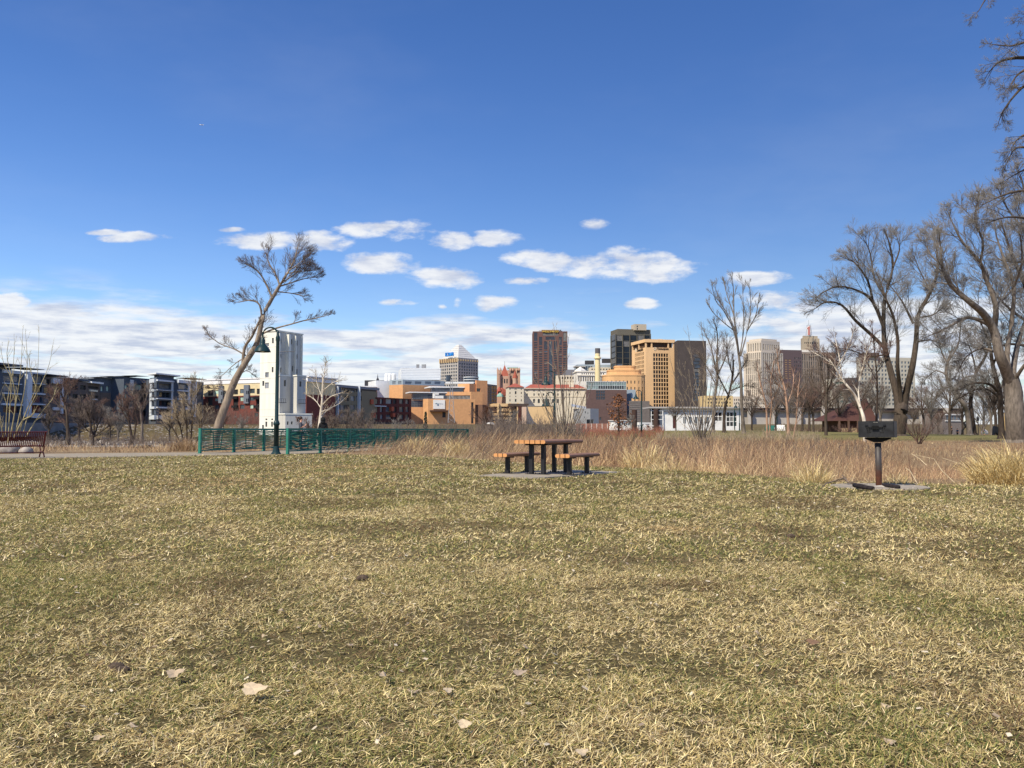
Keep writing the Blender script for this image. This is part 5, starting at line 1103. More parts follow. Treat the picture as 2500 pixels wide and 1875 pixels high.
def tubes(groups, off):
    V, Fs, o = [], {}, 0
    for (m, lev), lst in groups.items():
        P = np.array([[tuple(q) for q in a] for a, _ in lst]); R = np.array([b for _, b in lst]); N = len(P)
        k = 3 if lev <= 1 else (4 if lev == 2 else (5 if lev == 3 else 8))
        T = np.empty_like(P); T[:, 1:-1] = P[:, 2:] - P[:, :-2]; T[:, 0] = P[:, 1] - P[:, 0]; T[:, -1] = P[:, -1] - P[:, -2]
        T /= np.linalg.norm(T, axis=2, keepdims=True) + 1e-9
        ref = np.array([.31, .17, .93]); U = np.cross(T, ref); ln = np.linalg.norm(U, axis=2, keepdims=True); U = np.where(ln < .05, np.array([1., 0, 0]), U / (ln + 1e-9)); Wv = np.cross(T, U)
        if lev == 0:                         # a twig is a three sided spike
            a = 2 * pi * np.arange(3) / 3; ring = P[:, :1, None, :] + R[:, :1, None, None] * (np.cos(a)[None, None, :, None] * U[:, :1, None, :] + np.sin(a)[None, None, :, None] * Wv[:, :1, None, :])
            vs = np.concatenate([ring.reshape(N, 3, 3), P[:, -1:, :]], 1).reshape(-1, 3); b = np.arange(N)[:, None] * 4 + o
            Fs.setdefault(3, []).extend([b + np.array([[0, 1, 3]]), b + np.array([[1, 2, 3]]), b + np.array([[2, 0, 3]])])
        else:
            a = 2 * pi * np.arange(k) / k
            vs = (P[:, :, None, :] + R[:, :, None, None] * (np.cos(a)[None, None, :, None] * U[:, :, None, :] + np.sin(a)[None, None, :, None] * Wv[:, :, None, :])).reshape(-1, 3)
            b = np.arange(N)[:, None] * (m * k) + o; q = []
            for i in range(m - 1):
                for j in range(k): q.append([i * k + j, i * k + (j + 1) % k, (i + 1) * k + (j + 1) % k, (i + 1) * k + j])
            Fs.setdefault(4, []).append((b[:, :, None] + np.array(q)[None]).reshape(-1, 4))
        V.append(vs); o += len(vs)
    return np.concatenate(V) - np.array(off), [np.concatenate(f) for f in Fs.values()]
def tree_obj(name, label, base, acc, bark, twig, split=3, group=None, cat='tree', base_z=None):
    o = thing(name, label, cat, tuple(base), 0, group)
    tr = {k: v for k, v in acc.items() if k[1] >= split}; cr = {k: v for k, v in acc.items() if k[1] < split}
    for nm, g, m in (('trunk', tr, bark), ('crown', cr, twig)):
        if g:
            V, Fs = tubes(g, tuple(base)); np_obj(nm, V, Fs, m, o, smooth=(nm == 'trunk'))
    return o
def bark(nm, c, s=7.0, var=.35): return M(nm, c, .95, var, s, .9, stretch=(1, 1, .22), spec=.1)
BK = bark('grey_brown_bark', (.082, .064, .050)); BKG = bark('grey_bark', (.155, .13, .107)); BKD = bark('dark_bark', (.055, .042, .034)); BKW = bark('white_bark', (.60, .54, .44), 5, .25); BKP = bark('pink_birch_bark', (.36, .23, .16), 5, .35)
BKL = bark('leaning_bark', (.26, .21, .16), 6, .35)
TWG = M('grey_twigs', (.195, .18, .162), .9, .25, 1.5, spec=.1); TWB = M('brown_twigs', (.145, .115, .095), .9, .25, 1.5, spec=.1); TWR = M('red_brown_twigs', (.135, .085, .068), .9, .25, 1.5, spec=.1); TWT = M('tan_twigs', (.30, .24, .16), .9, .3, 1.5, spec=.1)
TWD = M('dark_twigs', (.12, .092, .078), .9, .2, 1.5, spec=.1); TWY = M('yellow_stems', (.36, .31, .17), .85, .3, 3, spec=.1)

def px_tree(name, label, D, limbs, cf, lev, bk, tw, seed, split=3, group=None, depth=1.5, gz=None, cat='tree'):
    """limbs: (points [(x, y)], widths px (start, end), children, length m, t0)"""
    rng = random.Random(seed); acc = {}; base = None; s = D / F
    for li, (P, wd, n, L, t0) in enumerate(limbs):
        m = len(P); dz = rng.uniform(-1, 1) * depth if li else 0
        pts = [pt(x, y, D + (dz * (i / (m - 1)) + rng.uniform(-.15, .15) * depth * (i > 0))) for i, (x, y) in enumerate(P)]
        rad = [(wd[0] + (wd[1] - wd[0]) * i / (m - 1)) * s * .41 for i in range(m)]
        if li == 0: base = pts[0].copy()
        limb(acc, pts, rad, lev, cf, rng, n, L, t0)
    gzz = float(height(base.x, base.y))
    # root flare down into the ground
    r0 = limbs[0][1][0] * s / 2
    acc.setdefault((3, 9), []).append(([Vector((base.x, base.y, gzz - .3)), Vector((base.x, base.y, (gzz + base.z) / 2)), base + Vector((0, 0, .3 * r0))], [r0 * 1.5, r0 * 1.15, r0]))
    return tree_obj(name, label, Vector((base.x, base.y, gzz)), acc, bk, tw, split, group, cat)

# the leaning tree behind the railing
px_tree('leaning_tree', 'leaning bare tree behind the green railing, bent over to the right', 50, [
    ([(522, 1082), (536, 1030), (556, 975), (574, 928), (602, 880), (628, 836), (642, 773), (663, 731), (683, 697)], (28, 9), 9, 1.07, .45),
    ([(683, 697), (700, 670), (716, 640), (727, 605)], (8, 2.5), 9, 1.3, .05),
    ([(665, 728), (648, 690), (628, 660), (602, 645)], (7, 2.5), 8, 1.07, .1), ([(683, 697), (672, 668), (655, 640), (650, 620)], (6, 2), 8, 1.07, .1),
    ([(680, 700), (712, 690), (745, 680), (772, 676)], (5, 1.6), 11, 0.98, .1), ([(704, 662), (728, 645), (748, 625)], (4, 1.4), 9, 0.90, .1), ([(700, 668), (735, 662), (765, 660)], (4, 1.4), 9, 0.90, .1), ([(690, 690), (722, 668), (752, 650)], (5, 2), 8, 0.98, .1), ([(674, 712), (705, 715), (738, 722)], (4.5, 1.6), 7, 0.82, .2),
    ([(640, 780), (634, 745), (615, 733), (583, 738)], (7, 2), 9, 0.82, .25), ([(592, 900), (597, 850), (615, 822), (631, 788)], (10, 6), 6, 0.74, .1),
    ([(600, 868), (572, 852), (535, 838), (503, 812)], (5, 1.6), 8, 0.82, .15), ([(560, 960), (540, 950), (518, 948)], (4, 1.2), 6, 0.66, .1), ([(575, 925), (600, 905), (618, 915)], (3.5, 1.2), 5, 0.57, .1),
    ([(632, 818), (672, 802), (712, 791), (745, 782), (775, 776), (806, 768)], (6, 1.8), 9, 0.61, .35), ([(610, 870), (585, 880), (560, 900), (545, 915)], (4, 1.2), 5, 0.66, .2)],
    Cfg((4, 5, 5), (16, 40), .05, .075, (.55, .88), rmin=.0046), 3, BKL, TWD, 31, 3, depth=1.2)
# big cottonwoods on the right
CW_ = Cfg((5, 6, 7, 6), (18, 46), .05, .085, (.52, .86), rmin=.0095)
px_tree('cottonwood', 'large spreading bare cottonwood rising behind the black grill', 100, [
    ([(2193, 1066), (2197, 1035), (2200, 1005), (2201, 985)], (40, 37), 0, 1, .9),
    ([(2194, 1012), (2190, 965), (2174, 905), (2161, 851), (2157, 787), (2161, 724), (2180, 652), (2170, 590)], (24, 5), 8, 4.0, .3),
    ([(2206, 1010), (2212, 960), (2228, 893), (2237, 830), (2241, 771), (2270, 716), (2290, 660), (2287, 610)], (22, 5), 8, 4.0, .35),
    ([(2200, 1000), (2197, 950), (2191, 893), (2192, 830), (2180, 771), (2163, 730), (2150, 690)], (15, 4), 7, 3.4, .4),
    ([(2161, 851), (2127, 817), (2089, 783), (2055, 745), (2018, 737), (1992, 752)], (12, 3), 9, 3.0, .25),
    ([(2158, 800), (2131, 737), (2098, 711), (2046, 699), (2006, 716)], (11, 3), 9, 3.0, .3), ([(2131, 737), (2119, 686), (2093, 648), (2074, 632)], (8, 3), 8, 3.0, .2),
    ([(2230, 790), (2203, 737), (2178, 703)], (8, 3), 6, 3.0, .2), ([(2161, 724), (2135, 680), (2125, 620), (2112, 590)], (7, 2.5), 8, 3.0, .2), ([(2180, 652), (2196, 610), (2190, 580)], (6, 2), 7, 2.6, .1), ([(2272, 712), (2250, 670), (2235, 635)], (6, 2), 7, 2.6, .1),
    ([(2240, 775), (2275, 770), (2300, 752)], (6, 2), 7, 2.4, .2), ([(2165, 865), (2120, 870), (2080, 855), (2050, 850)], (6, 2), 7, 2.2, .2), ([(2237, 835), (2270, 830), (2300, 840)], (6, 2), 6, 2.4, .2)],
    CW_, 3, BK, TWG, 41, 3, 'large cottonwoods on the right', 5)
px_tree('cottonwood', 'massive bare cottonwood with a thick pale trunk at the right edge', 66, [
    ([(2482, 1082), (2478, 1020), (2474, 960), (2467, 925)], (60, 46), 0, 1, .95),
    ([(2472, 955), (2458, 910), (2440, 865), (2427, 808), (2400, 765), (2372, 741), (2321, 695), (2301, 650), (2297, 605)], (36, 5), 9, 2.8, .35),
    ([(2427, 800), (2431, 745), (2406, 678), (2393, 640), (2351, 593), (2326, 545)], (18, 4), 9, 2.8, .25),
    ([(2420, 795), (2363, 775), (2313, 800), (2275, 817)], (13, 3), 9, 2.0, .2), ([(2468, 930), (2458, 870), (2469, 790), (2475, 700), (2450, 630), (2432, 575)], (20, 4), 9, 2.8, .3),
    ([(2476, 950), (2474, 900), (2490, 820), (2520, 740), (2530, 660)], (22, 5), 9, 2.8, .3), ([(2470, 940), (2500, 893), (2540, 850)], (14, 5), 7, 2.4, .3), ([(2393, 640), (2400, 590), (2380, 540), (2385, 500)], (8, 2.5), 8, 2.4, .2),
    ([(2475, 700), (2495, 640), (2490, 570)], (8, 3), 8, 2.4, .2), ([(2372, 741), (2345, 715), (2330, 680)], (7, 2.5), 7, 2.0, .2), ([(2431, 745), (2460, 720), (2480, 690)], (7, 2.5), 8, 2.0, .2), ([(2321, 695), (2290, 690), (2268, 700)], (6, 2), 7, 1.8, .2),
    ([(2440, 865), (2400, 850), (2360, 870), (2340, 905)], (8, 2), 8, 1.8, .2), ([(2301, 650), (2270, 620), (2262, 600)], (6, 2), 7, 2.0, .1)],
    CW_, 3, BKG, TWG, 42, 3, 'large cottonwoods on the right', 4)
C5 = Cfg((5, 6, 7), (18, 48), .05, .09, (.52, .86), rmin=.011)
px_tree('cottonwood', 'cottonwood at the right edge whose trunk stands outside the picture', 84, [
    ([(2600, 1075), (2596, 1000), (2590, 930)], (50, 40), 0, 1, .9), ([(2592, 950), (2570, 860), (2540, 780), (2505, 700), (2470, 620), (2450, 560)], (28, 4), 10, 3.4, .25), ([(2590, 940), (2560, 880), (2520, 850), (2470, 840), (2430, 850)], (18, 3), 9, 2.6, .25),
    ([(2592, 940), (2600, 800), (2580, 680), (2540, 580), (2510, 500), (2495, 440)], (24, 4), 10, 3.4, .3), ([(2550, 800), (2500, 780), (2450, 740), (2420, 700)], (12, 3), 9, 2.8, .2), ([(2580, 690), (2540, 660), (2500, 640), (2460, 650)], (10, 3), 9, 2.8, .2), ([(2540, 590), (2500, 560), (2460, 510), (2440, 470)], (8, 2.5), 9, 2.8, .1)],
    CW_, 3, BK, TWG, 47, 3, 'large cottonwoods on the right', 4)
px_tree('cottonwood', 'crooked leaning cottonwood beyond the grill with a grey arching trunk', 120, [
    ([(2368, 1062), (2362, 1010), (2352, 985), (2330, 960), (2310, 915), (2317, 872)], (17, 7), 9, 3.0, .4), ([(2330, 962), (2350, 925), (2390, 915)], (8, 3), 6, 2.4, .3), ([(2310, 915), (2285, 905), (2260, 925)], (5, 2), 6, 2.2, .2), ([(2317, 880), (2340, 840), (2345, 800)], (6, 2), 7, 2.8, .1), ([(2314, 890), (2295, 850), (2290, 820)], (5, 2), 7, 2.6, .1)], C5, 3, BKG, TWG, 43, 2, 'large cottonwoods on the right', 4)
px_tree('cottonwood', 'dark trunked cottonwood standing just right of the crooked one', 125, [
    ([(2378, 1060), (2372, 1010), (2370, 977), (2382, 914), (2405, 872), (2420, 830)], (16, 5), 8, 3.0, .35), ([(2372, 970), (2355, 930), (2340, 880)], (7, 2), 7, 2.6, .2), ([(2383, 910), (2375, 870), (2360, 830)], (6, 2), 7, 2.6, .2)], C5, 3, BKD, TWB, 44, 2, 'large cottonwoods on the right', 4)
px_tree('cottonwood', 'near black forked trunk beside the massive tree at the right edge', 85, [
    ([(2446, 1066), (2443, 1010), (2441, 960), (2424, 893), (2416, 840), (2400, 800)], (19, 6), 8, 2.4, .4), ([(2442, 965), (2420, 940), (2380, 935), (2345, 950)], (10, 3), 8, 1.8, .3), ([(2470, 1000), (2452, 985), (2420, 955), (2385, 950), (2350, 968)], (9, 4), 6, 1.6, .3), ([(2424, 893), (2440, 850), (2445, 820)], (7, 2.5), 6, 2.2, .2)], C5, 3, BKD, TWG, 45, 2, 'large cottonwoods on the right', 3)
px_tree('cottonwood', 'overhanging cottonwood whose branches reach in at the upper right edge', 32, [
    ([(2740, 1130), (2730, 900), (2715, 600), (2700, 350), (2690, 150)], (70, 26), 4, 2.0, .6),
    ([(2700, 300), (2620, 190), (2560, 150), (2500, 141), (2457, 145), (2432, 157), (2412, 180)], (20, 2), 7, .95, .3), ([(2700, 330), (2600, 230), (2530, 165), (2500, 172), (2478, 190), (2462, 220)], (16, 2), 6, .9, .4),
    ([(2705, 420), (2600, 250), (2530, 205), (2500, 211), (2478, 232), (2452, 266), (2440, 292)], (16, 2), 6, .85, .4), ([(2690, 170), (2600, 110), (2520, 100), (2470, 112), (2420, 108)], (14, 2), 6, .9, .3),
    ([(2695, 140), (2600, 20), (2520, -60), (2440, -50), (2405, 0), (2390, 26)], (14, 1.6), 5, .7, .4), ([(2710, 560), (2600, 380), (2530, 330), (2490, 335), (2468, 365)], (14, 2), 6, .9, .4), ([(2712, 620), (2590, 420), (2520, 365), (2480, 362), (2462, 390)], (12, 2), 6, .85, .4),
    ([(2715, 700), (2610, 520), (2530, 470), (2480, 468), (2440, 480), (2400, 500)], (16, 2), 7, 1.0, .35), ([(2720, 760), (2600, 600), (2520, 540), (2460, 530), (2410, 545)], (14, 2), 7, 1.0, .35), ([(2715, 690), (2620, 440), (2540, 400), (2490, 420), (2455, 440)], (12, 2), 6, .9, .35),
    ([(2720, 800), (2600, 680), (2530, 640), (2480, 640)], (14, 3), 6, 1.0, .4), ([(2690, 160), (2600, 60), (2540, 30), (2500, 40)], (12, 2), 6, .9, .4)],
    Cfg((4, 5, 6), (20, 52), -.005, .09, (.52, .84), rmin=.0042), 3, BK, TWG, 46, 3, 'large cottonwoods on the right', 2.0)
# slim pale poplar
PO = Cfg((7, 8, 5), (14, 36), .10, .09, (.42, .7), rmin=.011)
px_tree('poplar', 'tall slim pale poplar with upswept branches before the limestone tower', 110, [
    ([(1816, 1055), (1811, 990), (1809, 917), (1803, 862), (1797, 812), (1792, 770), (1791, 715), (1788, 680)], (11, 1.4), 9, 2.0, .45), ([(1803, 862), (1791, 806), (1769, 762), (1748, 735), (1738, 700)], (4.4, 1.2), 9, 1.9, .2), ([(1797, 812), (1780, 773), (1757, 735), (1746, 700)], (3.8, 1.2), 8, 1.8, .2),
    ([(1808, 870), (1825, 806), (1833, 751), (1829, 695)], (4.4, 1.2), 10, 1.9, .2), ([(1806, 868), (1815, 810), (1815, 750), (1812, 690)], (3.8, 1.2), 9, 1.9, .2), ([(1825, 806), (1845, 770), (1852, 730)], (4, 1.5), 8, 1.6, .2), ([(1791, 806), (1770, 790), (1740, 762), (1728, 740)], (3.5, 1.5), 7, 1.4, .2), ([(1792, 770), (1775, 720), (1768, 690)], (4, 1.5), 8, 1.7, .2)], PO, 2, BKG, TWG, 51, 2, depth=3)
MT = Cfg((7, 8, 5), (18, 46), .07, .085, (.52, .86), rmin=.010)
px_tree('park_tree', 'pale trunked tree left of the pair in front of the riverboat house', 118, [
    ([(1741, 1052), (1743, 1000), (1746, 965), (1752, 917), (1750, 870)], (11, 6), 5, 2.0, .5), ([(1752, 917), (1742, 876), (1735, 845), (1722, 815)], (6, 2), 9, 2.0, .1), ([(1750, 875), (1752, 820), (1745, 790)], (5, 2), 8, 2.0, .1), ([(1748, 940), (1728, 900), (1712, 870)], (4, 1.5), 8, 2.0, .1), ([(1752, 915), (1772, 870), (1775, 830)], (5, 2), 8, 2.0, .1)], MT, 2, BKG, TWB, 52, 2, 'park trees in front of the riverboat', 3)
px_tree('park_tree', 'dark trunked tree right of the pair in front of the riverboat house', 116, [
    ([(1768, 1054), (1768, 1020), (1771, 990), (1780, 959), (1789, 917), (1790, 880)], (11, 5), 6, 1.9, .4), ([(1778, 965), (1760, 930), (1748, 905)], (5, 2), 8, 1.7, .1), ([(1785, 940), (1808, 905), (1822, 880)], (5, 2), 8, 1.8, .1), ([(1789, 917), (1778, 880), (1775, 855)], (4, 1.5), 8, 1.8, .1), ([(1780, 955), (1808, 945), (1830, 940)], (4, 1.5), 7, 1.5, .1)], MT, 2, BKD, TWB, 53, 2, 'park trees in front of the riverboat', 3)
BC = Cfg((7, 7, 5), (20, 48), .06, .12, (.5, .8), rmin=.010)
px_tree('birch', 'two stemmed pinkish birch on the green rise beyond the brush', 86, [
    ([(1873, 1074), (1872, 1020), (1868, 980), (1856, 935), (1850, 900)], (7, 2.5), 9, 1.7, .3), ([(1879, 1074), (1880, 1030), (1884, 985), (1882, 930), (1890, 880)], (6, 2), 9, 1.7, .3), ([(1870, 1000), (1895, 960), (1905, 930)], (3, 1.2), 7, 1.4, .2), ([(1870, 1005), (1845, 985), (1832, 970)], (3, 1.2), 7, 1.3, .2)], BC, 2, BKP, TWB, 54, 2, 'birches on the green rise', 2)
px_tree('birch', 'reddish barked birch with a thick straight trunk on the green rise', 95, [
    ([(1925, 1066), (1924, 1025), (1921, 990), (1915, 945), (1902, 903), (1898, 870)], (10, 3), 9, 2.0, .35), ([(1921, 990), (1935, 950), (1938, 910)], (5, 2), 8, 1.9, .2), ([(1917, 955), (1895, 935), (1880, 905)], (4, 1.5), 8, 1.7, .2)], BC, 2, BKP, TWR, 55, 2, 'birches on the green rise', 2)
px_tree('birch', 'thin pale birch leaning right beside the reddish trunk', 82, [
    ([(1936, 1077), (1940, 1050), (1945, 1020), (1947, 970), (1952, 925)], (6, 2), 9, 1.6, .3), ([(1944, 1025), (1962, 985), (1968, 950)], (3, 1.2), 7, 1.4, .2)], BC, 2, BKP, TWB, 56, 2, 'birches on the green rise', 2)
px_tree('park_tree', 'straight dark trunked tree with a dense brown crown left of the red roofed pavilion', 100, [
    ([(2017, 1067), (2016, 1030), (2017, 995), (2018, 960)], (10, 7), 4, 1.5, .5), ([(2018, 960), (2008, 920), (2003, 880)], (5, 2), 11, 2.0, .1), ([(2018, 960), (2035, 915), (2042, 880)], (5, 2), 11, 2.0, .1), ([(2017, 975), (1992, 945), (1978, 915)], (4, 1.5), 10, 1.9, .1), ([(2018, 965), (2022, 920), (2020, 870)], (5, 2), 10, 2.0, .1), ([(2017, 985), (2045, 965), (2060, 940)], (4, 1.5), 9, 1.7, .1)], MT, 2, BK, TWB, 57, 2, None, 2)
px_tree('birch', 'white trunked birch leaning left in front of the red roofed pavilion', 70, [
    ([(2112, 1084), (2110, 1030), (2102, 1000), (2089, 969), (2071, 945), (2055, 925), (2040, 900), (2028, 882)], (12, 3), 9, 1.4, .45), ([(2100, 995), (2096, 960), (2098, 925)], (6, 2.5), 9, 1.4, .2), ([(2055, 925), (2050, 880), (2040, 830)], (4, 1.5), 9, 1.5, .1), ([(2028, 885), (2000, 868), (1985, 860)], (3, 1.2), 7, 1.1, .1), ([(2040, 900), (2065, 860), (2080, 820)], (3.5, 1.5), 9, 1.5, .1), ([(2098, 930), (2110, 880), (2125, 840)], (3.5, 1.5), 9, 1.5, .1)], BC, 2, BKW, TWR, 58, 2, None, 2)
px_tree('birch', 'dark reddish slim tree between the white birch and the big cottonwood', 74, [
    ([(2140, 1080), (2140, 1020), (2142, 960), (2140, 905), (2134, 850), (2130, 800)], (8, 2), 12, 1.4, .3), ([(2141, 930), (2120, 890), (2108, 860)], (3, 1.2), 8, 1.3, .2), ([(2141, 910), (2160, 880), (2170, 850)], (3, 1.2), 8, 1.3, .2)], BC, 2, BKD, TWR, 59, 2, None, 2)
# white stemmed tree right of the tower
px_tree('sycamore', 'small white stemmed tree with sparse branches right of the white tower', 58, [
    ([(777, 1078), (780, 1040), (783, 1010), (786, 985), (787, 960), (788, 930)], (11, 4), 7, 1.1, .3), ([(788, 940), (792, 910), (795, 885)], (4, 1.5), 7, .9, .2), ([(786, 968), (775, 940), (772, 915)], (3, 1), 6, .9, .2), ([(786, 990), (808, 968), (838, 958)], (3.5, 1), 7, .8, .2), ([(787, 955), (812, 935), (826, 930)], (3, 1), 6, .8, .2), ([(786, 1000), (768, 975), (750, 965)], (3, 1), 6, .8, .2), ([(783, 1020), (798, 1002), (806, 1000)], (3, 1), 5, .5, .2), ([(785, 1005), (820, 990), (840, 975)], (2.5, 1), 6, .8, .2)], Cfg((4, 4, 4), (20, 50), .06, .10, (.5, .82), rmin=.006), 2, BKW, TWT, 61, 2, None, 1.2)
# trees on the near bank at the left
BN = Cfg((6, 7, 5), (18, 46), .07, .09, (.5, .82), rmin=.0075)
BG = 'small bare trees along the left bank'
px_tree('bank_tree', 'small bare bank tree nearest the dark red bench', 68, [
    ([(166, 1070), (165, 1040), (163, 1010), (158, 985)], (11, 5), 4, 1.1, .5), ([(160, 1000), (145, 985), (133, 970)], (4, 1.5), 9, 1.3, .1), ([(158, 985), (165, 960), (172, 945)], (4, 1.5), 9, 1.3, .1), ([(158, 985), (150, 960), (150, 945)], (4, 1.5), 9, 1.3, .1), ([(164, 1050), (156, 1035), (152, 1030)], (2.5, 1), 5, .8, .1)], BN, 2, BK, TWR, 71, 2, BG, 1.2)
px_tree('bank_tree', 'low many stemmed bush tree in the middle of the left bank', 70, [
    ([(227, 1066), (222, 1040), (216, 1018), (212, 1005)], (6, 2.5), 8, 1.3, .2), ([(230, 1066), (238, 1040), (248, 1020)], (5, 2), 8, 1.3, .2), ([(229, 1066), (230, 1030), (226, 985)], (5, 2), 9, 1.4, .2), ([(231, 1066), (252, 1050), (266, 1040)], (4, 1.5), 7, 1.0, .2), ([(228, 1062), (208, 1045), (200, 1025)], (4, 1.5), 7, 1.2, .2)], BN, 2, BKD, TWB, 72, 2, BG, 1.2)
px_tree('bank_tree', 'upright forked bank tree with a dark trunk before the pale corner block', 66, [
    ([(322, 1073), (318, 1045), (313, 1020), (312, 990)], (8, 3), 9, 1.3, .3), ([(326, 1073), (330, 1050), (333, 1020), (328, 985)], (6, 2), 8, 1.3, .3), ([(316, 1035), (300, 1005), (295, 980)], (3.5, 1.2), 8, 1.2, .2)], BN, 2, BKD, TWR, 73, 2, BG, 1.2)
px_tree('bank_tree', 'thicker grey trunked bank tree behind the upright forked one', 76, [
    ([(346, 1066), (347, 1040), (344, 1010), (341, 985)], (9, 4), 6, 1.4, .4), ([(343, 1005), (355, 975), (362, 955)], (4, 1.5), 9, 1.4, .1), ([(342, 1000), (328, 970), (322, 955)], (4, 1.5), 9, 1.4, .1)], BN, 2, BKG, TWB, 74, 2, BG, 1.2)
px_tree('bank_tree', 'bushy grey bank tree just left of the green railing', 56, [
    ([(466, 1085), (468, 1050), (470, 1010), (466, 975)], (6, 2.5), 9, 1.3, .2), ([(448, 1082), (440, 1040), (430, 1010)], (5, 2), 9, 1.2, .2), ([(456, 1084), (456, 1040), (450, 985)], (5, 2), 9, 1.3, .2), ([(478, 1084), (490, 1050), (492, 1010)], (5, 2), 9, 1.2, .2), ([(440, 1080), (425, 1050), (415, 1030)], (4, 1.5), 8, 1.0, .2), ([(470, 1020), (478, 970), (476, 940)], (3, 1.2), 8, 1.2, .2)], BN, 2, BK, TWT, 75, 2, BG, 1.2)
# long yellow stems behind the bench
WL = Cfg((3, 3), (22, 45), .05, .08, (.3, .6), rmin=.0055)
Sx = lambda *a: [(x / 4.424, 800 + y / 4.424) for x, y in a]
px_tree('willow', 'fan of tall thin yellow willow stems behind the dark red bench', 37, [
    (Sx((90, 1180), (110, 800), (120, 550), (45, 400), (0, 190)), (3.2, .8), 6, .7, .2), (Sx((120, 1180), (190, 700), (225, 450), (245, 50)), (3.2, .8), 6, .7, .2), (Sx((160, 1170), (260, 700), (295, 380), (278, 90)), (3.2, .8), 6, .7, .2),
    (Sx((200, 1170), (260, 960), (370, 700), (405, 520), (422, 70)), (3.2, .8), 6, .7, .2), (Sx((240, 1180), (330, 850), (440, 620), (530, 400), (570, 190)), (3, .8), 6, .7, .2), (Sx((280, 1180), (420, 950), (560, 780), (610, 640)), (3.5, 1), 6, .6, .2),
    (Sx((60, 1180), (80, 800), (140, 450), (155, 140)), (3, .8), 6, .7, .2), (Sx((30, 1180), (-20, 800), (-60, 500), (-90, 250)), (3, .8), 6, .7, .2), (Sx((110, 1180), (170, 760), (80, 350), (85, 200)), (3.5, 1), 5, .6, .2), (Sx((390, 640), (340, 500), (310, 320), (320, 290)), (2.5, 1), 5, .5, .2),
    (Sx((150, 1190), (240, 1010), (330, 960), (370, 920)), (5, 2), 5, .6, .2), (Sx((40, 1190), (0, 1000), (-40, 860)), (4, 1.5), 5, .6, .2)], WL, 1, TWY, TWY, 76, 2, None, .8, cat='shrub')
# shrubs in the brush
SH = Cfg((3, 4), (18, 46), .08, .12, (.35, .6), rmin=.007)
sh = lambda cx, yb, yt, half, n, sd, w=4: [([(cx + random.Random(sd + k).uniform(-.15, .15) * half, yb), (cx + (k - n / 2 + .5) / n * half * 1.1, (yb * .6 + yt * .4)), (cx + (k - n / 2 + .5) / n * half * 2, yt + random.Random(sd + 50 + k).uniform(0, .35) * (yb - yt))], (w, 1.2), 7, .9, .15) for k in range(n)]
px_tree('bare_shrub', 'tall bare grey shrub behind the picnic table with stems like a fan', 46, sh(1378, 1095, 905, 75, 14, 1, 3.2) + [([(1378, 1095), (1372, 960), (1352, 880), (1345, 840)], (4, 1), 6, .8, .3), ([(1382, 1095), (1368, 930), (1358, 850), (1352, 800)], (4, 1), 5, .8, .3), ([(1380, 1095), (1376, 980), (1380, 900), (1388, 830)], (4, 1), 5, .8, .3)], SH, 1, BKG, TWT, 81, 2, None, 1.2, cat='shrub')
px_tree('bare_shrub', 'upright bare shrub in the brush before the dark brown slab', 48, sh(1712, 1094, 880, 80, 14, 7, 3.2) + [([(1712, 1094), (1705, 980), (1690, 880), (1680, 810)], (4, 1), 7, .9, .3), ([(1714, 1094), (1716, 970), (1722, 880), (1712, 800)], (4, 1), 7, .9, .3)], SH, 1, BKG, TWT, 82, 2, None, 1.2, cat='shrub')
px_tree('bare_shrub', 'dark forked sapling in the brush right of the picnic table', 30, [([(1520, 1120), (1535, 1085), (1556, 1062)], (3, 1), 5, .5, .2), ([(1522, 1112), (1505, 1085), (1490, 1070)], (2, .8), 5, .5, .2)], SH, 1, BKD, TWD, 83, 2, None, .5, cat='shrub')
px_tree('bare_shrub', 'red stemmed low bush right of the grill box', 60, sh(2245, 1085, 1030, 40, 9, 11, 2.5), SH, 1, TWR, TWR, 84, 2, None, 1, cat='shrub')
px_tree('bare_shrub', 'reddish low bush left of the pavilion', 140, sh(2065, 1062, 1040, 34, 9, 13, 2), Cfg((4, 5), (20, 60), .03, .15, rmin=.014), 1, TWR, TWR, 85, 2, None, 1, cat='shrub')
# filler trees: four grown once, then copied
def filler(seed, H, spread, tw, bk, lev=2):
    rng = random.Random(seed); acc = {}; cf = Cfg((7, 8, 5), (18, 48), .07, .09, (.5, .82), rmin=.009)
    pts = [Vector((0, 0, -.3)), Vector((rng.uniform(-.1, .1), 0, H * .22)), Vector((rng.uniform(-.3, .3), rng.uniform(-.2, .2), H * .5)), Vector((rng.uniform(-.4, .4), 0, H * .78))]
    limb(acc, pts, [H * .022, H * .018, H * .012, H * .005], lev, cf, rng, 9, H * .22, .3)
    for k in range(6):
        a = 2 * pi * k / 6 + rng.random(); z = H * rng.uniform(.22, .45); q = pts[1].lerp(pts[2], (z - H * .22) / (H * .28)); s = spread * rng.uniform(.7, 1.1)
        limb(acc, [q, q + Vector((cos(a) * s * .45, sin(a) * s * .45, H * .17)), q + Vector((cos(a) * s, sin(a) * s, H * .36))], [H * .009, H * .006, H * .003], lev, cf, rng, 8, H * .17, .15)
    return acc
FT = []
for k, (H, sp, tw, bk) in enumerate(((8, 2.2, TWB, BK), (9, 2.4, TWG, BKG), (7, 2.6, TWR, BK), (9.5, 2.0, TWB, BKD))): FT.append((filler(100 + k, H, sp, tw, bk), H, tw, bk))
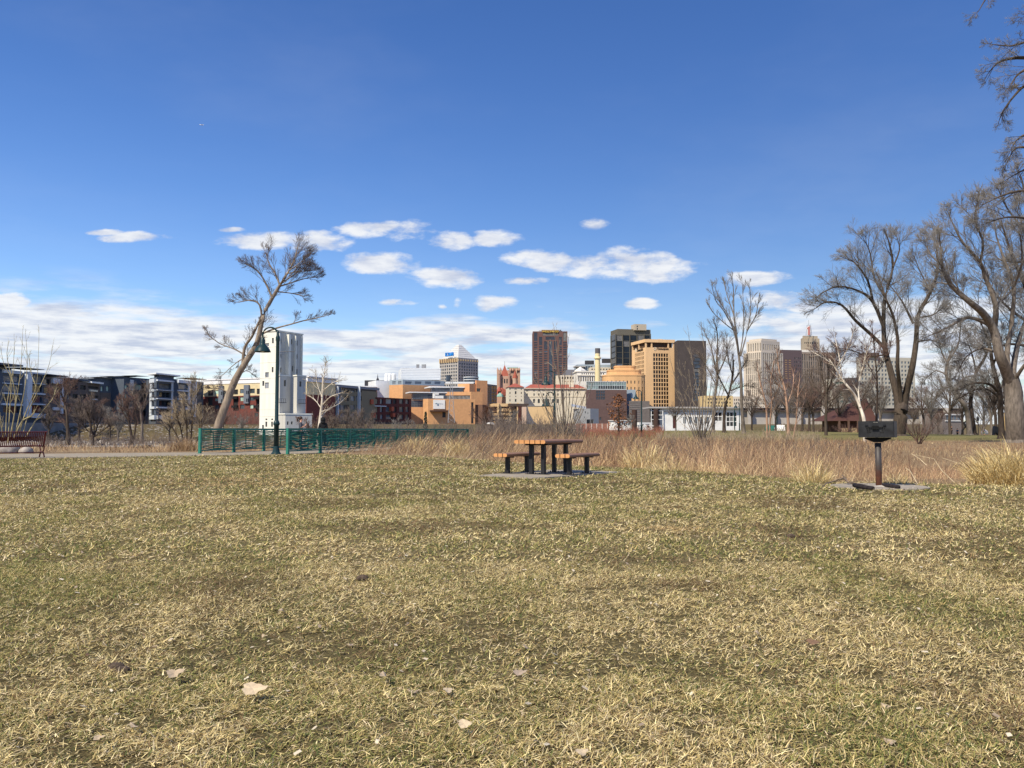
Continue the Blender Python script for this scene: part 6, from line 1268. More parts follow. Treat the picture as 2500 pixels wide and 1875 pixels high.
fill = [(0, 2100, 1056, 140, 880, 'brown tree directly behind the white trunked birch'), (1, 2150, 1056, 150, 890, 'grey tree in front of the cream apartment tower, left of the big cottonwood'), (3, 2128, 1056, 165, 930, 'dark low tree at the right end of the pavilion roof'), (0, 2320, 1058, 140, 870, 'brown tree between the big cottonwood and the crooked one'),
        (2, 2255, 1058, 170, 900, 'reddish grey tree far behind, just right of the big cottonwood'), (1, 2400, 1056, 185, 905, 'far grey tree behind the dark trunked cottonwood'), (3, 2430, 1058, 120, 860, 'dark dense tree left of the massive trunk at the right'), (0, 1975, 1056, 165, 880, 'brown tree in front of the bank tower'), (1, 1925, 1056, 160, 905, 'grey tree behind the reddish barked birch'), (2, 2020, 1056, 170, 895, 'reddish grey tree behind the dense brown crown left of the pavilion'),
        (0, 1960, 1058, 130, 905, 'brown bare tree between the birches and the pavilion'), (2, 1985, 1058, 125, 900, 'reddish bare tree second from the birches towards the pavilion'), (3, 1835, 1056, 140, 940, 'dark small tree under the limestone tower'),
        (1, 2275, 1060, 130, 905, 'grey small tree right of the big cottonwood trunk'), (2, 2290, 1056, 160, 985, 'low reddish tree in front of the viaduct right of the cottonwood'), (0, 2230, 1058, 150, 960, 'small brown tree close behind the big cottonwood'),
        (1, 2420, 1058, 150, 880, 'grey tree crowded among the dark trunks at right'), (3, 2350, 1058, 160, 930, 'dark tree behind the crooked cottonwood'), (0, 2048, 1056, 150, 920, 'brown tree rising behind the pavilion roof'), (3, 1895, 1056, 150, 925, 'dark thin tree behind the pinkish birch'),
        (2, 1200, 1056, 170, 955, 'reddish grey tree right of the museum glass'), (1, 1228, 1056, 180, 965, 'grey tree before the parking ramp'), (0, 850, 1062, 120, 968, 'brown tree in front of the shaded apartments'), (3, 882, 1060, 130, 960, 'dark tree before the red brick apartments'), (1, 975, 1060, 140, 990, 'thin grey tree left of the evergreen'),
        (2, 768, 1062, 110, 985, 'reddish tree tangled beside the tower base'), (0, 812, 1062, 105, 975, 'brown bushy tree right of the white stemmed one'), (1, 288, 1056, 250, 960, 'grey tree before the blue grey apartments'), (2, 270, 1052, 262, 975, 'reddish tree below the apartment balconies'), (0, 415, 1050, 262, 970, 'brown tree before the corner apartment block'),
        (3, 195, 1052, 262, 935, 'dark tree hiding the long low apartment wing'), (2, 220, 1052, 270, 945, 'reddish tree hiding the cream awnings'), (0, 120, 1052, 262, 965, 'brown tree behind the stems at the left edge'), (1, 590, 1050, 270, 1000, 'grey low tree between the leaning trunk and the white tower'), (2, 545, 1050, 275, 1000, 'reddish low tree behind the leaning trunk'),
        (0, 205, 930, 600, 908, 'rounded far tree rising above the low apartment wing'), (1, 238, 930, 610, 912, 'second far tree above the low apartment wing'), (3, 2455, 1060, 140, 900, 'dark tree glimpsed behind the massive trunk'), (1, 1540, 1056, 150, 1000, 'thin pale tree by the small lamp post'), (0, 1650, 1056, 150, 965, 'brown tree in front of the white boat wall')]
first = {}
for k, x, yb, D, yt, lab in fill:
    acc, H, tw, bk = FT[k]; q = pt(x, yb, D); g = float(height(q.x, q.y)) if D < 400 else q.z - 6; h = pt(x, yt, D).z - g; s = h / (H * 1.12)
    if k not in first: o = first[k] = tree_obj('small_tree', lab, Vector((0, 0, 0)), acc, bk, tw, 2, 'small bare trees scattered behind'); 
    else: o = copy_tree(first[k])
    o['label'] = lab; o.location = (q.x, q.y, g); o.rotation_euler = (0, 0, (x * 7 % 63) / 10); o.scale = (s * 1.05, s * 1.05, s)
# low grey thicket at the middle distance
def thicket(name, label, x0, x1, D0, D1, h, n, tw, seed, rm=.012):
    rng = random.Random(seed); acc = {}; cf = Cfg((4,), (15, 50), .08, .14, (.35, .6), rmin=rm)
    for i in range(n):
        D = rng.uniform(D0, D1); q = G2(rng.uniform(x0, x1), D); g = float(height(q.x, q.y))
        if D < 46 and q.y < float(edge_y(q.x)) + .5: continue
        grow(acc, Vector((q.x, q.y, g - .05)), Vector((rng.gauss(0, .3), rng.gauss(0, .3), 1)).normalized(), h * rng.uniform(.5, 1.1), rm * 1.6, 1, cf, rng)
    V, Fs = tubes(acc, (0, 0, 0)); tag(np_obj(name, V, Fs, tw), label, 'thicket', kind='stuff')
thicket('thicket', 'grey brown twiggy thicket below the museum', 880, 1260, 80, 120, 2.0, 1500, TWB, 3)
thicket('thicket', 'reddish dogwood thicket beyond the prairie grass', 1380, 1620, 80, 120, 1.15, 620, M('orange_red_stems', (.26, .105, .065), .9), 4)
thicket('thicket', 'brown twiggy thicket close behind the picnic table', 1190, 1420, 50, 75, 1.9, 700, TWB, 8)
thicket('brush_twigs', 'thin grey brown twigs standing in the prairie grass', 960, 2150, 22, 45, .8, 900, TWB, 9, .006)
thicket('bank_scrub', 'low brown scrub on the near bank left of the railing', 100, 470, 48, 85, .9, 700, TWB, 10, .007)
thicket('thicket', 'brown scrub hiding the foot of the red brick apartments', 480, 640, 285, 300, 6.0, 500, TWB, 11)
thicket('thicket', 'brown twiggy thicket below the riverboat', 1600, 2000, 62, 80, 1.0, 600, TWT, 5)
thicket('thicket', 'brown scrub along the far bank below the apartments', 60, 640, 270, 290, 2.4, 900, TWB, 6)
thicket('thicket', 'reddish brown shrubs massed under the right hand trees', 2170, 2305, 115, 170, 2.2, 260, TWB, 12)
thicket('thicket', 'brown shrubs along the foot of the viaduct wall', 1890, 2060, 150, 175, 1.8, 260, TWR, 13)
# oak that kept its brown leaves, and the small evergreen
def leafy(name, label, x, yb, D, yt, half, n, mat, size, seed, cone=False, group=None):
    rs = random.Random(seed); b = pt(x, yb, D); g = float(height(b.x, b.y)); H = pt(x, yt, D).z - g; Rw = half / F * D; mb = MB()
    o = thing(name, label, 'tree', (b.x, b.y, g)); acc = {}; cf = Cfg((5, 5), (30, 65), .03, .16, rmin=.012)
    limb(acc, [Vector((b.x, b.y, g - .2)), Vector((b.x + .05, b.y, g + H * .4)), Vector((b.x, b.y, g + H * .85))], [H * .03, H * .02, H * .006], 1, cf, random.Random(seed), 14, Rw * .8, .2)
    V, Fs = tubes(acc, (b.x, b.y, g)); np_obj('trunk', V, Fs, BKD, o)
    for i in range(n):
        t = rs.random(); a = rs.uniform(0, 6.28)
        if cone: z = H * (.05 + .95 * t); r = Rw * (1 - t) * sqrt(rs.random()) * (1 + .25 * sin(t * 40)) + .05
        else: z = H * (.22 + .78 * t); r = Rw * sqrt(rs.random()) * sqrt(max(.05, 1 - (2 * t - .9) ** 2)) * (.7 + .3 * sin(3 * a + 5 * t))
        c = Vector((b.x + r * cos(a), b.y + r * sin(a), g + z)); u = Vector((rs.uniform(-1, 1), rs.uniform(-1, 1), rs.uniform(-.6, .6))).normalized() * size * rs.uniform(.6, 1.3); v = Vector((rs.uniform(-1, 1), rs.uniform(-1, 1), rs.uniform(-1, .4))).normalized() * size * .6
        mb.add((c - u, c + v, c + u, c - v), ((0, 1, 2, 3),))
    obj('crown', mb, mat, o); return o
leafy('oak', 'young oak that has kept its rusty brown leaves before the brown brick block', 1510, 1062, 95, 962, 40, 420, M('rusty_leaves', (.24, .10, .04), .8, .4, 2), .16, 4)
leafy('spruce', 'small dark green evergreen before the orange museum wall', 1039, 1058, 110, 1006, 13, 700, M('dark_needles', (.035, .055, .035), .8, .4, 3), .14, 5, True)
# ================================================================== PICNIC SET
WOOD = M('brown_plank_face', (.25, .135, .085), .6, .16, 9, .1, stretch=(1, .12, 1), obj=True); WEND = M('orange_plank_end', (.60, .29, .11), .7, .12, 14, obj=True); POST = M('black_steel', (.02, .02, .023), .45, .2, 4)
TH = math.atan2(.515, .857)                  # the set is turned so that its ends face the camera's left
def plank_mesh(w, l, h, left=False, right=False):
    """rounded nose on the outer planks"""
    prof = []
    r = h / 2
    if right: prof += [(w / 2 - r + r * cos(a), r * sin(a)) for a in [-pi / 2 + pi * k / 8 for k in range(9)]]
    else: prof += [(w / 2, -h / 2 + .004), (w / 2 - .004, -h / 2)][::-1] + [(w / 2, h / 2 - .004), (w / 2 - .004, h / 2)]
    if left: prof += [(-w / 2 + r - r * cos(a), r * sin(a)) for a in [pi / 2 - pi * k / 8 for k in range(9)]]
    else: prof += [(-w / 2 + .004, h / 2), (-w / 2, h / 2 - .004), (-w / 2, -h / 2 + .004), (-w / 2 + .004, -h / 2)]
    mb = MB(); mb.extrude([(x, -l / 2, z) for x, z in prof], (0, l, 0)); return mb
def planks(o, n, width, length, ztop, h):
    w = width / n; gap = .018
    for k in range(n):
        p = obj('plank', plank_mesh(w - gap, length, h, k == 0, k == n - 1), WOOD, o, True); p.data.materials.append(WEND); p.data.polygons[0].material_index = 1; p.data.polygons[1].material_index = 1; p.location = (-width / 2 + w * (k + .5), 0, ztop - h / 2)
def post_leg(o, x, y, h, s=.085):
    l = obj('leg', MB().box((0, 0, h / 2 + .012), (s, s, h)), POST, o, True); l.location = (x, y, .03)
    obj('base_plate', MB().box((0, 0, .006), (.26, .15, .012)).lathe([(.014, .012), (.014, .035)], 6, (-.1, 0, 0)).lathe([(.014, .012), (.014, .035)], 6, (.1, 0, 0)), POST, l, True)
t = thing('picnic_table', 'picnic table with an orange plank top on four black steel posts', 'picnic table', (.85, 19.5, 0), -TH)
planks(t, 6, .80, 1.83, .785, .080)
for y in (-.56, .50):
    for x in (-.15, .15): post_leg(t, x, y, .64)
    obj('cross_beam', MB().box((0, y, .688), (.58, .09, .03)), POST, t, True)
for x in (-.15, .15): obj('rail', MB().box((x, 0, .683), (.07, 1.5, .035)), POST, t, True)
for X, Y, lab in ((.125, 19.72, 'left bench of the picnic set with orange planks on two black posts'), (1.465, 19.1, 'right bench of the picnic set with orange planks on two black posts')):
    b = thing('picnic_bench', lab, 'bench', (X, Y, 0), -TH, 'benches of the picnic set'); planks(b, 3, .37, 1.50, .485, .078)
    for y in (-.43, .43): post_leg(b, 0, y, .355); obj('cross_beam', MB().box((0, y, .396), (.30, .08, .02)), POST, b, True)
# ================================================================== GRILL
g0 = gp(2146, 1191); az = math.atan2(g0.x, g0.y); GR = -az - radians(9)
g = thing('park_grill', 'black steel park grill on a single rusty post at the right', 'grill', (g0.x, g0.y, .03), GR)
STEEL = M('sooty_steel', (.030, .031, .033), .5, .45, 5, .15, metal=.35, obj=True); SOOT = M('soot_black', (.008, .008, .008), .7, .2)
w, d, z0, z1 = .56, .40, .845, 1.125
fb = Bld.__new__(Bld); 
def panel_with_slots(w, zb, zt, slots, y, th, name, rz=0):
    mb = MB(); us = sorted({-w / 2, w / 2} | {q for s in slots for q in s[:2]}); zs = sorted({zb, zt} | {q for s in slots for q in s[2:]})
    for j in range(len(zs) - 1):
        for i in range(len(us) - 1):
            um, zm = (us[i] + us[i + 1]) / 2, (zs[j] + zs[j + 1]) / 2
            if any(s[0] < um < s[1] and s[2] < zm < s[3] for s in slots): continue
            mb.box((um, y, zm), (us[i + 1] - us[i], th, zs[j + 1] - zs[j]))
    return obj(name, mb, STEEL, g, True)
slots = []
for sx in (-1, 1):
    for k in range(6):
        c = sx * (.142 - .012 * max(0, k - 2)); slots.append((c - .028, c + .028, z1 - .046 - .032 * k, z1 - .024 - .032 * k))
slots.append((-.135, .135, z1 - .122, z1 - .102))
panel_with_slots(w, z0, z1, slots, -d / 2, .006, 'front_panel'); obj('back_panel', MB().box((0, d / 2, (z0 + z1) / 2), (w, .006, z1 - z0)), STEEL, g, True)
for sx in (-1, 1): obj('side_panel', MB().box((sx * w / 2, 0, (z0 + z1) / 2), (.006, d, z1 - z0)).box((sx * (w / 2 + .005), -d / 2 + .045, (z0 + z1) / 2), (.006, .012, z1 - z0 - .02)), STEEL, g, True)
obj('firebox_floor', MB().box((0, 0, z0 + .004), (w - .01, d - .01, .008)), SOOT, g, True)
gt = MB()
for k in range(15): gt.tube([(-.25 + .036 * k, -d / 2 + .02, z1 - .07), (-.25 + .036 * k, d / 2 - .02, z1 - .07)], .006, 5)
gt.tube([(-.26, -d / 2 + .02, z1 - .076), (.26, -d / 2 + .02, z1 - .076)], .008, 5).tube([(-.26, d / 2 - .02, z1 - .076), (.26, d / 2 - .02, z1 - .076)], .008, 5)
gr_ = obj('grate', gt, SOOT, g, True)
hd = MB().tube([(-.12, -d / 2 - .03, z1 - .105), (.12, -d / 2 - .03, z1 - .105)], .007, 6).tube([(-.12, -d / 2 + .02, z1 - .08), (-.12, -d / 2 - .03, z1 - .105)], .007, 6).tube([(.12, -d / 2 + .02, z1 - .08), (.12, -d / 2 - .03, z1 - .105)], .007, 6)
obj('grate_handle', hd, SOOT, gr_, True)
co = MB()
for k in range(9): co.lathe([(.012, -.004), (.024, -.002), (.024, .002), (.012, .004)], 10, (0, 0, 0)); 
cm = MB()
for zz in (-.022, .0, .022): 
    for k in range(9): cm.box((-.05 + .0125 * k, -d / 2 - .034, z1 - .08 + zz - .03), (.008, .030, .017))
obj('coil_grip', cm, SOOT, gr_, True)
for k in range(4): obj('vent_hole', MB().box((-.028 + .019 * k, -d / 2 - .0035, z1 - .022), (.007, .003, .007)), M('bright_gap', (.6, .55, .45)), g, True)
obj('support_bracket', MB().extrude([(-.21, -.05, z0 - .004), (-.21, -.05, z0 - .025), (-.06, -.05, z0 - .085), (.06, -.05, z0 - .085), (.21, -.05, z0 - .025), (.21, -.05, z0 - .004)], (0, .1, 0)), SOOT, g, True)
def rust_post():
    m = bpy.data.materials.new('rusty_black_post'); m.use_nodes = True; nt = m.node_tree; N = nt.nodes; L = nt.links; bs = N['Principled BSDF']; bs.inputs['Roughness'].default_value = .55
    tc = N.new('ShaderNodeTexCoord'); sx = N.new('ShaderNodeSeparateXYZ'); L.new(tc.outputs['Object'], sx.inputs[0]); nz = N.new('ShaderNodeTexNoise'); nz.inputs['Scale'].default_value = 14; nz.inputs['Detail'].default_value = 8; L.new(tc.outputs['Object'], nz.inputs['Vector'])
    ma = N.new('ShaderNodeMath'); ma.operation = 'MULTIPLY_ADD'; L.new(nz.outputs['Fac'], ma.inputs[0]); ma.inputs[1].default_value = -.30; L.new(sx.outputs[2], ma.inputs[2])
    cr = N.new('ShaderNodeValToRGB'); L.new(ma.outputs[0], cr.inputs[0]); e = cr.color_ramp.elements
    e[0].position = 0; e[0].color = (.16, .055, .028, 1); e[1].position = .18; e[1].color = (.06, .048, .042, 1); k = e.new(.045); k.color = (.11, .038, .024, 1); k = e.new(.6); k.color = (.045, .04, .038, 1)
    L.new(cr.outputs[0], bs.inputs['Base Color']); return m
obj('post', MB().lathe([(.053, -.03), (.053, .75)], 18), rust_post(), g, True, True)
# branch and charred logs on the pad
bp = lambda x, y, D, z=0: pt(x, y, D)
CH = M('charred_wood', (.022, .017, .018), .9, .5, 14, .6); BRW = M('dry_branch', (.16, .12, .09), .9, .4, 12, .6)
def ground_log(name, label, P, r, mat, cat, z=.034, k=9):
    pts = []
    for x, y, dz in P: q = gp(x, y, z + r[0]); q.z = z + r[0] + dz; pts.append(q)
    return tag(obj(name, MB().tube(pts, r, k), mat, None, False, True), label, cat)
ground_log('charred_log', 'charred black log lying left of the rusty grill post', [(2086, 1186, .01), (2100, 1189, .012), (2118, 1191, .002), (2133, 1192, 0)], [.038, .04, .036, .03], CH, 'log')
ground_log('charred_log', 'shorter charred log lying right of the rusty grill post', [(2156, 1184, 0), (2172, 1187, .004), (2194, 1190, .006)], [.022, .036, .034], CH, 'log')
a = [gp(2003, 1195), gp(2018, 1187), gp(2045, 1181), gp(2060, 1179)]
ptsb = [a[0] + Vector((0, 0, .02)), a[1] + Vector((0, 0, .05)), a[2] + Vector((0, 0, .07)), gp(2062, 1186) + Vector((0, 0, .14)), gp(2072, 1188) + Vector((0, 0, .07)), gp(2110, 1188) + Vector((0, 0, .03)), gp(2125, 1184) + Vector((0, 0, .03))]
mbb = MB().tube(ptsb, [.008, .012, .015, .024, .016, .012, .008], 7).tube([ptsb[3], ptsb[3] + Vector((-.03, .03, .06))], [.018, .010], 6).tube([ptsb[4], ptsb[4] + Vector((.15, .2, .0))], [.012, .006], 6)
tag(obj('fallen_branch', mbb, BRW, None, False, True), 'crooked fallen branch lying across the left side of the grill pad', 'branch')
tag(obj('ash_heap', MB().lathe([(.20, .03), (.15, .038), (.06, .05), (.01, .055)], 14, (g0.x + .05, g0.y - .09, 0)), M('ash', (.46, .42, .36), .95, .2, 30)), 'pale ash scattered at the foot of the grill post', 'ash', kind='stuff')
# ================================================================== DARK RED BENCH
BR_ = M('dark_red_steel', (.12, .022, .019), .4, .15, 3)
bx0 = gp(109, 1118); rz = radians(47)
bn = thing('park_bench', 'dark red slatted steel bench at the left edge seen from behind', 'bench', (bx0.x, bx0.y, 0), rz)
Lb = 2.4      # local: long axis -X, the back at y=0 (towards the camera), seat to +Y
prof = [(-.13, .93), (-.10, .945), (-.06, .92), (-.02, .82), (.02, .68), (.06, .56), (.10, .47), (.17, .415), (.26, .41), (.38, .425), (.48, .44), (.53, .43), (.54, .40)]
sm = MB(); pr = [Vector((0, y, z)) for y, z in prof]
vs = []; hw = .016
for q in prof: vs += [(-hw, q[0], q[1]), (hw, q[0], q[1])]
n = len(prof); off = .006
vs2 = [(x, y - .004, z - off) for x, y, z in vs]
sm.add(vs + vs2, [(2 * i, 2 * i + 1, 2 * i + 3, 2 * i + 2) for i in range(n - 1)] + [(2 * n + 2 * i, 2 * n + 2 * i + 2, 2 * n + 2 * i + 3, 2 * n + 2 * i + 1) for i in range(n - 1)] + [(2 * i, 2 * i + 2, 2 * n + 2 * i + 2, 2 * n + 2 * i) for i in range(n - 1)] + [(2 * i + 1, 2 * n + 2 * i + 1, 2 * n + 2 * i + 3, 2 * i + 3) for i in range(n - 1)])
s0 = obj('slat', sm, BR_, bn, True); ns = 40
for k in range(ns):
    o = s0 if k == 0 else link('slat', s0.data, bn); o.location = (-.03 - (Lb - .06) * k / (ns - 1), 0, 0)
for y, z in ((-.125, .935), (.53, .43), (.13, .43)): obj('rail', MB().tube([(.02, y, z), (-Lb - .02, y, z)], .018, 8), BR_, bn, True)
for x in (0.0, -Lb):
    e = MB().tube([(x, y, z) for y, z in prof], .022, 8)
    e.tube([(x, .06, .42), (x, .10, .30), (x, .20, .22), (x, .30, .20), (x, .40, .23), (x, .47, .31), (x, .49, .42)], .022, 8)
    obj('end_frame', e, BR_, bn, True)
    obj('leg', MB().tube([(x, .19, .22), (x, .10, .13), (x, .03, .02)], .024, 8).box((x, .02, .012), (.07, .09, .024)), BR_, bn, True); obj('leg', MB().tube([(x, .40, .23), (x, .48, .13), (x, .54, .02)], .024, 8).box((x, .55, .012), (.07, .09, .024)), BR_, bn, True)
obj('stretcher', MB().tube([(0, .29, .20), (-Lb, .29, .20)], .016, 8), BR_, bn, True)
# boulders behind it
def boulder(label, x, y, sx, sy, sz, seed, mat):
    rs = random.Random(seed); p = gp(x, y); me_mb = MB().ball((0, 0, 0), 1, 14, 9)
    vs = []
    for v in me_mb.v:
        q = Vector(v); f = 1 + .16 * sin(3 * q.x + seed) * cos(2.3 * q.y + seed) + .08 * sin(7 * q.z + 5 * q.x)
        vs.append((q.x * sx * f, q.y * sy * f, q.z * sz * f * (.9 if q.z > 0 else 1)))
    me_mb.v = vs; o = obj('boulder', me_mb, mat, None, True, True); o.location = (p.x, p.y, sz * .35); return tag(o, label, 'boulder')
LIME = M('limestone_boulder', (.33, .29, .25), .95, .22, 5, .5)
boulder('large pale boulder lying behind the dark red bench', 14, 1107, .55, .45, .34, 3, LIME); boulder('smaller pale boulder right of the large one behind the bench', 62, 1107, .33, .28, .22, 4, LIME)
boulder('low dark stone in the weeds behind the path', 345, 1092, .5, .3, .16, 8, M('dark_stone', (.14, .12, .10), .95, .3, 6, .4))
# ================================================================== LAMP POSTS
GRN = M('dark_green_paint', (.012, .036, .038), .38, .15, 4)
def lamp(label, x, y, D, H, scale_=1.0, arms=1, rz=0, group='green lamp posts'):
    p = gp(x, y) if D is None else Vector((G2(x, D).x, D, 0)); p.z = float(height(p.x, p.y)) + .01
    o = thing('street_lamp', label, 'street lamp', p, rz, group)
    obj('base', MB().lathe([(.21, 0), (.20, .04), (.15, .10), (.125, .22), (.11, .34)], 18), GRN, o, True, False)
    obj('pole', MB().lathe([(.105, .3), (.10, 1.18), (.125, 1.2), (.135, 1.26), (.11, 1.33), (.075, 1.40), (.068, H - .6), (.085, H - .55), (.085, H - .42), (.06, H - .36), (.05, H - .22), (.02, H - .12)], 16), GRN, o, True, True)
    for k in range(arms):
        dz = -1.55 * k; r = .31; sx = -1
        a = obj('arm', MB().tube([(0, 0, H - .75 + dz), (0, 0, H - .35 + dz)] + [(sx * (r - r * cos(t)), -.25 * k * (1 - cos(t)), H - .32 + dz + r * sin(t)) for t in [pi * j / 10 for j in range(11)]] + [(sx * 2 * r, -.5 * k, H - .52 + dz)], .036, 8).tube([(sx * .10, 0, H - .1 + dz), (sx * .24, 0, H - .05 + dz)], .015, 5), GRN, o, True, True)
        sh = obj('lamp_shade', MB().lathe([(.05, .10), (.06, .06), (.10, .0), (.105, -.16), (.12, -.20), (.20, -.27), (.28, -.38), (.315, -.46), (.345, -.50), (.335, -.505), (.30, -.45), (.1, -.25), (.02, -.24)], 24, (sx * 2 * r, -.5 * k, H - .52 + dz), False), GRN, a, True, True)
        obj('globe', MB().ball((sx * 2 * r, -.5 * k, H - .92 + dz), .12, 10, 6), M('frosted_lamp', (.55, .55, .5), .3), a, True, True)
    return o
lamp('tall green lamp post with one bell shade standing at the pier railings', 674, 1110, None, 5.22)
lamp('green lamp post with two bell shades in the brush behind the picnic table', 1354, 0, 62, 5.35, arms=2)
lamp('small distant green lamp post before the grey concrete block', 1566, 0, 98, 5.3)
lamp('far green lamp post in front of the white riverboat house', 1805, 0, 150, 5.0)
for k, (x, yt, D, lab) in enumerate(((1793, 1000, 140, 'thin green post standing before the riverboat windows'), (1897, 975, 170, 'thin grey green post before the viaduct wall'))):
    q = G2(x, D); hh = float(height(q.x, q.y)); tag(obj('thin_post', MB().tube([(q.x, q.y, hh), (q.x, q.y, pt(x, yt, D).z)], .09, 8), GRN), lab, 'post')
# ================================================================== GREEN RAILINGS WITH WAVY BARS
RG = M('railing_green', (.030, .185, .135), .42, .12, 3)
RGD = M('railing_dark_green', (.022, .135, .098), .45, .12, 3)
PL = 2.53; RH = 1.06
def make_panel(root, first=None, pos=0.0, depth_jit=0.0):
    out = []
    if first is None:
        parts = [('top_rail', MB().box((PL / 2, 0, RH - .035), (PL, .10, .085))), ('bottom_rail', MB().box((PL / 2, 0, .14), (PL, .05, .05))), ('upper_rail', MB().box((PL / 2, 0, RH - .13), (PL, .03, .035)))]
        for x0, x1 in ((.92, 1.0), (1.62, 1.50)): parts.append(('slanted_bar', MB().tube([(x0, 0, RH - .13), (x1, 0, .14)], .024, 5)))
        for k in range(12):
            z = .20 + .066 * k; amp = .06 * cos(pi * (k - .5) / 10.5); pts = [(PL * i / 16, .012 * (-1) ** k, max(.165, min(RH - .14, z + amp * cos(2 * pi * i / 16)))) for i in range(17)]
            parts.append(('wave_bar', MB().tube(pts, .0215, 4, False)))
        for k in range(5): parts.append(('spacer', MB().box((PL * (k + .5) / 5, 0, RH - .09), (.03, .03, .06))))
        for nm, mb in parts: o = obj(nm, mb, RGD if nm in ('wave_bar', 'slanted_bar') else RG, root, True); o.location = (pos, 0, 0); out.append(o)
    else:
        for f in first: o = link(f.name.split('.')[0], f.data, root); o.location = (pos, 0, 0); out.append(o)
    return out
def post_(root, pos, first=None):
    if first is None: o = obj('post', MB().box((0, 0, RH / 2 + .0), (.105, .105, RH + .02)).box((0, 0, .01), (.2, .2, .02)), RG, root, True)
    else: o = link('post', first.data, root)
    o.location = (pos, 0, 0); return o
r1 = thing('railing', 'nearer green railing with wavy bars running from the lamp post into the brush', 'railing', (-9.13, 35.1, .01), atan2(1, .33), 'green railings of the pier')
f0 = make_panel(r1); p0 = post_(r1, 0)
for k in range(1, 8): make_panel(r1, f0, PL * k); 
for k in range(1, 9): post_(r1, PL * k, p0)
r2 = thing('railing', 'farther green railing with wavy bars starting at the left of the path', 'railing', (-13.1, 36.2, .01), atan2(1, .26), 'green railings of the pier')
for k in range(8): make_panel(r2, f0, PL * k); post_(r2, PL * k, p0)
post_(r2, PL * 8, p0)
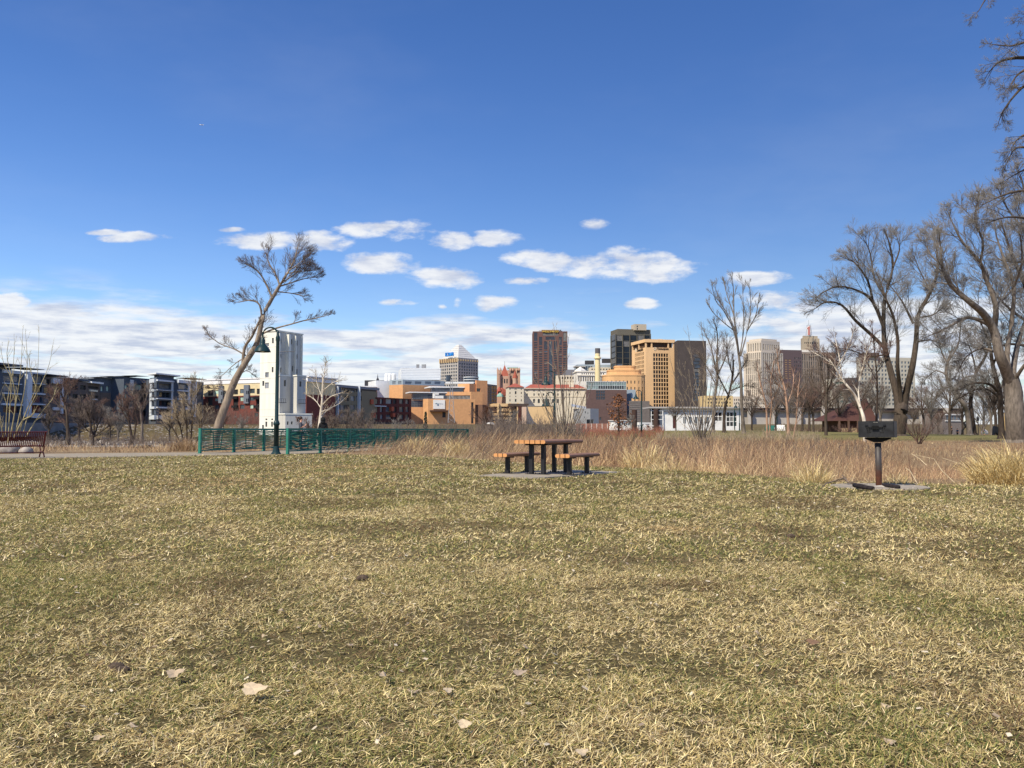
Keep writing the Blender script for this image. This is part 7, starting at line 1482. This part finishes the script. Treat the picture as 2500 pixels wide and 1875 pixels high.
# ================================================================== PEOPLE
SKIN = M('skin', (.50, .27, .18), .6, .05); HAIR = M('brown_hair', (.05, .028, .018), .6, .2, 20)
def skinned(name, verts, edges, rad, mat, parent, root=0, sub=2):
    bm = bmesh.new(); lay = bm.verts.layers.skin.verify(); bv = []
    for v, r in zip(verts, rad):
        q = bm.verts.new(v); q[lay].radius = r if hasattr(r, '__len__') else (r, r); q[lay].use_root = len(bv) == root; bv.append(q)
    for a, b in edges: bm.edges.new((bv[a], bv[b]))
    me = bpy.data.meshes.new(name); bm.to_mesh(me); bm.free(); me.materials.append(mat)
    o = link(name, me, parent); m = o.modifiers.new('skin', 'SKIN'); m.use_smooth_shade = True; s = o.modifiers.new('sub', 'SUBSURF'); s.levels = sub; s.render_levels = sub; return o
def person(label, x, y, D, rz, H, shirt, legs, hood=False, arms='chest', group=None, hair=HAIR, sub=2):
    q = G2(x, D); z = float(height(q.x, q.y)) + .02; o = thing('person', label, 'person', (q.x, q.y, z), rz, group); s = H / 1.7
    V = [(0, 0, .94), (0, 0, 1.12), (0, .01, 1.34), (0, -.005, 1.46), (0, -.02, 1.56), (0, -.03, 1.63), (-.09, 0, .88), (-.10, .0, .50), (-.10, .02, .09), (-.10, -.14, .04), (.09, 0, .88), (.10, .0, .50), (.10, .02, .09), (.10, -.14, .04)]
    E = [(0, 1), (1, 2), (2, 3), (3, 4), (4, 5), (0, 6), (6, 7), (7, 8), (8, 9), (0, 10), (10, 11), (11, 12), (12, 13)]
    R = [(.15, .11), (.13, .10), (.17, .11), .055, .085, .075, .085, .062, .045, .035, .085, .062, .045, .035]
    if arms == 'chest': A = [[(-.17, .01, 1.36), (-.23, -.02, 1.12), (-.12, -.24, 1.22), (-.07, -.28, 1.32)], [(.17, .01, 1.36), (.23, -.02, 1.12), (.12, -.25, 1.24), (.06, -.29, 1.34)]]
    else: A = [[(-.17, .01, 1.36), (-.23, .02, 1.10), (-.24, -.05, .86), (-.23, -.08, .76)], [(.17, .01, 1.36), (.23, .02, 1.10), (.24, -.05, .86), (.23, -.08, .76)]]
    sl = []
    for c in A:
        i = len(V); V += c; E += [(2, i), (i, i + 1), (i + 1, i + 2), (i + 2, i + 3)]; R += [.055, .042, .033, .036]; sl.append(c)
    body = skinned('body', [tuple(v * s for v in p) for p in V], E, [tuple(v * s for v in r) if hasattr(r, '__len__') else r * s for r in R], SKIN, o, 0, sub)
    SV = [(0, 0, .90), (0, 0, 1.12), (0, .01, 1.34), (0, 0, 1.44)]; SE = [(0, 1), (1, 2), (2, 3)]; SR = [(.165, .125), (.145, .115), (.19, .125), .075]
    for c in sl: i = len(SV); SV += [c[0], c[1]] + ([c[2]] if hood else []); SE += [(2, i), (i, i + 1)] + ([(i + 1, i + 2)] if hood else []); SR += [.07, .058] + ([.05] if hood else [])
    skinned('jacket' if hood else 'shirt', [tuple(v * s for v in p) for p in SV], SE, [tuple(v * s for v in r) if hasattr(r, '__len__') else r * s for r in SR], shirt, o, 0, sub)
    skinned('trousers', [tuple(v * s for v in p) for p in ((0, 0, .93), (-.09, 0, .86), (-.10, 0, .5), (-.10, .02, .12), (.09, 0, .86), (.10, 0, .5), (.10, .02, .12))], [(0, 1), (1, 2), (2, 3), (0, 4), (4, 5), (5, 6)], [tuple(v * s for v in r) if hasattr(r, '__len__') else r * s for r in ((.16, .12), .098, .075, .062, .098, .075, .062)], legs, o, 0, sub)
    if hood: obj('hood', MB().ball((0, .005 * s, 1.60 * s), .135 * s, 14, 9, (1, 1.05, 1.12)).ball((0, .03 * s, 1.45 * s), .12 * s, 12, 7, (1.15, 1, .7)), shirt, o, True, True)
    else:
        obj('hair', MB().ball((0, .022 * s, 1.625 * s), .105 * s, 14, 9, (.92, 1.02, 1.0)).ball((0, .135 * s, 1.665 * s), .045 * s, 8, 6).tube([Vector(v) * s for v in ((0, .13, 1.66), (0, .18, 1.58), (0, .17, 1.42))], [.035 * s, .04 * s, .012 * s], 7), hair, o, True, True)
        f = MB().ball((-.03 * s, -.112 * s, 1.60 * s), .012 * s, 6, 4).ball((.03 * s, -.112 * s, 1.60 * s), .012 * s, 6, 4); obj('eye', f, DK, o, True, True)
        obj('nose', MB().add([Vector(v) * s for v in ((-.014, -.108, 1.555), (.014, -.108, 1.555), (0, -.138, 1.558), (0, -.108, 1.60))], ((0, 1, 2), (0, 2, 3), (2, 1, 3))), SKIN, o, True)
    return o
GRY = M('dark_grey_cloth', (.075, .08, .10), .9); BLC = M('black_cloth', (.012, .012, .013), .9); JEAN = M('dark_blue_cloth', (.03, .045, .085), .9)
person('person in a dark grey shirt with tied up hair, hands raised, behind the railing', 735, 0, 44.5, radians(100), 1.66, GRY, JEAN)
person('person in a black hooded jacket seen from behind at the railing', 789, 0, 45.5, radians(200), 1.62, BLC, BLC, True, 'down')
FP = 'people strolling far off under the trees'
for x, D, rz_, sh_, lab in ((2322, 165, 40, BLC, 'tiny far person in black walking under the trees, leftmost of the group'), (2336, 172, 120, JEAN, 'tiny far person in blue beside the one in black'), (2368, 160, 10, BLC, 'tiny far dark figure standing by the black arch sculpture'), (2401, 175, 90, M('green_cloth', (.03, .09, .06)), 'tiny far person in green before the pale dome')):
    person(lab, x, 0, D, radians(rz_), 1.72, sh_, BLC, False, 'down', FP, sub=1)
# ================================================================== FAR PARK THINGS
SCU = M('black_sculpture', (.012, .012, .014), .5)
q = Vector((G2(2358, 150).x, 150, 0))
tag(obj('sculpture', MB().tube([q + Vector(v) for v in ((-.9, 0, 0), (-.7, 0, .9), (-.1, 0, 1.6), (-.35, 0, 2.3), (.3, 0, 2.9), (.9, 0, 2.5), (.8, 0, 1.6), (.3, 0, .9), (.1, 0, .35), (.6, 0, .1))], [.16, .2, .22, .2, .22, .24, .22, .2, .16, .1], 8), SCU, None, False, True), 'black looping sculpture far off under the trees', 'sculpture')
tag(obj('sculpture', MB().extrude([pt(x, y, 110) for x, y in ((2430, 1040), (2438, 1043), (2447, 1052), (2448, 1072), (2444, 1072), (2440, 1062), (2431, 1056), (2429, 1062), (2427, 1062), (2428, 1048))], (0, .5, 0)), SCU), 'black slanted animal like sculpture beside the massive tree', 'sculpture')
tag(obj('sign_board', MB().extrude([pt(x, y, 120) for x, y in ((2455, 1008), (2459, 1020), (2465, 1052), (2455, 1052))], (0, .4, 0)), M('yellow_panel', (.74, .50, .22), .8)), 'tan leaning panel between the trunks at right', 'panel')
tag(obj('tan_wall', MB().prism([(v.x, v.y) for v in frontal((2494, 150), (2530, 150), .5)], 0, pt(2500, 984, 150).z), M('yellow_panel', (.74, .50, .22))), 'tan wall just visible past the massive trunk at the edge', 'wall')
tag(obj('dome_tent', MB().lathe([(.7, 0), (.74, .4), (.6, .8), (.3, 1.05), (.05, 1.1)], 16, Vector((G2(2402, 190).x, 190, .05))), M('pale_tent', (.55, .51, .44), .8), None, False, True), 'pale round dome far off between the trunks', 'tent')
p_ = Vector((G2(2387, 160).x, 160, 0)); ol = thing('park_lantern', 'small black lantern post far off under the trees', 'street lamp', p_)
obj('pole', MB().lathe([(.10, 0), (.07, .3), (.06, 2.7)], 8), SCU, ol, True); obj('lantern', MB().lathe([(.10, 2.7), (.22, 2.85), (.20, 3.15), (.28, 3.2), (.05, 3.6)], 8), SCU, ol, True)
def car(label, x, D, rz, col):
    q = Vector((G2(x, D).x, D, 0)); q.z = float(height(q.x, q.y)); o = thing('parked_car', label, 'car', q, rz, 'cars parked below the viaduct')
    pr = [(-2.1, .35), (-2.1, .75), (-1.9, .9), (-1.2, .98), (-.6, 1.42), (.7, 1.44), (1.5, 1.0), (2.1, .88), (2.15, .4)]
    obj('body', MB().extrude([(a, -.82, b) for a, b in pr], (0, 1.64, 0)), col, o, True)
    obj('windows', MB().extrude([(a, -.835, b) for a, b in ((-1.05, 1.0), (-.55, 1.36), (.65, 1.37), (1.3, 1.0))], (0, 1.67, 0)), DK, o, True)
    for wx in (-1.3, 1.3):
        for wy in (-.75, .75): wl = obj('wheel', MB().tube([(wx, wy - .1, .33), (wx, wy + .1, .33)], .33, 14), BLC, o, True); obj('rim', MB().tube([(wx, wy - .105, .33), (wx, wy + .105, .33)], .19, 10), PALEP, wl, True)
car('white car parked below the viaduct wall by the pinkish birch', 1903, 162, 1.35, WHITE); car('dark green car parked left of the white one', 1880, 166, 1.2, M('car_green', (.03, .12, .09), .3)); car('silver car far off left of the arch sculpture', 2262, 190, .1, PALEP); car('white car far off under the big cottonwood', 2285, 200, -.1, WHITE)
tag(obj('plastic_heap', MB().ball(pt(1197, 1034, 75), .2, 10, 6, (1.6, .8, .5)).ball(pt(1203, 1036, 75), .14, 8, 5, (1.3, .8, .5)), WHITE, None, False, True), 'white crumpled heap in the thicket below the museum', 'heap')
# airliner, a bright speck in the upper left
q = pt(492, 305, 3800); ar = thing('airliner', 'tiny white airliner high in the blue sky at upper left', 'airplane', q, radians(20))
obj('fuselage', MB().tube([(-9, 0, 0), (-7.5, 0, .3), (6, 0, .3), (9, 0, .9)], [.3, 1.3, 1.3, .3], 10), WHITE, ar, True, True); obj('wing', MB().add([(-2, 0, 0), (1, 0, 0), (4, 9, .6), (3, 9, .6), (-2, 0, -.3), (1, 0, -.3), (4, 9, .4), (3, 9, .4)], ((0, 1, 2, 3), (7, 6, 5, 4), (0, 3, 7, 4), (1, 5, 6, 2))), WHITE, ar, True)
obj('wing', MB().add([(-2, 0, 0), (1, 0, 0), (4, -9, .6), (3, -9, .6), (-2, 0, -.3), (1, 0, -.3), (4, -9, .4), (3, -9, .4)], ((0, 3, 2, 1), (4, 5, 6, 7), (0, 4, 7, 3), (1, 2, 6, 5))), WHITE, ar, True); obj('tail_fin', MB().extrude([(6.5, -.1, .8), (8.8, -.1, .9), (9.4, -.1, 3.6), (8.4, -.1, 3.6)], (0, .2, 0)), WHITE, ar, True)
# ================================================================== LEAVES AND CLODS ON THE LAWN
LF = [M('pale_leaf', (.56, .44, .28), .7, .12, 60, .2), M('buff_leaf', (.44, .34, .22), .75, .15, 60, .2), M('grey_leaf', (.36, .28, .20), .8, .15, 60, .2), M('brown_leaf', (.20, .12, .07), .8, .2, 60, .2)]
def leaf_mesh(seed, cup):
    rs = random.Random(seed); mb = MB(); n = 15; vs = [(0, 0, .012 * cup)]
    for k in range(n):
        a = 2 * pi * k / n; r = .5 * (1 + .16 * cos(3 * a) + rs.uniform(-.10, .10)) * (.82 if k % 2 else 1)
        x, y = r * cos(a) * 1.15, r * sin(a) * .85; vs.append((x, y, cup * (.35 * x * x - .15 * y * y) + rs.uniform(-.03, .05)))
    mb.add(vs, [(0, 1 + k, 1 + (k + 1) % n) for k in range(n)]); mb.tube([(.5, 0, .05), (.72, .04, .02), (.86, .10, 0)], [.018, .014, .010], 4)
    me = bpy.data.meshes.new('fallen_leaf'); me.from_pydata(mb.v, [], mb.f); me.update(); return me
LM = []
for k in range(8):
    me = leaf_mesh(k, (.5, 1.2, .8, -.6)[k % 4]); me.materials.append(LF[k % 4]); LM.append(me)
def leaf(x, y, wpx, kind, rz, lab, tilt=.0, lift=.02):
    p = gp(x, y); s = wpx / F * p.y; o = bpy.data.objects.new('fallen_leaf', LM[kind]); COL.objects.link(o); o.location = (p.x, p.y, float(height(p.x, p.y)) + lift + s * abs(tilt) * .4); o.scale = (s, s, s); o.rotation_euler = (tilt, 0, rz)
    return tag(o, lab, 'leaf', 'dry leaves lying on the lawn')
leaf(617, 1722, 50, 0, .2, 'largest pale buff leaf in the near lawn, left of centre', .5, .045); leaf(424, 1674, 38, 5, .5, 'whitish leaf lying left of the largest pale leaf', .35, .04); leaf(939, 1681, 36, 1, 2.0, 'pale leaf right of the largest leaf, level with the straw tuft', .3, .04)
leaf(1093, 1709, 26, 4, 1.1, 'small pinkish pale leaf right of the pale leaf pair', .4, .03); leaf(1133, 1806, 30, 4, .3, 'twisted pale leaf low in the middle of the near lawn', .7, .04); leaf(330, 1800, 34, 1, 2.6, 'greyish buff leaf low at the left in dark turf', .25, .03); leaf(240, 1826, 24, 5, .1, 'narrow whitish leaf scrap at lower left', .2, .03)
leaf(687, 1508, 22, 1, 1.9, 'small buff leaf alone in the middle lawn left of centre', .3, .03); leaf(1267, 1664, 30, 2, .4, 'dark grey leaf near the centre of the lawn', .3, .03); leaf(1849, 1566, 22, 5, 1.4, 'curled buff leaf right of centre in the lawn', .5, .03); leaf(1985, 1587, 28, 3, .2, 'brown curled leaf at the right of the lawn', .4, .03); leaf(1420, 1866, 30, 0, .8, 'bright leaf scrap at the bottom edge of the lawn', .4, .03); leaf(2250, 1803, 24, 5, 2.2, 'buff leaf at the lower right of the lawn', .4, .03)
rs = random.Random(77)
for k in range(44):
    y = 1190 + 660 * rs.random() ** 1.3; x = rs.uniform(20, 2480); sz = rs.uniform(.018, .04)
    leaf(x, y, sz * F / gp(x, y).y, rs.choice((0, 1, 1, 2, 2, 5, 5, 6, 3, 7, 6)), rs.uniform(0, 6.28), 'small dry leaf scrap lying flat in the lawn', rs.uniform(-.4, .4), .012)
def litter():
    R = np.random.RandomState(9); n = 9000; y = np.sqrt(R.uniform(2.2 ** 2, 34 ** 2, n)); x = R.uniform(-.64, .64, n) * y; k = y < edge_y(x) + .2; x, y = x[k], y[k]; n = len(x)
    s = R.uniform(.004, .013, n) * (1 + y * .035); a = R.uniform(0, 6.28, n); z = height(x, y) + .025; t = R.uniform(-.5, .5, n)
    c, s_ = np.cos(a), np.sin(a); P = []
    for u, v in ((-1, -.5), (1, -.6), (.8, .6), (-.9, .5)): P.append(np.stack([x + s * (u * c - v * s_), y + s * (u * s_ + v * c), z + s * (u * t + .2 * v)], 1))
    V = np.stack(P, 1).reshape(-1, 3); cc = np.array([[.62, .54, .40], [.50, .42, .30], [.62, .54, .40], [.32, .25, .18]])[R.randint(0, 4, n)] * R.uniform(.8, 1.1, (n, 1))
    tag(np_obj('leaf_litter', V, [np.arange(4 * n).reshape(n, 4)], MCOL('leaf_litter_flakes', .8, .1), col=np.repeat(cc, 4, 0)), 'tiny pale leaf flakes strewn over the lawn', 'leaf litter', kind='stuff')
litter()
for x, y, s, lab in ((284, 1637, .026, 'dark earth clod in the near lawn at left'), (300, 1643, .022, 'smaller dark clod touching the larger one'), (1931, 1313, .03, 'dark blackish clod in the middle lawn at right'), (885, 1417, .03, 'dark clod in the middle lawn')):
    p = gp(x, y); tag(obj('earth_clod', MB().ball((p.x, p.y, s * .5), s, 9, 6, (1.5, 1.0, .8)), M('dark_clod', (.085, .06, .042), .95, .4, 40, .6)), lab, 'clod')
